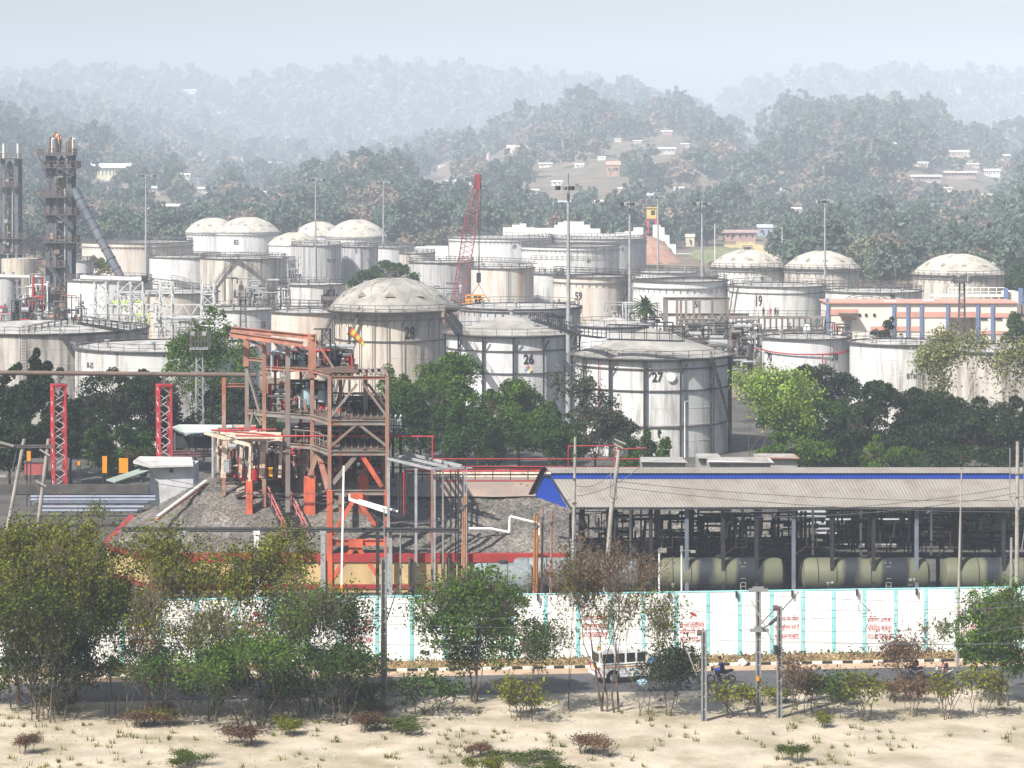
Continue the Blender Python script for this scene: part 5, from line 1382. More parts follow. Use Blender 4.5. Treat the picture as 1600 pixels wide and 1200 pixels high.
# small side platform with white boxes
t = thing('side_platform', 'small dark platform carrying white boxes at the right of the rusty frame', 'platform', (X(622, 246), 246, hm(X(622, 246), 246)))
b = MB(); b.box(P(616, 678, 246), (2.4, 2.2, .2)); b.build('deck', DARK2, t, world=True)
b = MB(); b.rail([P(600, 678, 244.9), P(631, 678, 244.9), P(631, 677, 247)], 1.6, .04, .5); b.build('railing', DARK, t, world=True)
for a in (608, 616, 624): b = MB(); b.box(P(a, 662, 246), (.42, .5, .9)); b.tube(P(a, 655, 245.6), P(a + 3, 648, 245.6), .08, 6); b.build('white_box', WHITE, t, world=True)
for a in (606, 614, 626): b = MB(); b.beam(P(a, 679, 246), (X(a, 246), 246, 8.0), .25); b.build('leg', DARK, t, world=True)
b = MB(); b.stairs(P(598, 712, 244), P(607, 680, 245), .9, 10); b.build('stair', DARK, t, world=True)
# ---- vertical pipe frame right of the process frame
t = thing('hose_frame', 'grey and red open frame with hanging dark pipes, right of the rusty frame', 'steel frame', (X(660, 229), 229, 0))
for i, (px, Y, y0, m, w) in enumerate(((607, 227.5, 722, GREY, .26), (650, 229, 732, GREY, .24), (675, 229, 732, RUST, .2), (679, 230, 732, GREY, .2), (692, 229, 733, RUST2, .16), (724, 230, 736, GREY, .22), (704, 230, 734, DARK, .1), (712, 230.5, 735, DARK, .1), (716, 229.5, 733, DARK, .14), (610, 226.5, 828, GREY, .32), (626, 229, 828, GREY, .16), (590, 229, 806, DARK, .3))):
    b = MB(); b.beam(P(px, y0, Y), (X(px, Y), Y, 0), w); b.build('post', m, t, world=True)
for px in (623, 627, 631, 634, 636): b = MB(); b.tube(P(px, 738, 230), P(px, 806, 230), .07, 6); b.build('hanging_pipe', DARK if px != 631 else RED, t, world=True)
for i in range(9):
    u = i / 8; b = MB(); b.beam(P(603 + 30 * u + 45 * u, 717 + 15 * u, 231), P(635 + 30 * u + 40 * u, 712 + 15 * u, 237), .14); b.build('top_joist', GREY, t, world=True)
for a in (((603, 716, 231), (680, 734, 229)), ((635, 708, 237), (720, 730, 234)), ((640, 710, 236), (722, 728, 233)), ((622, 712, 234), (700, 730, 231)), ((676, 733, 229), (726, 731, 230))): b = MB(); b.beam(P(*a[0]), P(*a[1]), .22); b.build('top_beam', GREY, t, world=True)
b = MB(); b.beam(P(546, 780, 229), P(608, 801, 228), .3, .22); b.beam(P(560, 781, 229), P(622, 799, 228), .22, .15); b.beam(P(546, 780, 229), P(546, 772, 229), .15); b.build('white_boom', WHITE, t, world=True)
b = MB(); b.beam(P(590, 803, 229), P(634, 808, 229.5), .3, .3); b.build('bracket', DARK, t, world=True)
# long dark line with posts
t = thing('elevated_pipeline', 'pair of dark pipes on white posts crossing in front of the mound', 'pipeline', (X(450, 226), 226, 0))
for py, r in ((826.5, .12), (830.5, .09)): b = MB(); b.tube(P(190, py - 1, 226), P(718, py, 226), r, 8); b.build('pipe', DARK, t, world=True)
for px in (286, 401, 505): b = MB(); b.beam(P(px, 832, 226), (X(px, 226), 226, 0), .42 if px != 286 else .2); b.box(P(px, 832, 226), (.6, .5, .3)); b.build('post', GREY if px != 401 else WHITE, t, world=True)
o = thing('striped_pole', 'thin white pole with an orange foot in front of the orange legs', 'pole', (X(533, 224), 224, 0))
b = MB(); b.beam(P(537, 728, 224), P(533.5, 914, 224), .17); b.build('shaft', WHITE, o, world=True)
b = MB(); b.beam(P(533.5, 914, 224), (X(532.5, 224), 224, 0), .22); b.build('foot', YELO, o, world=True)
thinpole(729, 731, 930, 222, 'thin grey lamp pole right of the hanging pipes', GREY, .07)
# rusty stakes
for i, (px, y0, Y) in enumerate(((722, 778, 222), (725, 774, 221), (728, 763, 222.5), (834, 802, 214), (846, 792, 214), (838, 806, 213.5), (860, 800, 213))):
    o = thing('rusty_stake', '', 'stake', (X(px, Y), Y, 0), 0, 'rusty pipes standing upright near the grey tank wagon')
    o['label'] = 'one of the rusty upright pipes bunched left of the grey tank wagon' if i < 3 else 'one of the rusty upright pipes standing before the blue gable'
    b = MB(); b.tube((0, 0, 0), (.1, 0, Z(y0, Y)), .16 - .02 * (i % 3), 8, .08); b.build('pipe', RUST if i % 2 == 0 else mat('orange rust', (.34, .14, .05), .9, .3, 1), o, smooth=True)
    b = MB(); b.tube((.05, 0, Z(y0, Y) - 1), (.05, 0, Z(y0, Y) - .8), .2, 8); b.build('collar', DARK2, o)
# white bent pipe
t = thing('bent_white_pipe', 'white pipe with a step crossing the slope left of the blue gable', 'pipe', P(800, 830, 226))
b = MB(); b.path([P(733, 826, 228), P(766, 826, 228), P(796, 832, 228), P(797, 807, 228), P(842, 818, 228), P(843, 836, 228)], .12, 8); b.build('pipe', WHITE, t, smooth=True, world=True)
t = thing('slope_pipe', 'white and rusty pipe running down the left flank of the mound', 'pipe', P(280, 790, 236))
b = MB(); a = P(322, 752, 243); c = P(246, 808, 234.5); b.tube(a, c, .17, 8); b.build('pipe', WHITE, t, smooth=True, world=True)
b = MB(); b.tube(a + Vector((0, -.2, -.2)), c + Vector((0, -.2, -.2)), .12, 8); b.build('red_pipe', ORNG, t, smooth=True, world=True)

# ================================================================ LOADING SHED
t = thing('loading_shed', 'long open loading shed with grey corrugated roof and a bright blue gable', 'shed', (40, 226, 0))
XE = 62.0
RF = mat('corrugated grey beige', (.25, .232, .208), .6, .10, .25, st=(.19, .16, .135), sta=.58, stsc=.45)
BL = mat('bright blue sheet', (.012, .05, .32), .5, .06, .5)
def corr(name, A, B, C, D, n, amp, m, per=.30):
    "corrugated sheet; A-B lower edge, D-C upper edge; waves run across"
    A, B, C, D = map(Vector, (A, B, C, D)); nrm = (B - A).cross(D - A).normalized(); v = []; f = []
    L = (B - A).length; n = int(L / per) * 4; th = -.03
    for i in range(n + 1):
        u = i / n; w = amp * math.sin(i * math.pi / 2)
        v += [A.lerp(B, u) + nrm * w, D.lerp(C, u) + nrm * w]
    for i in range(n): f.append((2 * i, 2 * i + 2, 2 * i + 3, 2 * i + 1))
    b = MB(); b.add(v, f); return b.build(name, m, t, smooth=False, world=True)
e0 = (X(890, 222), 222, 8.9); e1 = (XE, 222, 8.9)
k0 = (X(862, 226.1), 226.1, 10.86); k1 = (XE, 226.1, 10.86)
corr('roof_sheet', e0, e1, k1, k0, 0, .016, RF)
ridge0 = (X(853, 227.3), 227.3, 11.72); ridge1 = (XE, 227.3, 11.72)
m0 = (X(860, 225.85), 225.85, 11.38); m1 = (XE, 225.85, 11.38)
corr('ridge_sheet', m0, m1, ridge1, ridge0, 0, .016, RF)
corr('ridge_sheet', (X(846, 229.1), 229.1, 11.22), (XE, 229.1, 11.22), ridge1, ridge0, 0, .016, RF)
corr('roof_sheet', (X(832, 230.8), 230.8, 8.9), (XE, 230.8, 8.9), (XE, 228.4, 10.86), (X(848, 228.4), 228.4, 10.86), 0, .016, RF)
b = MB(); b.quad((X(861, 226), 226, 10.86), (XE, 226, 10.86), (XE, 226, 11.4), (X(861, 226), 226, 11.4)); b.build('clerestory_band', BL, t, world=True)
b = MB()
g = [(X(887, 222.3), 222.3, 8.75), (X(836, 230.3), 230.3, 8.75), (X(849, 228.4), 228.4, 10.75), (X(862, 226.2), 226.2, 10.78)]
b.quad(*g); b.build('gable', BL, t, world=True)
b = MB(); b.beam((X(830, 231), 231, 8.85), (X(851, 227.3), 227.3, 11.75), .5, .12); b.beam(e0, (X(862, 226.1), 226.1, 10.86), .15, .1); b.build('barge_board', DARK, t, world=True)
b = MB(); b.beam((e0[0], 222.05, 8.78), (XE, 222.05, 8.78), .1, .18); b.build('eave_beam', DARK, t, world=True)
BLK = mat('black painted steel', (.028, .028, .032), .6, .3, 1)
PIL = mat('blue grey post', (.14, .16, .20), .6, .2, 1)
SH = t
for i, px in enumerate((897, 950, 1017, 1073, 1130, 1182, 1240, 1300, 1365, 1432, 1500, 1568)):
    for Y, w in ((222.8, .32), (229.8, .45)):
        b = MB(); b.ibeam((X(px, 222.8) + (.0 if Y < 225 else .9), Y, 0), (X(px, 222.8) + (0 if Y < 225 else .9), Y, 8.9), w, w); b.build('column', BLK if (i + int(Y)) % 3 else PIL, t, world=True)
    b = MB(); x = X(px, 222.8); b.beam((x, 222.4, 8.85), (x, 230.6, 8.85), .18); b.beam((x, 222.4, 8.9), (x, 226.6, 10.9), .14); b.beam((x, 230.6, 8.9), (x, 227, 10.9), .14); b.build('truss', BLK, t, world=True)
# loading gallery
t = thing('loading_gallery', 'dark railed loading gallery under the shed above the tank wagons', 'platform', (40, 228, 0))
b = MB(); b.box(((X(890, 228) + XE) / 2, 228.2, 3.75), (XE - X(890, 228), 2.2, .25)); b.build('deck', BLK, t, world=True)
for Y in (227.1, 229.3): b = MB(); b.rail([(X(890, 228), Y, 3.88), (XE, Y, 3.88)], 1.25, .05, 1.6); b.build('railing', BLK, t, world=True)
for px in range(920, 1620, 42): b = MB(); b.beam((X(px, 228), 228.2, 0), (X(px, 228), 228.2, 3.7), .3); b.build('post', BLK, t, world=True)
# loading arms
b0 = None
GAL = t; GL = Vector(t.location)
for i, px in enumerate((985, 1030, 1128, 1160, 1345, 1357, 1455, 1180, 1270, 1420)):
    Y = 227.4; o_ = Vector((X(px, Y), Y, 3.9)) - GL
    b = MB(); b.tube(o_, o_ + Vector((0, 0, 4.2)), .11, 8); a = b.build('loading_arm', PIL if i % 2 else WHITE, GAL, smooth=True)
    b = MB(); b.path([o_ + Vector((0, 0, 3.0)), o_ + Vector((-1.3, -.4, 3.0)), o_ + Vector((-1.5, -.5, 1.6))], .08, 6); b.build('swing_pipe', BLK if i % 3 else GREY, a)
    b = MB(); b.box(o_ + Vector((-.6, -.2, 3.1)), (.5, .4, .35)); b.build('counterweight', BLK, a)
TAN = mat('tan timber', (.36, .22, .11), .8, .2, 1)
for i, px in enumerate((1260, 1375, 1485, 1035, 1150)):
    Y = 226; o_ = Vector((X(px, Y), Y, 3.9)) - GL
    b = MB(); b.path([o_ + Vector((-1.2, -.4, .2)), o_ + Vector((0, 0, 1.0)), o_ + Vector((0, 0, 2.4))], .06, 4); b.path([o_ + Vector((0, 0, .9)), o_ + Vector((.9, 0, .9)), o_ + Vector((.9, 0, 1.9))], .05, 4); b.build('gangplank', TAN, GAL)
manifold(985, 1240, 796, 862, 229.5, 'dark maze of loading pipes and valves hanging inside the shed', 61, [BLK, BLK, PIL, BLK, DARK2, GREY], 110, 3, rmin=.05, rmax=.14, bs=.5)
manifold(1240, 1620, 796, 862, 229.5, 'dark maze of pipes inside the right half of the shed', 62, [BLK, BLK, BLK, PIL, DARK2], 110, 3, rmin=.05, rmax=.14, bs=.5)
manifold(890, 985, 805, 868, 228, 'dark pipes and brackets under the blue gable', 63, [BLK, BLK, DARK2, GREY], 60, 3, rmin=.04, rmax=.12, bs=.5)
# pipes behind the shed
PW = mat('silver pipe lagging', (.34, .34, .36), .5, .15, 1)
for i, (py, a, c, Y, r) in enumerate(((800, 1110, 1290, 252, .16), (807, 1110, 1290, 252, .14), (818, 1130, 1290, 250, .2), (826, 1140, 1300, 250, .22), (795, 1160, 1400, 254, .12), (834, 1160, 1310, 249, .18), (812, 1290, 1420, 251, .12), (852, 1270, 1400, 246, .25))):
    o = MB().tube(P(a, py, Y), P(c, py, Y), r, 10).build('silver_pipe', PW, origin=P(a, py, Y), smooth=True); put(o, ['topmost', 'second', 'third', 'fourth', 'thin far', 'fifth', 'short right hand', 'lowest fat'][i] + ' silver pipe seen through the shed', 'pipe', 'silver pipes behind the shed')
for i, px in enumerate((1160, 1170, 1184, 1195)):
    c = P(px, 822, 244); o = MB().lathe([(.01, -.9), (.35, -.6), (.35, .6), (.01, .9)], 14, c).build('filter_vessel', WHITE, origin=c, smooth=True); put(o, ['leftmost', 'second', 'third', 'rightmost'][i] + ' of four white filter vessels seen through the shed', 'vessel', 'filter vessels behind the shed')
for px, m, lab in ((1186, mat('blue drum', (.02, .05, .35), .5), 'blue horizontal drum seen under the shed'), (1204, RED, 'red horizontal drum seen under the shed beside the blue one')):
    o = MB().tube(P(px - 9, 846, 236), P(px + 7, 846, 236), .42, 14).build('fuel_drum', m, origin=P(px, 850, 236), smooth=True); put(o, lab, 'drum')

# ================================================================ TANK WAGONS
WG = mat('wagon olive cream', (.40, .37, .25), .6, .1, .5, st=(.30, .27, .18), sta=.58, stsc=.7, streak=.2)
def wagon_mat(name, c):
    "oil-stained and shaded barrel: dark bands with ragged edges round the filling domes, underside shade painted in"
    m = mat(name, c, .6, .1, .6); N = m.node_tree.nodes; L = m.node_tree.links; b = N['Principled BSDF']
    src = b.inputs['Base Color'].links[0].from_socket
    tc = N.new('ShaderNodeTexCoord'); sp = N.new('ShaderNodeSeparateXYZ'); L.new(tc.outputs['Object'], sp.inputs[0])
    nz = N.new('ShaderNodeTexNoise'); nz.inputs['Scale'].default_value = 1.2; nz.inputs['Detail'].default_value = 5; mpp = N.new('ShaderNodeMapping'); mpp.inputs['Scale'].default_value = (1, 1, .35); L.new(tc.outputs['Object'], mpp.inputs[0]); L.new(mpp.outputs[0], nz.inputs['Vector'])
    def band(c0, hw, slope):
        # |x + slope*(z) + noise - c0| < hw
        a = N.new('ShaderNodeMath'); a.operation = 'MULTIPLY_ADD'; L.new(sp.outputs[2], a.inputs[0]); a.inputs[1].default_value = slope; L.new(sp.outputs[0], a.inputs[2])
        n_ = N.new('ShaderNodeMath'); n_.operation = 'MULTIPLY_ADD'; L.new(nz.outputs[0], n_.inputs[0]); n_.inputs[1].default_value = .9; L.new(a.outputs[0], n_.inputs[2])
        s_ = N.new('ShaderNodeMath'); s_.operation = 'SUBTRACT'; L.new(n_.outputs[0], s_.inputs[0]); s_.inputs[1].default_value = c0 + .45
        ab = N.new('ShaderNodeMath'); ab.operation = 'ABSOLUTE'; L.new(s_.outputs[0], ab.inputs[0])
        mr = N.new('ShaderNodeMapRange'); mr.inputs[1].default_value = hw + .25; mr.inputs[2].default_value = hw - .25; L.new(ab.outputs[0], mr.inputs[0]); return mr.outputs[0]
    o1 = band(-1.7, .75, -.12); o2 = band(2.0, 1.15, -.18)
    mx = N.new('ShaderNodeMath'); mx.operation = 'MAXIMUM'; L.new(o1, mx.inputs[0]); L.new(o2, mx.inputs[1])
    zr = N.new('ShaderNodeMapRange'); L.new(sp.outputs[2], zr.inputs[0]); zr.inputs[1].default_value = 2.5; zr.inputs[2].default_value = 1.1  # underside shade painted into the colour, darker towards the bottom
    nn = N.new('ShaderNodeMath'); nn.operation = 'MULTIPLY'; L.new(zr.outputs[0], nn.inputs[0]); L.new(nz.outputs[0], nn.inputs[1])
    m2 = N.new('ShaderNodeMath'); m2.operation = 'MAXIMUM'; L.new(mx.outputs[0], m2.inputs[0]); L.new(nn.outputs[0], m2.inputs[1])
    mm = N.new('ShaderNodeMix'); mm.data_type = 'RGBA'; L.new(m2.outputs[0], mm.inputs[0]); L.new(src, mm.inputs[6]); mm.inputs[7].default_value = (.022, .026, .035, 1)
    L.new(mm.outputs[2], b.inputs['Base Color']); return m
WM = wagon_mat('stained and shaded barrel', (.13, .135, .09)); WMG = mat('grey wagon barrel', (.24, .27, .28), .6, .15, .6, st=(.12, .13, .13), sta=.55)
def wagon(cx, Y, label, m, L=11.4, r=1.45, marks=None):
    t = thing('tank_wagon', label, 'tank wagon', (X(cx, Y), Y, 0), 0, 'oil tank wagons under the shed')
    zc = 2.75
    b = MB(); prof = [(.01, -L / 2 - .0), (r * .6, -L / 2 + .12), (r * .92, -L / 2 + .35), (r, -L / 2 + .7), (r, L / 2 - .7), (r * .92, L / 2 - .35), (r * .6, L / 2 - .12), (.01, L / 2)]
    n = 40; v = []; f = []
    for (rr, x) in prof:
        for i in range(n): th = 2 * math.pi * i / n; v.append((x, rr * math.cos(th), zc + rr * math.sin(th)))
    for k in range(len(prof) - 1):
        for i in range(n): j = (i + 1) % n; f.append((k * n + i, (k + 1) * n + i, (k + 1) * n + j, k * n + j))
    b.add(v, f); b.build('barrel', m, t, smooth=True)
    for x in (-4.2, -2.6, 0.4, 3.6):
        b = MB(); pr = []
        for i in range(21): th = math.pi * (-.1 + 1.2 * i / 20); pr.append((x, (r + .02) * math.cos(th), zc + (r + .02) * math.sin(th)))
        b.path(pr, .035, 4); b.build('strap', DARK, t)
    b = MB(); b.box((0, 0, 1.15), (L + .4, 2.3, .25)); b.box((0, 1.0, 1.2), (L, .15, .35)); b.box((0, -1.0, 1.2), (L, .15, .35)); b.build('underframe', DARK, t)
    for x in (-3.8, 3.8):
        for dx in (-.9, .9):
            b = MB()
            for s_ in (-.85, .85): b.tube((x + dx, s_ - .07, .46), (x + dx, s_ + .07, .46), .46, 18)
            b.tube((x + dx, -1, .46), (x + dx, 1, .46), .08, 8); b.build('wheelset', DARK, t)
        b = MB(); b.box((x, -1.02, .62), (2.6, .15, .3)); b.box((x, 1.02, .62), (2.6, .15, .3)); b.build('bogie', DARK, t)
    b = MB(); b.tube((0, 0, zc + r - .1), (0, 0, zc + r + .22), .38, 16); b.build('filling_dome', DARK, t)
    b = MB()
    for s_ in (-.22, .22): b.beam((1.9 + s_, -r - .12, 1.2), (1.9 + s_, -r * .62, zc + r * .85), .05)
    for k in range(8): z = 1.3 + k * .33; y = -r - .12 + max(0, (z - 2.4)) * .32; b.beam((1.68, y, z), (2.12, y, z), .04)
    b.build('ladder', mat('ladder grey', (.3, .3, .25), .6), t)
    b = MB(); b.rail([(-L / 2, -1.25, 1.3), (L / 2, -1.25, 1.3)], .55, .02, .5); b.build('side_rail', DARK, t)
    if marks:
        for (tx, tz, s, sz) in marks:
            me, co = text_mesh(s, sz, .01)
            y = np.sqrt(np.maximum(.01, (r + .03) ** 2 - (tz + co[:, 1] - zc) ** 2))
            out = np.stack([tx + co[:, 0], -y, tz + co[:, 1]], axis=1); me.vertices.foreach_set('co', out.astype(np.float32).reshape(-1)); me.materials.clear(); me.materials.append(WHITE); link('lettering', me, t)
    return t
MK = [(1.0 - 3.2, 2.2, 'पू सी\nNF', .5)]
MK2 = [(-2.6 + 5.6, 2.6, '30 T\n1371', .32), (3.3, 1.9, 'BTPN', .3)]
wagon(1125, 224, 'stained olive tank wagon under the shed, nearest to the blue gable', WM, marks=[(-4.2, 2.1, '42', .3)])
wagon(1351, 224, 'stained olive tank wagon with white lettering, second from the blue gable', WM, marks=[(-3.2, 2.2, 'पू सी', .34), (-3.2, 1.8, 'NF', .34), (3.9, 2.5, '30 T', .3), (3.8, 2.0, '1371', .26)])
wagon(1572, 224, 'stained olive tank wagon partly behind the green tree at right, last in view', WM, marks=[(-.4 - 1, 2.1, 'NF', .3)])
wagon(900, 224, 'dark grey tank wagon behind the bare brown tree', WMG)
wagon(786, 221, 'plain grey tank wagon left of the rusty upright stakes', WMG, L=5.6)
b = MB()
for dy in (-.85, .85): b.box((20, 224 + dy, .12), (110, .07, .15))
for x in np.arange(-30, 75, .65): b.box((x, 224, .04), (.22, 2.4, .1))
put(b.build('railway_track', DARK2), kind='structure')

# ================================================================ BOUNDARY WALL
WWL = mat('whitewash', (.90, .90, .88), .85, .03, .4, st=(.74, .71, .64), sta=.66, stsc=.6, bump=.01)
TEAL = mat('turquoise paint', (.24, .60, .62), .8, .1, .8, st=(.52, .68, .66), sta=.58, stsc=1.8)
WT = 5.12
t = thing('compound_wall', 'long white compound wall with turquoise posts and coping, red painted notices', 'wall', (0, 199.3, 0))
b = MB(); a = Vector((-62, WY(-62), WT / 2)); c = Vector((62, WY(62), WT / 2)); b.beam(a, c, .24, WT); b.build('wall_panel', WWL, t, world=True)
b = MB(); b.beam(Vector((-62, WY(-62), WT + .07)), Vector((62, WY(62), WT + .04)), .30, .07); b.build('coping', TEAL, t, world=True)
def wx(px):
    x = 0
    for _ in range(6): x = (px - 800) * WY(x) / F
    return x
posts = [-104, -46, 12, 73, 132, 192, 250, 308, 368, 425, 480, 533, 589, 643, 696, 748, 800, 852, 903, 955, 1005, 1056, 1106, 1155, 1205, 1254, 1302, 1350, 1399, 1446, 1495, 1544, 1593, 1642, 1692]
for px in posts:
    x = wx(px); b = MB(); b.box((x, WY(x) - .13, WT / 2 - .02), (.29, .06, WT - .04), .09); b.build('turquoise_post', TEAL, t, world=True)
# moulded lines on the panels
b = MB()
for k in range(1, 7): b.beam(Vector((-62, WY(-62, -.125), WT * k / 7)), Vector((62, WY(62, -.125), WT * k / 7)), .02, .03)
b.build('panel_joint', WWL, t, world=True)
LET = mat('red lettering', (.42, .02, .03), .8, .2, 2)
notices = {'park': ['গাড়ী ৰখা নিষেধ', 'NO PARKING', 'NO STOPPING'], 'proh': ['নিষিদ্ধ এলেকা', 'निषिद्ध क्षेत्र', 'PROHIBITED AREA'], 'photo': ['ফটো তোলা নিষেধ', 'फोटो खींचना मना है', 'PHOTOGRAPHY PROHIBITED'],
           'drone': ['ড্ৰোন নিষিদ্ধ', 'नो ड्रोन जोन', 'NO DRONE ZONE'], 'cctv': ['আপুনি চিচিটিভিৰ', 'निगरानी में हैं', 'UNDER CCTV SURVEILLANCE']}
for kind, c0, rows in (('proh', 1374, (969, 982, 995)), ('photo', 1229, (968, 981, 995)), ('cctv', 1081, (978, 988, 999)), ('drone', 929, (966, 979, 992)), ('proh', 563, (972, 984, 1000)), ('cctv', 397, (977, 989, 1001)), ('drone', 221, (975, 988, 1003)), ('park', 1519, (968, 979, 989)), ('park', 42, (990, 1001, 1012)), ('photo', 775, (962, 974, 986))):
    x = wx(c0); y = WY(x, -.135)
    for s, py in zip(notices[kind], rows):
        me, co = text_mesh(s, .54, .014); w = co[:, 0].max() - co[:, 0].min(); W = 1.95 if len(s) > 12 else 1.8
        co[:, 0] *= W / w
        z = Z(py, y); out = np.stack([x + co[:, 0], WY(x, -.135) + .09 * co[:, 0], z + co[:, 1] * 1.0], axis=1)
        me.vertices.foreach_set('co', (out - np.array([0, 199.3, 0])).astype(np.float32).reshape(-1)); me.materials.clear(); me.materials.append(LET)
        link('lettering', me, t)
    if kind == 'cctv':
        b = MB(); q = Vector((x, y, Z(963, y)))
        b.quad(q + Vector((-.12, 0, .16)), q + Vector((.28, 0, -.02)), q + Vector((.34, 0, .14)), q + Vector((-.02, 0, .36)))
        b.quad(q + Vector((0, 0, .08)), q + Vector((-.22, 0, -.16)), q + Vector((-.14, 0, -.2)), q + Vector((.1, 0, .04)))
        b.quad(q + Vector((-.32, 0, -.3)), q + Vector((-.2, 0, -.3)), q + Vector((-.2, 0, -.02)), q + Vector((-.32, 0, -.02)))
        for v_ in range(0): pass
        b.build('camera_emblem', LET, t, world=True)
# small dark brackets on top of the wall
for i, px in enumerate((528, 640 + 10, 840, 1045, 1150, 1237, 1338, 1431)):
    x = wx(px); b = MB(); b.box((x, WY(x, -.3), WT - .15), (.14, .2, .5)); b.build('bracket', DARK, t, world=True)
# board hung on the wall at right
x = wx(1496); t = thing('white_notice', 'small white notice with faint coloured marks on a turquoise post at right', 'sign', (x, WY(x, -.3), 0))
b = MB(); b.box((x, WY(x, -.3), Z(963, 200)), (1.0, .06, 1.3), .09); b.build('board', WHITE, t, world=True)
for dz, m, w in ((.35, hz[2], .5), (-.2, mat('magenta paint', (.6, .1, .4), .7), .6), (-.35, mat('magenta paint', (.6, .1, .4), .7), .3)): b = MB(); b.box((x, WY(x, -.34), Z(963, 200) + dz), (w, .03, .08), .09); b.build('mark', m, t, world=True)
# ================================================================ LEFT YARD
# long pipe on red lattice columns
t = thing('overhead_pipeline', 'long brown pipe crossing the left of the picture on two red lattice columns', 'pipeline', (X(200, 290), 290, 0))
b = MB(); Yp = 290; b.tube(P(-30, 582, Yp), P(400, 586, Yp), .26, 12); b.build('pipe', mat('brown pipe lagging', (.14, .10, .08), .7, .2, .6), t, smooth=True, world=True)
for px, yb in ((92, 800), (257, 784)):
    o = thing('lattice_column', 'bright red lattice column, the one %s of the two under the long brown pipe' % ('left' if px < 100 else 'right'), 'column', (X(px, Yp), Yp, 0), 0, 'red lattice columns')
    zt_ = Z(602, Yp); b = MB(); w = 1.35; q = w / 2
    rot = Matrix.Rotation(.35, 3, 'Z')
    def c_(i, j, z): v = rot @ Vector((i * q, j * q, 0)); return Vector((v.x - z * .012 + zt_ * .006, v.y, z))
    for i in (-1, 1):
        for j in (-1, 1): b.beam(c_(i, j, 0), c_(i, j, zt_), .24)
    b.build('chord', RED, o)
    b = MB()
    LT = mat('pale lattice strap', (.5, .42, .42), .7, .1, 1)
    n = 15
    for (i0, j0, i1, j1) in ((-1, -1, 1, -1), (1, -1, 1, 1), (-1, 1, -1, -1), (1, 1, -1, 1)):
        for k in range(n):
            z0, z1 = zt_ * k / n, zt_ * (k + 1) / n
            b.beam(c_(i0, j0, z0) if k % 2 else c_(i1, j1, z0), c_(i1, j1, z1) if k % 2 else c_(i0, j0, z1), .09)
    b.build('lacing', LT, o)
    b = MB(); b.box((0, 0, zt_), (w * 1.25, w * 1.25, .3), .35); b.build('cap', RED, o)
    b = MB(); b.beam((0, 0, zt_), (0, 0, Z(584, Yp)), .3); b.beam((-.7, 0, zt_), (0, 0, zt_ + 1.1), .06); b.beam((-.4, 0, zt_), (.1, 0, zt_ + 1.1), .06); b.build('saddle', DARK2, o)
# white hut
Yh = 285
def bpx(b, pa, pb, ya, yb, Y, d): b.box(((X(pa, Y) + X(pb, Y)) / 2, Y + d / 2, (Z(ya, Y) + Z(yb, Y)) / 2), (X(pb, Y) - X(pa, Y), d, Z(ya, Y) - Z(yb, Y)))
HUT = mat('grey white plaster', (.52, .52, .55), .85, .1, .4, st=(.36, .34, .33), sta=.58, stsc=.6); RFW = mat('weathered white roof', (.55, .54, .52), .8, .15, .4, st=(.3, .29, .28), sta=.55)
GGR = mat('dull green sheet', (.26, .31, .27), .7, .12, .4)
t = thing('plastered_hut', 'small white plastered hut with flat roof behind the right red column', 'hut', (X(262, Yh), Yh, 0))
b = MB(); bpx(b, 234, 302, 728, 800, Yh, 5); b.build('wall', HUT, t, world=True)
b = MB(); b.add([P(208, 720, Yh - 1), P(234, 728, Yh - 1), P(302, 726, Yh - 1), P(300, 714, Yh + 4), P(218, 713, Yh + 4)] + [P(208, 724, Yh - 1), P(234, 731, Yh - 1), P(302, 729, Yh - 1), P(300, 716, Yh + 4), P(218, 715, Yh + 4)], [(0, 1, 2, 3, 4), (9, 8, 7, 6, 5), (0, 5, 6, 1), (1, 6, 7, 2), (2, 7, 8, 3), (3, 8, 9, 4), (4, 9, 5, 0)]); b.build('roof', RFW, t, world=True)
b = MB(); bpx(b, 265, 270, 732, 738, Yh - .1, .3); b.build('vent', DARK, t, world=True)
t = thing('lean_to', 'dull green sloping lean-to roof left of the white hut', 'shelter', (X(200, 283), 283, 0))
b = MB(); b.add([P(166, 749, 281), P(180, 753, 280), P(233, 735, 284), P(218, 732, 286)] + [P(166, 751, 281), P(180, 755, 280), P(233, 737, 284), P(218, 734, 286)], [(0, 1, 2, 3), (7, 6, 5, 4), (0, 4, 5, 1), (1, 5, 6, 2), (2, 6, 7, 3), (3, 7, 4, 0)]); b.build('roof', GGR, t, world=True)
for px in (180, 200, 220): b = MB(); b.beam(P(px, 750, 282), (X(px, 282), 282, 0), .15); b.build('post', DARK2, t, world=True)
t = thing('green_shelter', 'long shelter with pale green and white corrugated roof behind the lattice tower', 'shelter', (X(330, 300), 300, 0))
b = MB(); b.add([P(268, 667, 298), P(290, 679, 294), P(400, 672, 294), P(400, 664, 300), P(280, 663, 302)], [(0, 1, 4), (1, 2, 3, 4)]); b.add([P(268, 669, 298), P(290, 681, 294), P(400, 674, 294), P(400, 666, 300), P(280, 665, 302)], [(4, 1, 0), (4, 3, 2, 1)]); b.build('roof', mat('pale green white sheet', (.45, .50, .46), .7, .1, .4), t, world=True)
for px in (273, 300, 345, 390): b = MB(); b.beam(P(px, 676, 297), (X(px, 297), 297, 0), .2); b.build('post', DARK2, t, world=True)
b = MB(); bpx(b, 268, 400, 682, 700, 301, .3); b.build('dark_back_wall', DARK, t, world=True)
OR = mat('orange tarpaulin', (.72, .26, .01), .7, .06, 1)
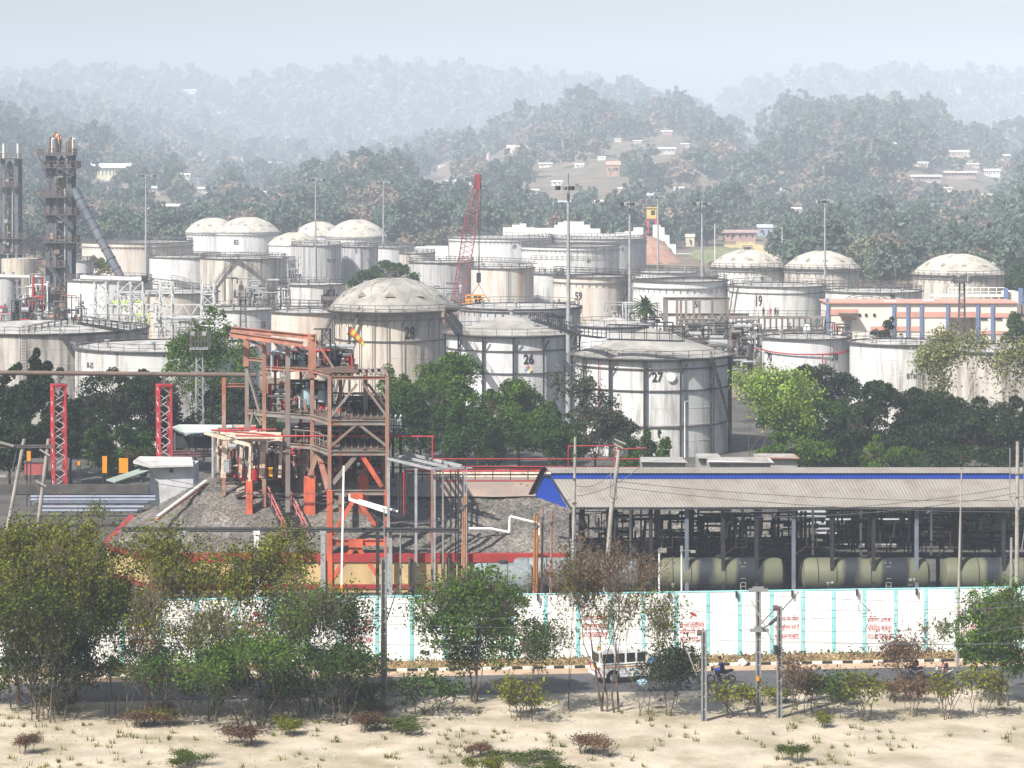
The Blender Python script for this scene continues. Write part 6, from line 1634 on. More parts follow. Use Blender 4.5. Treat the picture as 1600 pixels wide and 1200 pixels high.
for i, (a, c, y0, y1) in enumerate(((160, 167, 713, 739), (186, 200, 716, 739), (42, 48, 705, 720), (121, 125, 721, 727))):
    o = thing('tarpaulin_screen', ['narrow upright orange panel left of the lean-to', 'broader orange panel just left of the white hut', 'small orange panel by the leaning concrete poles', 'tiny orange marker under the dark tree'][i], 'panel', (X((a + c) / 2, 288), 288, 0))
    b = MB(); bpx(b, a, c, y0, y1, 288, .15); b.build('sheet', OR, o, world=True); b = MB(); b.beam(P(a, y0, 288.2), (X(a, 288.2), 288.2, 0), .12); b.beam(P(c, y0, 288.2), (X(c, 288.2), 288.2, 0), .12); b.build('frame', DARK, o, world=True)
o = thing('red_container', 'faded red container in the shade at the far left', 'container', (X(52, 290), 290, 0)); b = MB(); bpx(b, 38, 68, 723, 742, 290, 3); b.build('body', mat('faded red', (.36, .09, .09), .8, .15, 1), o, world=True); b = MB(); bpx(b, 37, 69, 721, 723, 289.9, 3.2); b.build('lid', DARK2, o, world=True)
# bundle of pipes
PBL = mat('blue grey pipe', (.24, .27, .34), .5, .15, .6)
for i, (py, a, c) in enumerate(((776, 48, 243), (781, 48, 243), (786, 55, 232), (792, 60, 225), (798, 60, 215), (772, 20, 240))):
    Y = 272 - i * .3; o = MB().tube(P(a, py, Y), P(c, py, Y), .15 if i < 5 else .1, 10).build('yard_pipe', PBL if i < 5 else DARK, origin=P(a, py, Y), smooth=True)
    put(o, ['topmost', 'second', 'third', 'fourth', 'lowest', 'thin dark'][i] + (' blue grey pipe' if i < 5 else ' pipe') + ' in the rack left of the mound', 'pipe', 'pipes in the rack left of the mound')
t = thing('low_dark_wall', 'low grimy wall with small vents behind the pipe rack at left', 'wall', (X(130, 278), 278, 0))
b = MB(); bpx(b, -20, 232, 757, 770, 278, .4); b.build('wall', mat('grimy dark wall', (.085, .08, .075), .9, .3, .6), t, world=True)
t = thing('pipe_gallery', 'low rail of dark pipes under the trees behind the small hut', 'pipework', (X(250, 296), 296, 0))
for py in (705, 709, 713): b = MB(); b.tube(P(170, py, 296), P(420, py, 296), .1, 6); b.build('pipe', mat('maroon pipe', (.15, .06, .07), .7), t, world=True)
# grey roofs behind the shed
for i, (a, c, y, Y) in enumerate(((1105, 1210, 722, 268), (1090, 1130, 716, 285), (1180, 1250, 716, 290), (1000, 1075, 722, 270))):
    o = thing('low_shed', ['long low grey roof just above the loading shed, in front of the lime green tree', 'small grey roof at the foot of tank 27', 'low roof with reddish edge behind the lime green tree', 'low grey sheet roof left of tank 27 base'][i], 'shed', (X((a + c) / 2, Y), Y, 0))
    b = MB(); b.add([P(a, y, Y), P(c, y + 1, Y), P(c - 8, y - 7, Y + 7), P(a + 4, y - 8, Y + 7)], [(0, 1, 2, 3)]); b.add([P(a, y + 1.5, Y), P(c, y + 2.5, Y), P(c - 8, y - 5.5, Y + 7), P(a + 4, y - 6.5, Y + 7)], [(3, 2, 1, 0)]); b.build('roof', (RFW, CONC, mat('reddish sheet', (.35, .16, .12), .8), CONC)[i], o, world=True)
    b = MB(); b.box((X((a + c) / 2, Y), Y + 3, (Z(y, Y)) / 2), ((c - a) * .9 * Y / F, 5, Z(y, Y) - .2)); b.build('wall', CONC, o, world=True)

# ================================================================ POLES AND WIRES
PC = mat('pale concrete pole', (.33, .31, .28), .9, .15, 1, st=(.2, .18, .16), sta=.6); CST = mat('galvanised catenary steel', (.20, .21, .22), .6, .2, 1)
# leaning pole pair at left
t = thing('pole_pair', 'pair of leaning concrete poles joined by a crossbar at the far left', 'pole', (X(50, 240), 240, 0)); Y = 240
b = MB(); b.tube(P(38, 686, Y), P(-2, 900, Y), .17, 10, .2); b.build('pole', PC, t, world=True)
b = MB(); b.tube(P(76, 686, Y), P(50, 900, Y), .17, 10, .2); b.build('pole', PC, t, world=True)
b = MB(); b.beam(P(-8, 696, Y - .2), P(82, 696, Y - .2), .13, .13); b.beam(P(-8, 699, Y - .2), P(82, 699, Y - .2), .1, .1); b.build('crossbar', DARK2, t, world=True)
b = MB(); b.beam(P(-12, 688, Y - .3), P(22, 697, Y - .3), .28, .2); b.beam(P(62, 702, Y - .3), P(78, 712, Y - .3), .2, .15); b.beam(P(56, 751, Y - .3), P(72, 760, Y - .3), .2, .15); b.beam(P(0, 744, Y - .3), P(10, 744, Y - .3), .2, .2); b.build('insulator_bracket', PC, t, world=True)
b = MB(); b.beam(P(28, 698, Y), P(12, 760, Y), .07); b.beam(P(66, 725, Y), P(56, 800, Y), .08); b.build('stay', DARK2, t, world=True)
# poles in front of shed
t = thing('timber_pole', 'tall grey timber pole standing before the blue gable', 'pole', (X(893, 207), 207, 0))
b = MB(); b.tube(P(899, 683, 207), (X(893, 207), 207, 0), .11, 10, .17); b.build('shaft', PC, t, smooth=True, world=True)
for py in (710, 748, 786): b = MB(); b.box(P(898, py, 206.9), (.35, .2, .12)); b.build('clamp', DARK2, t, world=True)
t = thing('leaning_pole', 'concrete pole leaning right with a short crossarm, over the shed roof', 'pole', (X(945, 208), 208, 0))
b = MB(); b.tube(P(969, 690, 208), P(955, 800, 208), .15, 10, .19); b.tube(P(955, 800, 208), P(940, 1000, 208), .19, 10, .2); b.build('shaft', PC, t, smooth=True, world=True)
b = MB(); b.beam(P(960, 686, 207.7), P(978, 694, 207.7), .2, .12); b.beam(P(960, 694, 207.7), P(973, 700, 207.7), .12); b.build('crossarm', PC, t, world=True)
b = MB(); b.path([P(955, 740, 207.7), P(953, 775, 207.7), P(964, 780, 207.7), P(962, 742, 207.7)], .035, 4); b.build('guard_bracket', CST, t, world=True)
t = thing('frame_pole', 'pole carrying an open metal cage at the right edge before the shed roof', 'pole', (X(1588, 206), 206, 0))
b = MB(); b.tube(P(1590, 690, 206), (X(1588, 206), 206, 0), .14, 10, .2); b.build('shaft', PC, t, smooth=True, world=True)
b = MB()
for a in (((1578, 700), (1578, 776)), ((1600, 700), (1600, 776)), ((1578, 776), (1600, 776)), ((1578, 740), (1600, 740)), ((1578, 776), (1590, 800)), ((1600, 776), (1590, 800)), ((1606, 795), (1596, 860))): b.beam(P(*a[0], 205.8), P(*a[1], 205.8), .07)
b.build('cage', CST, t, world=True)
b = MB(); b.beam(P(1580, 840, 206.4), P(1579, 930, 206.4), .16); b.build('side_post', PC, t, world=True)
t = thing('thin_lamp_pole', 'very thin tall grey pole before the right end of the compound wall', 'pole', (X(1498, 197), 197, 0))
b = MB(); b.tube(P(1502.5, 732, 197), (X(1495, 197), 197, 0), .05, 8, .13); b.build('shaft', PC, t, smooth=True, world=True)
b = MB(); b.box(P(1502.5, 732, 197), (.3, .12, .08)); b.build('lamp_head', CST, t, world=True)
# short lamp posts among wagons
for i, (px, y0) in enumerate(((1030, 862), (1065, 858))):
    o = thing('yard_lamp', ['pale lamp post with drooping grey head before the first wagon', 'pale lamp post with a sideways arm, right of its twin before the first wagon'][i], 'lamp', (X(px, 212), 212, 0))
    b = MB(); b.tube((0, 0, 0), (0, 0, Z(y0, 212)), .07, 8); b.build('post', WHITE, o)
    b = MB(); z = Z(y0, 212)
    if i: b.tube((0, 0, z - .1), (1.0, 0, z - .15), .05, 6); b.box((.95, 0, z - .2), (.4, .25, .2)); b.box((0, 0, z), (.2, .2, .5))
    else: b.tube((0, 0, z - .2), (.2, 0, z + .35), .06, 6); b.box((.25, 0, z + .1), (.7, .25, .3), 0)
    b.build('lamp_head', PC, o)
# catenary masts of H section
def catenary(px, y0, Y, label, w=.30, arms=()):
    t = thing('catenary_mast', label, 'catenary mast', (X(px, Y), Y, 0)); z = Z(y0, Y)
    b = MB(); b.beam((-.02 * w / .3, .03, 0), (-.02, .03, z), w * .9, .06); b.beam((w * .35, 0, 0), (w * .35, 0, z), .12, w); b.beam((-w * .42, 0, 0), (-w * .42, 0, z), .1, w); b.build('mast', CST, t)
    k = .8
    b = MB()
    while k < z: b.box((-w * .05, -.04, k), (w * .5, .08, .10)); k += .9
    b.build('batten', PC, t)
    return t, z
t, z = catenary(600, 872, 182, 'grey railway mast with a slanting insulator rod, left of the dense green tree', .42)
b = MB(); b.tube(P(600, 983, 182), P(617, 931, 182), .045, 6); b.tube(P(600, 984, 182), P(603, 978, 182), .12, 8); b.build('insulator_rod', DARK, t, world=True)
b = MB(); b.tube((.05, 0, z), (0, 0, z + 3.5), .05, 6); b.build('top_spike', CST, t)
b = MB(); b.beam(P(604, 920, 182), P(612, 930, 182), .12); b.build('bracket', PC, t, world=True)
t, z = catenary(1185, 922, 180, 'tallest railway mast, with a cap plate and a cross bracket at mid height', .34)
b = MB(); b.box((0, 0, z), (1.35, .3, .18)); b.box((0, 0, z + .15), (.8, .25, .15)); b.build('cap_plate', CST, t)
zc = Z(984, 180); b = MB(); b.box((.05, -.2, zc), (1.3, .3, .22)); b.box((0, -.2, zc + .08), (.6, .4, .35)); b.build('mid_bracket', CST, t)
b = MB(); b.beam(P(1184, 1056, 179.7), P(1184, 1064, 179.7), .2, .05); b.build('orange_plate', OR, t, world=True)
b = MB(); b.beam((-.6, 0, z), (.6, 0, z), .02); b.build('plate_edge', DARK, t)
t, z = catenary(1218, 947, 179, 'railway mast right of the tallest one, with a brown insulator on its shoulder', .34)
b = MB(); b.tube(P(1208, 950, 179), P(1216, 950, 179), .2, 12); b.tube(P(1212, 950, 179), P(1186, 978, 179), .045, 6); b.build('insulator', mat('brown ceramic', (.10, .06, .05), .4), t, world=True)
b = MB(); b.tube(P(1221, 954, 179), P(1248, 925, 179), .04, 6); b.tube(P(1215, 965, 179), P(1202, 976, 179), .12, 8); b.tube(P(1202, 976, 179), P(1188, 984, 179.8), .05, 6); b.build('stay_rod', DARK, t, world=True)
b = MB(); b.box((0, -.1, Z(1026, 179)), (.45, .35, .12)); b.build('clamp', CST, t)
t, z = catenary(1100, 985, 178, 'shortest railway mast, left of the rider in blue, with a round insulator', .34)
b = MB(); b.tube(P(1089, 989, 178), P(1096, 989, 178), .2, 12); b.build('insulator', mat('brown ceramic', (.10, .06, .05), .4), t, world=True)
# cantilever rods
for i, (a, c, m, lab) in enumerate((((1174, 938), (1211, 1010), PC, 'pale slanting rod crossing the tallest railway mast'), ((1073, 1015), (1089, 1056), PC, 'pale slanting rod left of the shortest railway mast'))):
    o = thing('cantilever_rod', lab, 'rod', P(*c, 178.6))
    b = MB(); b.tube(P(*a, 178.6), P(*c, 178.6), .05, 6); b.build('rod', m, o, world=True)
    e = P(*c, 178.6); b = MB(); b.lathe([(.02, -.35), (.13, -.3), (.15, .3), (.02, .36)], 12, e + Vector((.05, 0, -.25))); b.build('insulator', DARK, o, smooth=True, world=True)
WIRE = mat('wire', (.10, .10, .11), .5, .1, 1)
def wire(pts, Y, label, r=.016, sag=.3, Y2=None):
    a, c = P(*pts[0], Y), P(*pts[1], Y2 or Y); b = MB(); n = 14
    q = [a.lerp(c, i / n) - Vector((0, 0, sag * 4 * (i / n) * (1 - i / n))) for i in range(n + 1)]
    b.path(q, r, 4); o = b.build('overhead_wire', WIRE, origin=a); put(o, label, 'wire', 'overhead wires')
wires = [((600, 942), (1185, 946), 181), ((600, 962), (1100, 966), 180), ((600, 975), (1185, 984), 180), ((600, 1007), (1100, 1003), 180), ((1185, 952), (1600, 948), 180), ((1218, 986), (1620, 978), 179),
         ((1218, 1001), (1620, 1004), 179), ((1190, 930), (1620, 942), 180), ((1218, 968), (1620, 945), 179), ((100, 1000), (600, 1003), 181), ((100, 962), (600, 966), 181), ((1060, 950), (1218, 963), 179), ((-20, 1025), (600, 1022), 181), ((1340, 1012), (1620, 975), 178), ((1156, 985), (1218, 1000), 179), ((1112, 1000), (1620, 1006), 179)]
for i, (a, c, Y) in enumerate(wires): wire((a, c), Y, 'thin railway wire crossing in front of the white compound wall', .016, .15)
for i, (a, c, Y, Y2) in enumerate((((893, 1010 - 230), (620, 815), 208, 226), ((898, 775), (1000, 730), 207, 207), ((955, 760), (1578, 800), 208, 206), ((962, 752), (1578, 782), 208, 206), ((898, 758), (955, 740), 207, 208), ((1130, 800), (1578, 762), 206.5, 206), ((1180, 808), (1590, 770), 206, 206), ((230, 742), (620, 795), 226, 230), ((225, 752), (510, 770), 226, 230))):
    wire((a, c), Y, ['cable from the timber pole towards the hanging pipes', 'slack cable over the blue gable', 'lower cable sagging across the shed roof', 'upper cable sagging across the shed roof', 'short cable between the timber and leaning poles', 'cable rising to the cage on the right pole', 'second cable rising to the cage on the right pole', 'thin cable over the left of the mound', 'lower thin cable over the left of the mound'][i], .025, .5, Y2)
o = MB(); pts = [P(1350 + 9 * math.cos(a), 948 + 11 * math.sin(a), 200) for a in [k * .5 for k in range(9)]]; o.path(pts + [P(1362, 958, 200), P(1352, 985, 200)], .03, 5); o = o.build('cable_loop', WIRE, origin=P(1350, 980, 200)); put(o, 'loop of loose cable on the compound wall beside the prohibited area notice', 'cable')

# ================================================================ TREES
tree(40, 545, 110, 312, LF_DARK, 'large dark tree at the far left behind the leaning poles', 9000, .36)
tree(66, 535, 64, 330, LF_DARK, 'pointed dark tree before the left white tank', 3500, .34, crown=.6, nb=20)
tree(205, 556, 150, 318, LF_DARK, 'broad dark tree between the two red lattice columns', 10000, .36, nb=40)
tree(110, 612, 110, 306, LF_DARK, 'dark tree behind the left red lattice column', 7000, .34)
tree(192, 640, 110, 298, LF_MID, 'lower bushy green tree in front of the broad dark tree', 6000, .30, crown=.85)
tree(322, 470, 135, 338, LF_GREEN, 'tall loose light green tree behind the caged lattice tower', 7500, .32, nb=46, crown=.8)
tree(365, 585, 120, 326, LF_DARK, 'dark tree filling the gap left of the rusty frame', 7000, .34)
tree(612, 568, 80, 330, LF_GREEN, 'narrow green tree just right of the rusty frame', 4500, .32, crown=.8)
tree(655, 585, 100, 318, LF_MID, 'dense green tree right of the rusty frame, lower than its neighbour', 7000, .34, crown=.9)
tree(700, 543, 150, 328, LF_GREEN, 'tallest green tree in front of the tank marked 26', 11000, .34, nb=44, crown=.88)
tree(745, 610, 110, 312, LF_MID, 'rounded green tree in the middle of the green clump', 7000, .34, crown=.9)
tree(812, 582, 130, 322, LF_GREEN, 'green tree right of the middle of the clump, beside the mast foot', 9000, .34, crown=.9)
tree(868, 625, 90, 310, LF_MID, 'green shrubby tree at the foot of the tallest mast', 5000, .32, crown=.9)
twiggy(893, 572, 120, 330, LF_GREY, 'grey thin leaved tree with bare top in front of the mast', 1, 1500, .26, 5, tr=.22)
tree(930, 618, 130, 318, LF_GREY, 'dusty dark grey tree left of the base of tank 27', 7000, .32, crown=.85)
tree(1000, 658, 60, 290, LF_MID, 'small green bush tree at the foot of tank 27', 2500, .28, crown=.9)
tree(1035, 664, 38, 285, LF_GREEN, 'slender bright sapling in front of tank 27', 1200, .24, crown=.8, nb=14)
tree(1275, 560, 130, 350, LF_DARK, 'dark tree below the tank marked 70', 8000, .34)
tree(1268, 597, 140, 322, LF_MID, 'spreading mid green tree below the dark one', 8500, .32, crown=.75)
tree(1245, 650, 120, 300, LF_GREEN, 'low green tree right of the lime green tree', 5500, .30, crown=.9)
twiggy(1182, 564, 165, 305, LF_LIME, 'lime green young leaved tree with bare lower branches', 3, 6500, .24, 6, tr=.12, lo=.36, sg=.5)
tree(1395, 586, 170, 312, LF_DARK, 'big dark mango tree, left of the right hand row', 12000, .36, nb=46, crown=.9)
tree(1330, 640, 110, 300, LF_DARK, 'lower dark tree at the left end of the right hand row', 6000, .34, crown=.9)
tree(1478, 608, 150, 316, LF_DARK, 'big dark mango tree in the middle of the right hand row', 11000, .36, nb=44, crown=.9)
tree(1562, 602, 150, 310, LF_DARK, 'big dark mango tree at the right edge', 11000, .36, nb=44, crown=.9)
tree(1388, 672, 110, 292, LF_GREEN, 'bright lime shrub in front of the dark mango trees', 3500, .26, crown=.9, nb=26)
tree(1500, 690, 230, 288, LF_DARK, 'low dark hedge like tree right above the shed roof', 9000, .32, crown=.95)
twiggy(1428, 512, 110, 345, LF_WILLOW, 'pale feathery tree with bare limbs before the tank marked BTM', 1, 2600, .24, 5, tr=.16, lo=.3)
twiggy(1500, 506, 130, 340, LF_WILLOW, 'pale willowy tree in the middle of the bare trees at right', 2, 3200, .24, 5, tr=.16, lo=.3)
twiggy(1572, 520, 120, 336, LF_WILLOW, 'pale willowy tree at the right edge', 2, 2600, .24, 5, tr=.16, lo=.3)
tree(1387, 484, 46, 440, LF_DARK, 'small dark tree in front of the striped building', 900, .4, crown=.5, nb=12)
tree(1592, 478, 60, 440, LF_MID, 'green tree at the right edge in front of the striped building', 3500, .42, crown=.9)
tree(1596, 400, 60, 640, LF_MID, 'dark hazy tree at the right edge beside the far domed tank', 3000, .5, crown=.9)
tree(602, 399, 98, 610, LF_MID, 'round dark green tree standing among the white tanks', 7000, .55, crown=.75, nb=60, shape=.2)
tree(152, 398, 44, 780, LF_OLIVE, 'pale green bush beside the leaning dark pipe', 1500, .55, crown=.9)
# dark backdrop under the shed
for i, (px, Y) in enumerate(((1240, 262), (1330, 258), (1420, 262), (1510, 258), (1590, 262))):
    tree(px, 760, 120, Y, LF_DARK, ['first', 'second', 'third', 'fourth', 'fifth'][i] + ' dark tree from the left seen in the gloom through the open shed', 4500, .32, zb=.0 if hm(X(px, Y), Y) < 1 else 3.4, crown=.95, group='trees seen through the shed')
tree(140, 590, 120, 336, LF_DARK, 'dark tree set back behind the gap between the left dark trees', 8000, .36, crown=.9)
tree(15, 640, 120, 300, LF_DARK, 'low dark tree at the left edge behind the leaning poles', 8000, .34, crown=.92)
tree(265, 630, 90, 322, LF_DARK, 'dark tree right behind the right red lattice column', 5000, .34, crown=.9)
tree(410, 640, 80, 322, LF_MID, 'mid green tree seen through the lower decks of the rusty frame', 5000, .34, crown=.9)
# palm
t = thing('date_palm', 'date palm with a round feathery crown before the tank marked 58', 'palm', (X(1009, 470), 470, 0)); H = Z(480, 470); rng = np.random.default_rng(3)
link('trunk', quad_mesh('trunk', tube_quads((0, 0, 0), (0, 0, H), .45, .35, 8), [BARK]), t)
V = []
for k in range(54):
    az = rng.uniform(0, 6.28); el = rng.uniform(-.7, 1.3); p = np.array([0, 0, H]); d = np.array([math.cos(az) * math.cos(el), math.sin(az) * math.cos(el), math.sin(el)])
    for j in range(8):
        q = p + d * .36
        side = np.cross(d, [0, 0, 1.0]); side /= np.linalg.norm(side) + 1e-6; w = .42 * (1 - abs(j - 3) / 6)
        for s_ in (-1, 1): V.append([p, q, q + side * s_ * w - np.array([0, 0, .15]), p + side * s_ * w * .8 - np.array([0, 0, .12])])
        p = q; d = d + np.array([0, 0, -.13]); d /= np.linalg.norm(d)
link('fronds', quad_mesh('fronds', V, [LF_MID]), t)

# ---- roadside in the foreground
OL = LF_OLIVE
twiggy(28, 795, 150, 182, OL, 'brownish bushy tree at the bottom left corner', 4, 12250, .125, 6, tr=.10, sg=.30)
twiggy(105, 772, 170, 184, OL, 'tallest brown green bushy tree at the left', 5, 14875, .125, 6, tr=.10, sg=.30)
twiggy(60, 860, 160, 178, LF_OLDK, 'dark leafy shrub in front of the left bushy trees', 5, 9625, .125, 6, tr=.08, sg=.32)
twiggy(168, 868, 120, 180, LF_OLDK, 'dark olive shrub between the two left clumps', 4, 7000, .125, 6, tr=.08, sg=.32)
twiggy(236, 800, 130, 183, OL, 'sparse brown tree before the corner of the ochre wall', 3, 4550, .13, 6, tr=.08)
twiggy(325, 845, 140, 181, OL, 'thin leaved tree covering the third notice', 2, 4550, .13, 6, tr=.08)
twiggy(432, 800, 150, 183, OL, 'sparse olive tree below the stair of the mound', 3, 6650, .13, 6, tr=.08, sg=.34)
twiggy(500, 915, 170, 181, LF_MID, 'leafy green shrub left of the first railway mast', 4, 7350, .125, 6, tr=.07)
twiggy(400, 985, 230, 176, LF_GREEN, 'low green undergrowth under the olive tree', 7, 7875, .12, 4, tr=.05, sg=.28, name='shrub', cat='shrub')
twiggy(240, 1000, 180, 178, LF_MID, 'low dark undergrowth at the left of the road', 6, 4550, .12, 4, tr=.05, sg=.28, name='shrub', cat='shrub')
twiggy(545, 1000, 130, 177, LF_MID, 'low green bush at the foot of the first railway mast', 6, 4200, .12, 4, tr=.05, sg=.28, name='shrub', cat='shrub')
tree(742, 868, 170, 184, LF_GREEN, 'dense bright green roadside tree right of the first railway mast', 16000, .15, crown=.86, nb=60, tr=.14, group='roadside trees')
twiggy(740, 880, 190, 183.5, LF_GREEN, 'loose green branches around the dense bright tree', 3, 4550, .13, 6, tr=.07)
twiggy(838, 950, 90, 180, LF_MID, 'small leafy shrub right of the dense bright tree', 3, 2100, .125, 6, tr=.05)
twiggy(885, 850, 90, 182, OL, 'slender grey trunked sapling before the timber pole', 2, 875, .125, 6, tr=.11, spread=.35)
twiggy(950, 812, 200, 181, LF_DRY, 'bare brown many stemmed tree before the dark wagon', 5, 2975, .12, 6, tr=.11, sg=.28)
twiggy(1005, 900, 130, 180, OL, 'thin twiggy tree hiding the front of the white jeep', 3, 1925, .12, 6, tr=.06)
twiggy(1046, 1008, 80, 180, LF_DARK, 'dark leafy bush between the jeep and the rider in blue', 5, 4550, .12, 4, tr=.05, name='shrub', cat='shrub')
twiggy(1408, 995, 70, 190, LF_DRY, 'dry brown twiggy bush left of the rider in red', 5, 1225, .13, 6, tr=.045, name='shrub', cat='shrub', bm=BARKL)
twiggy(1455, 965, 60, 198, LF_DRY, 'bare dry sapling against the white wall', 1, 60, .12, 6, tr=.06, bm=BARK)
tree(1562, 888, 120, 184, LF_GREEN, 'bright green leafy tree at the right edge, before the wall', 13000, .15, crown=.85, nb=50, tr=.14, group='roadside trees')
twiggy(1560, 905, 170, 183, LF_GREEN, 'spreading lower branches of green leaves at the right edge', 3, 4375, .13, 6, tr=.07)
TW = ['pale bare branches in front of the left corner bush', 'pale bare branches left of the ochre wall corner', 'pale bare branches at the left edge above the road', 'pale bare branches before the second notice']
for i, (px, y, w, Y) in enumerate(((75, 815, 130, 177), (262, 860, 110, 177))):
    twiggy(px, y, w, Y, LF_DRY, TW[i * 3], 2, 120, .10, 5, tr=.085, sg=.2, bm=BARKL, name='bare_tree')
def low_scrub():
    rng = np.random.default_rng(77); ps = []
    for v, lm in enumerate((LF_OLIVE, LF_OLDK, LF_DRY)):
        Q, tp, md = grow(rng, 1.0, .6, 3, .03, 5, .3, kids=(2, 3)); pts = np.concatenate([tp, md]); k = rng.integers(0, len(pts), 2600)
        L = rand_quads(pts[k] + rng.normal(size=(2600, 3)) * np.array([.16, .16, .08]), .045, rng, 2.2)
        ps.append((quad_mesh('trunk', Q, [BARKL]), quad_mesh('crown', L, [lm])))
    for i in range(30):
        v = i % 3; x = rng.uniform(-40, 40); y = 185 - 27 * rng.random() ** 1.7
        if v == 0: lab = 'low olive scrub bush on the dusty near roadside'
        elif v == 1: lab = 'low dark scrub bush on the dusty near roadside'
        else: lab = 'low dry brown scrub bush on the dusty near roadside'
        t = thing('shrub', lab, 'shrub', (x, y, 0), rng.uniform(0, 6), ['olive', 'dark', 'brown'][v] + ' scrub on the near roadside'); t.scale = (rng.uniform(1.0, 2.6),) * 2 + (rng.uniform(.6, 1.5),)
        link('trunk', ps[v][0], t); link('crown', ps[v][1], t)
low_scrub()
for i, (px, y, w, lm, n) in enumerate(((1250, 1040, 60, LF_DRY, 700), (1300, 1048, 70, LF_MID, 900), (1355, 1052, 70, OL, 800), (1420, 1052, 60, LF_DRY, 600), (1470, 1054, 60, OL, 600), (1240, 1010, 40, LF_DRY, 300), (1530, 1040, 70, OL, 900), (1150, 1066, 80, OL, 700), (820, 1062, 90, OL, 800), (660, 1058, 120, LF_MID, 1500), (300, 1040, 140, LF_MID, 1500), (90, 1020, 160, LF_DARK, 2200), (470, 1050, 120, LF_MID, 1500))):
    twiggy(px, y, w, 180 - i % 3, lm, ['dry brown roadside bush right of the railway masts', 'green roadside bush by the kerb stones', 'olive bush right of the green one', 'brown bush under the rider in red', 'olive bush between the two right riders', 'wispy dry plant beside the insulator mast', 'olive bush at the foot of the right green tree', 'low olive scrub under the rider in blue', 'low scrub under the small leafy shrub', 'low green scrub left of the dense bright tree', 'low green scrub below the thin leaved tree', 'dark scrub at the bottom left corner', 'low green scrub left of the first mast'][i], 6, n, .14, 4, tr=.035, sg=.3, name='shrub', cat='shrub', bm=BARKL if lm is LF_DRY else BARK, lo=.05)
tree(30, 905, 190, 183, LF_OLDK, 'dark dense leafy mass at the foot of the left bushy trees', 9000, .16, crown=.96, nb=50, group='roadside trees')
tree(118, 900, 170, 186, LF_OLDK, 'olive leafy mass behind the dark shrub at left', 9000, .15, crown=.96, nb=50, group='roadside trees')
tree(425, 965, 170, 183, LF_OLDK, 'dense low dark tree under the olive tree', 4200, .14, crown=.96, nb=46, group='roadside trees')
tree(552, 985, 100, 181, LF_MID, 'rounded low green tree left of the first railway mast', 2600, .14, crown=.96, nb=34, group='roadside trees')
tree(335, 1000, 90, 182, LF_DARK, 'dark low bush tree below the third notice', 4000, .14, crown=.96, nb=30, group='roadside trees')
twiggy(90, 800, 190, 180, LF_OLIVE, 'yellow green leafy growth in front of the left clumps', 5, 9000, .12, 6, tr=.08, sg=.45, lo=.08)
twiggy(195, 900, 130, 178, LF_OLIVE, 'yellow green saplings before the first visible notice', 4, 2600, .12, 6, tr=.06, sg=.36, lo=.05)
twiggy(330, 930, 150, 178, LF_OLIVE, 'yellow green saplings before the third notice', 4, 2200, .12, 6, tr=.06, sg=.36, lo=.05)
twiggy(470, 880, 130, 179, LF_GREEN, 'green upright saplings left of the first railway mast', 4, 2400, .12, 6, tr=.06, sg=.36, lo=.05)
# grass and weeds of verge and dusty ground
def weeds(name, label, n, fx, lm, size):
    rng = np.random.default_rng(len(name)); C = np.array([fx(rng) for _ in range(n)]); V = rand_quads(C, size, rng, 2.4, -.2)
    put(link(name, quad_mesh(name, V, [lm])), label, 'grass', kind='stuff')
def f1(r): x = r.uniform(-48, 48); return (x, WY(x, -.4 - abs(r.normal()) * .9), .12 + abs(r.normal()) * .08)
weeds('dry_grass', 'dry grass along the foot of the white compound wall', 22000, f1, LF_STRAW, .11)
def f2(r): x = r.uniform(-48, 48); return (x, WY(x, -.3 - abs(r.normal()) * .25), .12 + abs(r.normal()) * .22)
weeds('wall_weeds', 'green weeds along the foot of the white compound wall', 2200, f2, LF_MID, .13)
def f3():
    rng = np.random.default_rng(5); V = []
    for _ in range(1500):
        x, y = rng.uniform(-46, 46), rng.uniform(150, 185.5)
        if noise.noise(Vector((x * .12, y * .12, 3))) + rng.normal() * .12 < .02: continue
        n = rng.integers(8, 26); s = rng.uniform(.15, .45)
        for k in range(n):
            a = rng.uniform(0, 6.28); r = rng.uniform(0, s); p = np.array([x + r * math.cos(a), y + r * math.sin(a), .0]); h = rng.uniform(.12, .4)
            o = np.array([math.cos(a) * h * .5, math.sin(a) * h * .5, h]); w = np.array([math.sin(a), -math.cos(a), 0]) * .022
            V.append([p - w, p + w, p + o * .6 + w * .8, p + o])
    put(link('scrub_grass', quad_mesh('scrub_grass', V, [LF_OLIVE])), 'dry grass tufts on the near side of the road', 'grass', kind='stuff')
    b = MB(); r2 = random.Random(8)
    for _ in range(900):
        x, y, s = r2.uniform(-42, 42), r2.uniform(152, 186), r2.uniform(.03, .13)
        b.lathe([(.01, -s * .4), (s, 0), (s * .6, s * .5), (.01, s * .6)], 6, (x, y, .01))
    put(b.build('loose_stones', CONC), 'loose stones scattered on the dusty roadside', 'stones', kind='stuff')
f3()
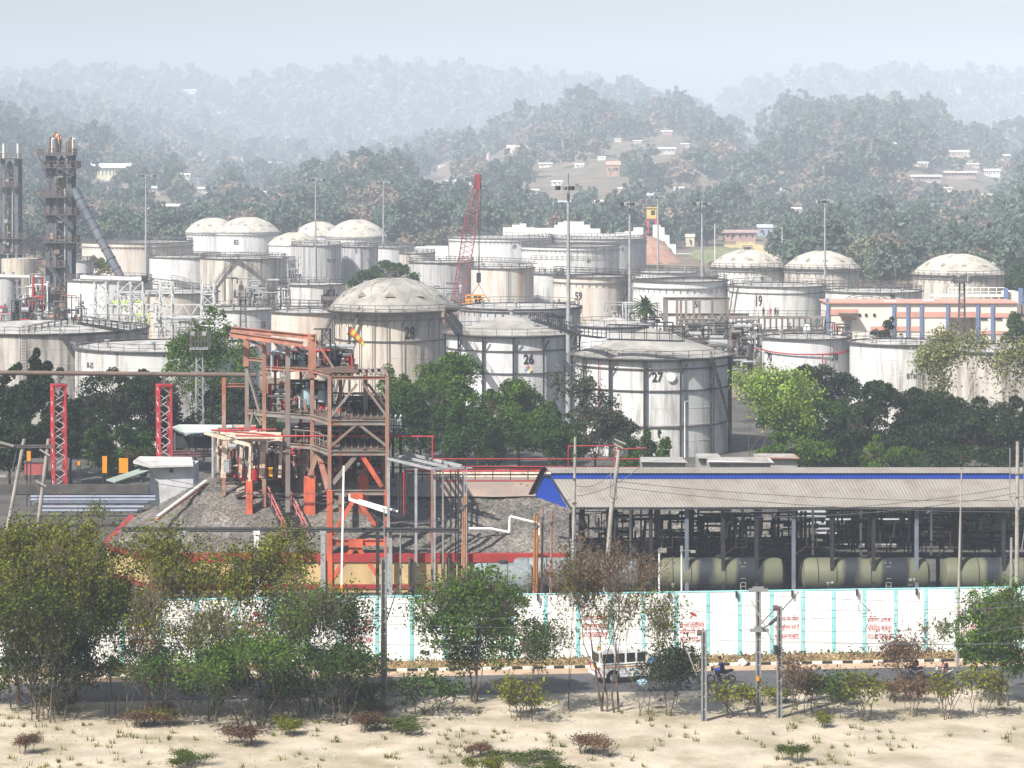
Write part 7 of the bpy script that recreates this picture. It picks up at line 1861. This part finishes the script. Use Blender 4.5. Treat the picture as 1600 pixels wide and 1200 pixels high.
# ================================================================ PEOPLE
SKIN = mat('brown skin', (.20, .105, .065), .6, .08, 3); HAIR = mat('black hair', (.012, .011, .012), .6, .2, 5)
def cloth(n, c): return mat(n, c, .85, .15, 4)
def skinned(name, J, E, m, parent, sub=1, root=0):
    "one continuous surface grown round joints J {name:(x,y,z,r)} joined by edges E"
    keys = list(J); ix = {k: i for i, k in enumerate(keys)}
    me = bpy.data.meshes.new(name); me.from_pydata([J[k][:3] for k in keys], [(ix[a], ix[b]) for a, b in E], [])
    o = bpy.data.objects.new(name, me); COL.objects.link(o)
    md = o.modifiers.new('skin', 'SKIN'); md.use_smooth_shade = True
    lay = me.skin_vertices[0] if me.skin_vertices else None
    if lay is None:
        bm = None
        import bmesh
        bm = bmesh.new(); bm.from_mesh(me); bm.verts.layers.skin.verify(); bm.to_mesh(me); bm.free(); lay = me.skin_vertices[0]
    for i, k in enumerate(keys): lay.data[i].radius = (J[k][3], J[k][3]); lay.data[i].use_root = (i == root)
    sb = o.modifiers.new('sub', 'SUBSURF'); sb.levels = sub; sb.render_levels = sub
    dg = bpy.context.evaluated_depsgraph_get(); m2 = bpy.data.meshes.new_from_object(o.evaluated_get(dg))
    bpy.data.objects.remove(o); m2.materials.clear(); m2.materials.append(m)
    m2.polygons.foreach_set('use_smooth', [True] * len(m2.polygons)); m2.name = name
    return link(name, m2, parent)
def person(label, loc, rz, sc, pose, shirt, trouser, head='hair', helmet=None, group=None, pack=None):
    t = thing('person', label, 'person', loc, rz, group)
    J = {}
    if pose == 'ride':     # seated facing +X, hip at the origin height .80
        J = dict(pel=(0, 0, .86, .14), wst=(.04, 0, 1.02, .125), chs=(.12, 0, 1.24, .15), nkb=(.17, 0, 1.40, .07), nek=(.20, 0, 1.47, .055), hd1=(.24, 0, 1.56, .085), hd2=(.24, 0, 1.66, .095), hd3=(.23, 0, 1.73, .06), nose=(.345, 0, 1.59, .018))
        for s, k in ((-1, 'R'), (1, 'L')):
            J.update({'sh' + k: (.14, .19 * s, 1.35, .06), 'el' + k: (.27, .27 * s, 1.12, .043), 'wr' + k: (.50, .30 * s, 1.08, .028), 'pa' + k: (.555, .31 * s, 1.07, .032),
                      'hp' + k: (.03, .11 * s, .84, .10), 'kn' + k: (.42, .17 * s, .72, .062), 'an' + k: (.20, .19 * s, .36, .042), 'to' + k: (.36, .20 * s, .30, .035)})
    else:                  # standing, hands on hips or at the side
        J = dict(pel=(0, 0, .95, .125), wst=(0, 0, 1.08, .11), chs=(0, 0, 1.30, .14), nkb=(0, 0, 1.46, .07), nek=(0, 0, 1.52, .05), hd1=(.01, 0, 1.60, .08), hd2=(0, 0, 1.68, .09), hd3=(-.01, 0, 1.75, .055), nose=(.10, 0, 1.62, .018))
        for s, k in ((-1, 'R'), (1, 'L')):
            el = (-.05, .36 * s, 1.18) if pose == 'hips' else (0, .25 * s, 1.14); wr = (.06, .19 * s, 1.02) if pose == 'hips' else (.05, .26 * s, .90)
            J.update({'sh' + k: (0, .19 * s, 1.42, .055), 'el' + k: (*el, .04), 'wr' + k: (*wr, .027), 'pa' + k: (wr[0] + .02, wr[1] - .01 * s, wr[2] - .07, .032),
                      'hp' + k: (0, .09 * s, .92, .09), 'kn' + k: (.02, .12 * s, .50, .06), 'an' + k: (0, .14 * s, .09, .04), 'to' + k: (.14, .15 * s, .04, .035)})
    E = [('pel', 'wst'), ('wst', 'chs'), ('chs', 'nkb'), ('nkb', 'nek'), ('nek', 'hd1'), ('hd1', 'hd2'), ('hd2', 'hd3'), ('hd1', 'nose')]
    for k in 'RL': E += [('nkb', 'sh' + k), ('sh' + k, 'el' + k), ('el' + k, 'wr' + k), ('wr' + k, 'pa' + k), ('pel', 'hp' + k), ('hp' + k, 'kn' + k), ('kn' + k, 'an' + k), ('an' + k, 'to' + k)]
    # five fingers each hand
    for s, k in ((-1, 'R'), (1, 'L')):
        p = Vector(J['pa' + k][:3]); w = Vector(J['wr' + k][:3]); d = (p - w).normalized(); side = Vector((0, 1, 0)) if pose == 'ride' else Vector((1, 0, 0))
        cu = Vector((0, 0, -1)) if pose == 'ride' else Vector((0, -s, 0))
        for i in range(4):
            b0 = p + side * (.03 - .02 * i) + d * .03; L = (.034, .04, .038, .03)[i]
            J['f%d%s' % (i, k)] = (*(b0 + d * L * .7 + cu * L * .3), .0095); J['g%d%s' % (i, k)] = (*(b0 + d * L * .9 + cu * L * 1.2), .008)
            E += [('pa' + k, 'f%d%s' % (i, k)), ('f%d%s' % (i, k), 'g%d%s' % (i, k))]
        J['t' + k] = (*(p + side * .045 + d * .01 + cu * .02), .011); E.append(('pa' + k, 't' + k))
    skinned('body', J, E, SKIN, t, 1)
    def sub(names, edges, dr, m, nm):
        JJ = {n: (*J[n][:3], J[n][3] + dr) for n in names}; skinned(nm, JJ, edges, m, t, 1)
    up = ['wst', 'chs', 'nkb', 'pel', 'shR', 'shL', 'elR', 'elL']; skinned('shirt', {**{n: (*J[n][:3], J[n][3] + .02) for n in up}}, [('pel', 'wst'), ('wst', 'chs'), ('chs', 'nkb'), ('nkb', 'shR'), ('nkb', 'shL'), ('shR', 'elR'), ('shL', 'elL')], shirt, t, 1, 3)
    lo = ['pel', 'hpR', 'hpL', 'knR', 'knL', 'anR', 'anL']; sub(lo, [('pel', 'hpR'), ('pel', 'hpL'), ('hpR', 'knR'), ('hpL', 'knL'), ('knR', 'anR'), ('knL', 'anL')], .024, trouser, 'trousers')
    for k in 'RL':
        a, c = J['an' + k], J['to' + k]; b = MB(); b.tube((a[0] - .05, a[1], a[2] - .05), (c[0] + .04, c[1], c[2] - .01), .055, 8, .045); b.build('shoe', BLACK, t, smooth=True)
    h = Vector(J['hd2'][:3])
    if helmet:
        b = MB(); b.lathe([(.155, -.09), (.168, -.02), (.16, .06), (.11, .13), (.01, .165)], 20, h + Vector((-.01, 0, .0))); b.build('helmet', helmet, t, smooth=True)
        b = MB(); b.quad(h + Vector((.158, -.10, -.06)), h + Vector((.158, .10, -.06)), h + Vector((.165, .10, .03)), h + Vector((.165, -.10, .03))); b.build('visor', GLASS, t)
    else:
        b = MB(); b.lathe([(.105, -.02), (.115, .04), (.085, .10), (.01, .125)], 16, h + Vector((-.02, 0, 0))); b.build('hair', HAIR, t, smooth=True)
        for s in (-1, 1): b = MB(); b.tube(h + Vector((.085, .035 * s, -.045)), h + Vector((.098, .035 * s, -.045)), .012, 8); b.build('eye', HAIR, t)
    if pack:
        c = Vector(J['chs'][:3]) + Vector((-.24, 0, -.02)); b = MB(); b.lathe([(.05, -.24), (.14, -.2), (.16, 0), (.13, .18), (.04, .24)], 12, c); b.build('backpack', pack, t, smooth=True)
    t.scale = (sc,) * 3
    return t
# ================================================================ MOTORBIKES
def bike(label, px, Y, sc, body, accent, front=None, z=.014):
    t = thing('motorbike', label, 'motorbike', (X(px, Y), Y, z), math.pi + .09, 'motorbikes on the road')
    CH = mat('bike alloy', (.35, .35, .36), .35, .1, 3, metal=.6)
    for x, nm in ((.68, 'front'), (-.64, 'rear')):
        b = MB(); n = 28; R, r = .30, .05; v = []; f = []
        for i in range(n):
            a = 2 * math.pi * i / n
            for j in range(8): q = 2 * math.pi * j / 8; v.append((x + (R - r + r * math.cos(q)) * math.cos(a), r * math.sin(q), .30 + (R - r + r * math.cos(q)) * math.sin(a)))
        for i in range(n):
            for j in range(8): f.append((i * 8 + j, ((i + 1) % n) * 8 + j, ((i + 1) % n) * 8 + (j + 1) % 8, i * 8 + (j + 1) % 8))
        b.add(v, f); w = b.build('wheel', BLACK, t, smooth=True)
        b = MB()
        for i in range(6): a = math.pi * i / 3; b.beam((x, 0, .3), (x + .21 * math.cos(a), 0, .3 + .21 * math.sin(a)), .025)
        b.tube((x, -.05, .3), (x, .05, .3), .05, 10); b.tube((x, -.06, .3), (x, -.052, .3), .11, 14); b.build('rim', CH, w)
    b = MB()
    for s in (-.08, .08): b.tube((.68, s, .30), (.46, s, .98), .026, 8)
    b.build('fork', CH, t, smooth=True)
    b = MB(); b.tube((.46, -.36, 1.06), (.44, -.1, 1.0), .018, 6); b.tube((.44, -.1, 1.0), (.44, .1, 1.0), .018, 6); b.tube((.44, .1, 1.0), (.46, .36, 1.06), .018, 6)
    for s in (-1, 1): b.tube((.45, .2 * s, 1.03), (.50, .26 * s, 1.22), .008, 4); b.box((.5, .27 * s, 1.24), (.03, .1, .07))
    b.build('handlebar', BLACK, t)
    b = MB(); b.path([(.46, 0, .92), (.2, 0, .75), (-.1, 0, .72), (-.35, 0, .74), (-.7, 0, .80)], .035, 6); b.path([(.42, 0, .85), (.25, 0, .38), (-.1, 0, .3), (-.3, 0, .45), (-.1, 0, .7)], .03, 6); b.tube((-.3, -.07, .42), (-.64, -.07, .3), .025, 6); b.tube((-.3, .07, .42), (-.64, .07, .3), .025, 6); b.build('frame', BLACK, t)
    b = MB(); prof = [(.03, 0), (.12, .04), (.155, .2), (.15, .36), (.09, .48), (.02, .52)]
    n = 16; v = []; f = []
    for (rr, x) in prof:
        for i in range(n): a = 2 * math.pi * i / n; v.append((-.08 + x, rr * 1.0 * math.cos(a), .86 + .85 * rr * math.sin(a) + .06 * x))
    for k in range(len(prof) - 1):
        for i in range(n): j = (i + 1) % n; f.append((k * n + i, k * n + j, (k + 1) * n + j, (k + 1) * n + i))
    b.add(v, f); b.build('fuel_tank', body, t, smooth=True)
    b = MB(); b.box((.08, 0, .42), (.34, .26, .22)); b.tube((.16, 0, .45), (.26, 0, .70), .11, 12, .09)
    for k in range(5): b.tube((.17 + .02 * k, 0, .49 + .04 * k), (.175 + .02 * k, 0, .5 + .04 * k), .135, 12)
    b.build('engine', DARK2, t)
    b = MB(); b.add([(-.05, -.11, .84), (-.05, .11, .84), (-.72, .09, .95), (-.72, -.09, .95), (-.05, -.13, .78), (-.05, .13, .78), (-.70, .08, .86), (-.70, -.08, .86)], [(0, 3, 2, 1), (0, 4, 7, 3), (1, 2, 6, 5), (4, 5, 6, 7), (3, 7, 6, 2), (0, 1, 5, 4)]); b.build('seat', BLACK, t)
    b = MB(); b.add([(-.25, -.12, .76), (-.8, -.06, .9), (-.8, -.06, .84), (-.28, -.13, .62), (-.25, .12, .76), (-.8, .06, .9), (-.8, .06, .84), (-.28, .13, .62)], [(0, 1, 2, 3), (7, 6, 5, 4), (0, 4, 5, 1), (3, 2, 6, 7), (1, 5, 6, 2), (0, 3, 7, 4)]); b.build('tail_panel', accent, t)
    b = MB()
    for k in range(7):
        a0, a1 = R_(20 + 18 * k), R_(38 + 18 * k); b.quad((.68 + .34 * math.cos(a0), -.06, .3 + .34 * math.sin(a0)), (.68 + .34 * math.cos(a1), -.06, .3 + .34 * math.sin(a1)), (.68 + .34 * math.cos(a1), .06, .3 + .34 * math.sin(a1)), (.68 + .34 * math.cos(a0), .06, .3 + .34 * math.sin(a0)))
    b.build('mudguard', accent, t)
    b = MB(); b.beam((-.5, 0, .82), (-1.0, 0, .62), .1, .02); b.build('rear_mudguard', BLACK, t)
    b = MB(); b.box((.60, 0, .95), (.16, .2, .2)); b.add([(.56, -.1, 1.05), (.56, .1, 1.05), (.44, .08, 1.22), (.44, -.08, 1.22)], [(0, 1, 2, 3), (3, 2, 1, 0)]); b.build('cowl', front or accent, t)
    b = MB(); b.tube((.68, 0, .95), (.70, 0, .95), .075, 14); b.build('headlight', mat('lamp lens', (.7, .7, .7), .2), t)
    b = MB(); b.box((-.82, 0, .87), (.03, .12, .06)); b.build('tail_light', RED, t)
    b = MB(); b.tube((.18, -.15, .32), (-.35, -.16, .30), .03, 8); b.tube((-.35, -.16, .30), (-.85, -.18, .44), .055, 10); b.build('exhaust', CH, t, smooth=True)
    b = MB(); b.beam((.55, -.05, .1), (.3, -.1, .5), .02); b.beam((0.1, -.2, .30), (.1, .2, .30), .03); b.build('footrest', BLACK, t)
    t.scale = (sc,) * 3
    return t
def rider(px, Y, sc, **k):
    return person(loc=(X(px, Y), Y, .014), rz=math.pi + .09, sc=sc, pose='ride', **k)
Yb1 = GY(1068.5); s1 = 1.16
bike('black and blue motorbike ridden by the man in a dark blue shirt', 1127, Yb1, s1, mat('bike blue', (.03, .08, .45), .3, .05), BLACK)
rider(1130, Yb1, s1, label='bareheaded man in a dark blue shirt riding a motorbike to the left', shirt=cloth('dark navy shirt', (.02, .03, .10)), trouser=cloth('black trousers', (.015, .015, .02)))
Yb2 = GY(1061)
bike('black and red motorbike ridden by the person in a red shirt', 1427, Yb2, .98, BLACK, RED, RED)
rider(1430, Yb2, .98, label='helmeted person in a red shirt with a black backpack on a motorbike', shirt=cloth('crimson shirt', (.42, .04, .08)), trouser=cloth('grey blue jeans', (.10, .13, .18)), helmet=mat('dark helmet', (.03, .03, .035), .25), pack=BLACK)
Yb3 = GY(1062.5)
bike('white fronted scooter like motorbike at the right, half hidden by scrub', 1474, Yb3, .88, WHITE, WHITE, WHITE)
rider(1477, Yb3, .88, label='helmeted rider in a pinkish top on the white fronted motorbike at right', shirt=cloth('dusty pink top', (.42, .22, .22)), trouser=cloth('tan trousers', (.28, .18, .12)), helmet=mat('black helmet', (.02, .02, .025), .25), pack=cloth('dark bag', (.03, .04, .06)))
zd = Z(495, 470)
for px, lab, pose, sh, tr in ((1193, 'person in black with hands on hips, leftmost on the elevated platform', 'hips', (.02, .02, .03), (.02, .02, .03)), (1204, 'person in a crimson outfit on the elevated platform', 'hips', (.55, .05, .12), (.45, .05, .10)), (1211.5, 'person in black standing beside the one in crimson', 'side', (.02, .03, .03), (.02, .02, .02)), (1215.5, 'person in grey, rightmost on the elevated platform', 'side', (.35, .38, .40), (.10, .12, .14))):
    person(lab, (X(px, 471), 471, zd), -math.pi / 2 + .3, .92, pose, cloth('shirt %d' % px, sh), cloth('legs %d' % px, tr))

# ================================================================ JEEP
WP = mat('white vehicle paint', (.75, .75, .74), .3, .03, .8, st=(.62, .60, .56), sta=.66)
def jeep():
    Y = GY(1062); t = thing('passenger_jeep', 'white passenger jeep with a thin orange stripe, behind the twiggy trees', 'jeep', (X(985, Y), Y, .014), .30)
    # local: x forward, built for length 4.3, width 1.75, height 2.0
    def ext(prof, w, m, name, inset=0, y0=None):
        n = len(prof); b = MB(); v = [(x, -w / 2, z) for x, z in prof] + [(x, w / 2, z) for x, z in prof]
        b.add(v, [tuple(range(n)), tuple(range(n, 2 * n))[::-1]] + [(i, n + i, n + (i + 1) % n, (i + 1) % n) for i in range(n)]); return b.build(name, m, t)
    def arch(cx, r=.44):
        return [(cx + r * math.cos(a), .36 + r * math.sin(a)) for a in [math.pi - math.pi * k / 8 for k in range(9)]]
    low = [(-2.1, .40), (-1.85, .36)] + arch(-1.35) + arch(1.25) + [(1.8, .36), (2.1, .40), (2.15, .62), (2.12, .95), (1.15, 1.12), (-2.14, 1.12), (-2.16, .62)]
    ext(low, 1.72, WP, 'body')
    ext([(-2.14, 1.12), (1.15, 1.12), (.62, 1.80), (.45, 1.86), (-2.0, 1.88), (-2.12, 1.80)], 1.62, WP, 'cabin')
    b = MB(); b.box((-.75, 0, 1.93), (2.5, 1.4, .09)); b.build('roof_rack', WP, t)
    for s in (-1, 1):
        for a, c in ((-1.95, -1.30), (-1.15, -.65), (-.52, -.02), (.12, .62)):
            top = 1.74; b = MB(); e = .02 * s; y = .812 * s
            b.box(((a + c) / 2, y, 1.45), (c - a, .02, .52)); b.build('side_window', GLASS, t)
        b = MB(); b.box((-.2, .865 * s, .95), (3.6, .02, .045)); b.build('orange_stripe', OR, t)
        b = MB(); b.box((-.2, .866 * s, 1.10), (3.7, .03, .03)); b.build('trim', DARK2, t)
        for x in (-.6, .1): b = MB(); b.box((x, .863 * s, .8), (.015, .012, .6)); b.build('door_gap', DARK, t)
        b = MB(); b.box((.78, 1.0 * s, 1.25), (.1, .2, .16)); b.build('mirror', BLACK, t)
        b = MB(); b.box((-2.17, .72 * s, .82), (.04, .14, .3)); b.build('tail_light', RED, t)
        b = MB(); b.tube((2.13, .6 * s, .82), (2.17, .6 * s, .82), .11, 14); b.build('headlight', mat('lamp lens', (.7, .7, .7), .2), t)
    b = MB(); b.quad((1.13, -.74, 1.15), (1.13, .74, 1.15), (.66, .70, 1.77), (.66, -.70, 1.77)); b.build('windscreen', GLASS, t)
    b = MB(); b.box((-2.13, 0, 1.45), (.03, 1.2, .5)); b.build('rear_window', GLASS, t)
    b = MB(); b.box((-2.18, .1, .86), (.03, .5, .16)); b.build('number_plate', OR, t)
    b = MB(); b.box((-2.2, 0, .5), (.16, 1.7, .16)); b.box((2.2, 0, .5), (.16, 1.7, .18)); b.build('bumper', WP, t)
    b = MB(); b.box((-2.19, 0, .62), (.03, 1.3, .05)); b.build('red_strip', RED, t)
    b = MB(); b.box((-2.05, -.3, 1.99), (.2, .35, .1)); b.build('roof_sign', YELO, t)
    for x in (-1.35, 1.25):
        for s in (-1, 1):
            b = MB(); b.tube((x, s * .66, .36), (x, s * .88, .36), .36, 26); w = b.build('tyre', BLACK, t)
            b = MB(); b.tube((x, s * .87, .36), (x, s * .895, .36), .21, 18); b.build('rim', GREY, w)
            b = MB(); b.tube((x, s * .5, .36), (x, s * .66, .36), .42, 18); b.build('wheel_well', BLACK, t)
    b = MB(); b.box((0, 0, .42), (3.8, 1.3, .16)); b.build('chassis', BLACK, t)
    t.scale = (1.3,) * 3
jeep()
# bluish rubbish and a bundle seen in the bush
for px, py, c, lab in ((1022, 1033, (.10, .25, .6), 'crumpled blue plastic sheet in the dark bush beside the jeep'), (1004, 1066, (.35, .5, .65), 'pale blue plastic bag under the jeep at the roadside'), (1160, 1036, (.75, .75, .75), 'white rounded stone at the foot of the compound wall'), (342, 1061, (.5, .55, .7), 'pale plastic bag in the scrub at the left')):
    Y = {1036: 197.5}.get(py, 181); rng = random.Random(px); c3 = P(px, py, Y); b = MB(); n = 10; v = []; f = []
    if py != 1036: c3.z = max(.3, c3.z)
    for k in range(6):
        for i in range(n): a = 2 * math.pi * i / n; r = .42 * math.sin(math.pi * (k + .3) / 5.6) * rng.uniform(.7, 1.2); v.append((c3.x + r * math.cos(a), c3.y + r * math.sin(a), c3.z - .3 + .13 * k))
    for k in range(5):
        for i in range(n): j = (i + 1) % n; f.append((k * n + i, k * n + j, (k + 1) * n + j, (k + 1) * n + i))
    b.add(v, f); o = b.build('white_stone' if py == 1036 else 'plastic_bag', mat('litter %d' % px, c, .5, .15, 2), origin=c3); put(o, lab, 'stone' if py == 1036 else 'plastic bag')

# ================================================================ SKY HAZE
b = MB(); b.box((0, 3620, 169), (4060, 7280, 340))
hz_m = bpy.data.materials.new('haze air'); hz_m.use_nodes = True; N = hz_m.node_tree.nodes; N.remove(N['Principled BSDF'])
pv = N.new('ShaderNodeVolumePrincipled'); pv.inputs['Color'].default_value = (.74, .84, 1.0, 1); pv.inputs['Density'].default_value = HAZE_D; pv.inputs['Anisotropy'].default_value = -0.3
hz_m.node_tree.links.new(pv.outputs[0], N['Material Output'].inputs['Volume'])
put(b.build('haze', hz_m), 'pale blue haze over the whole valley', 'haze', kind='stuff')
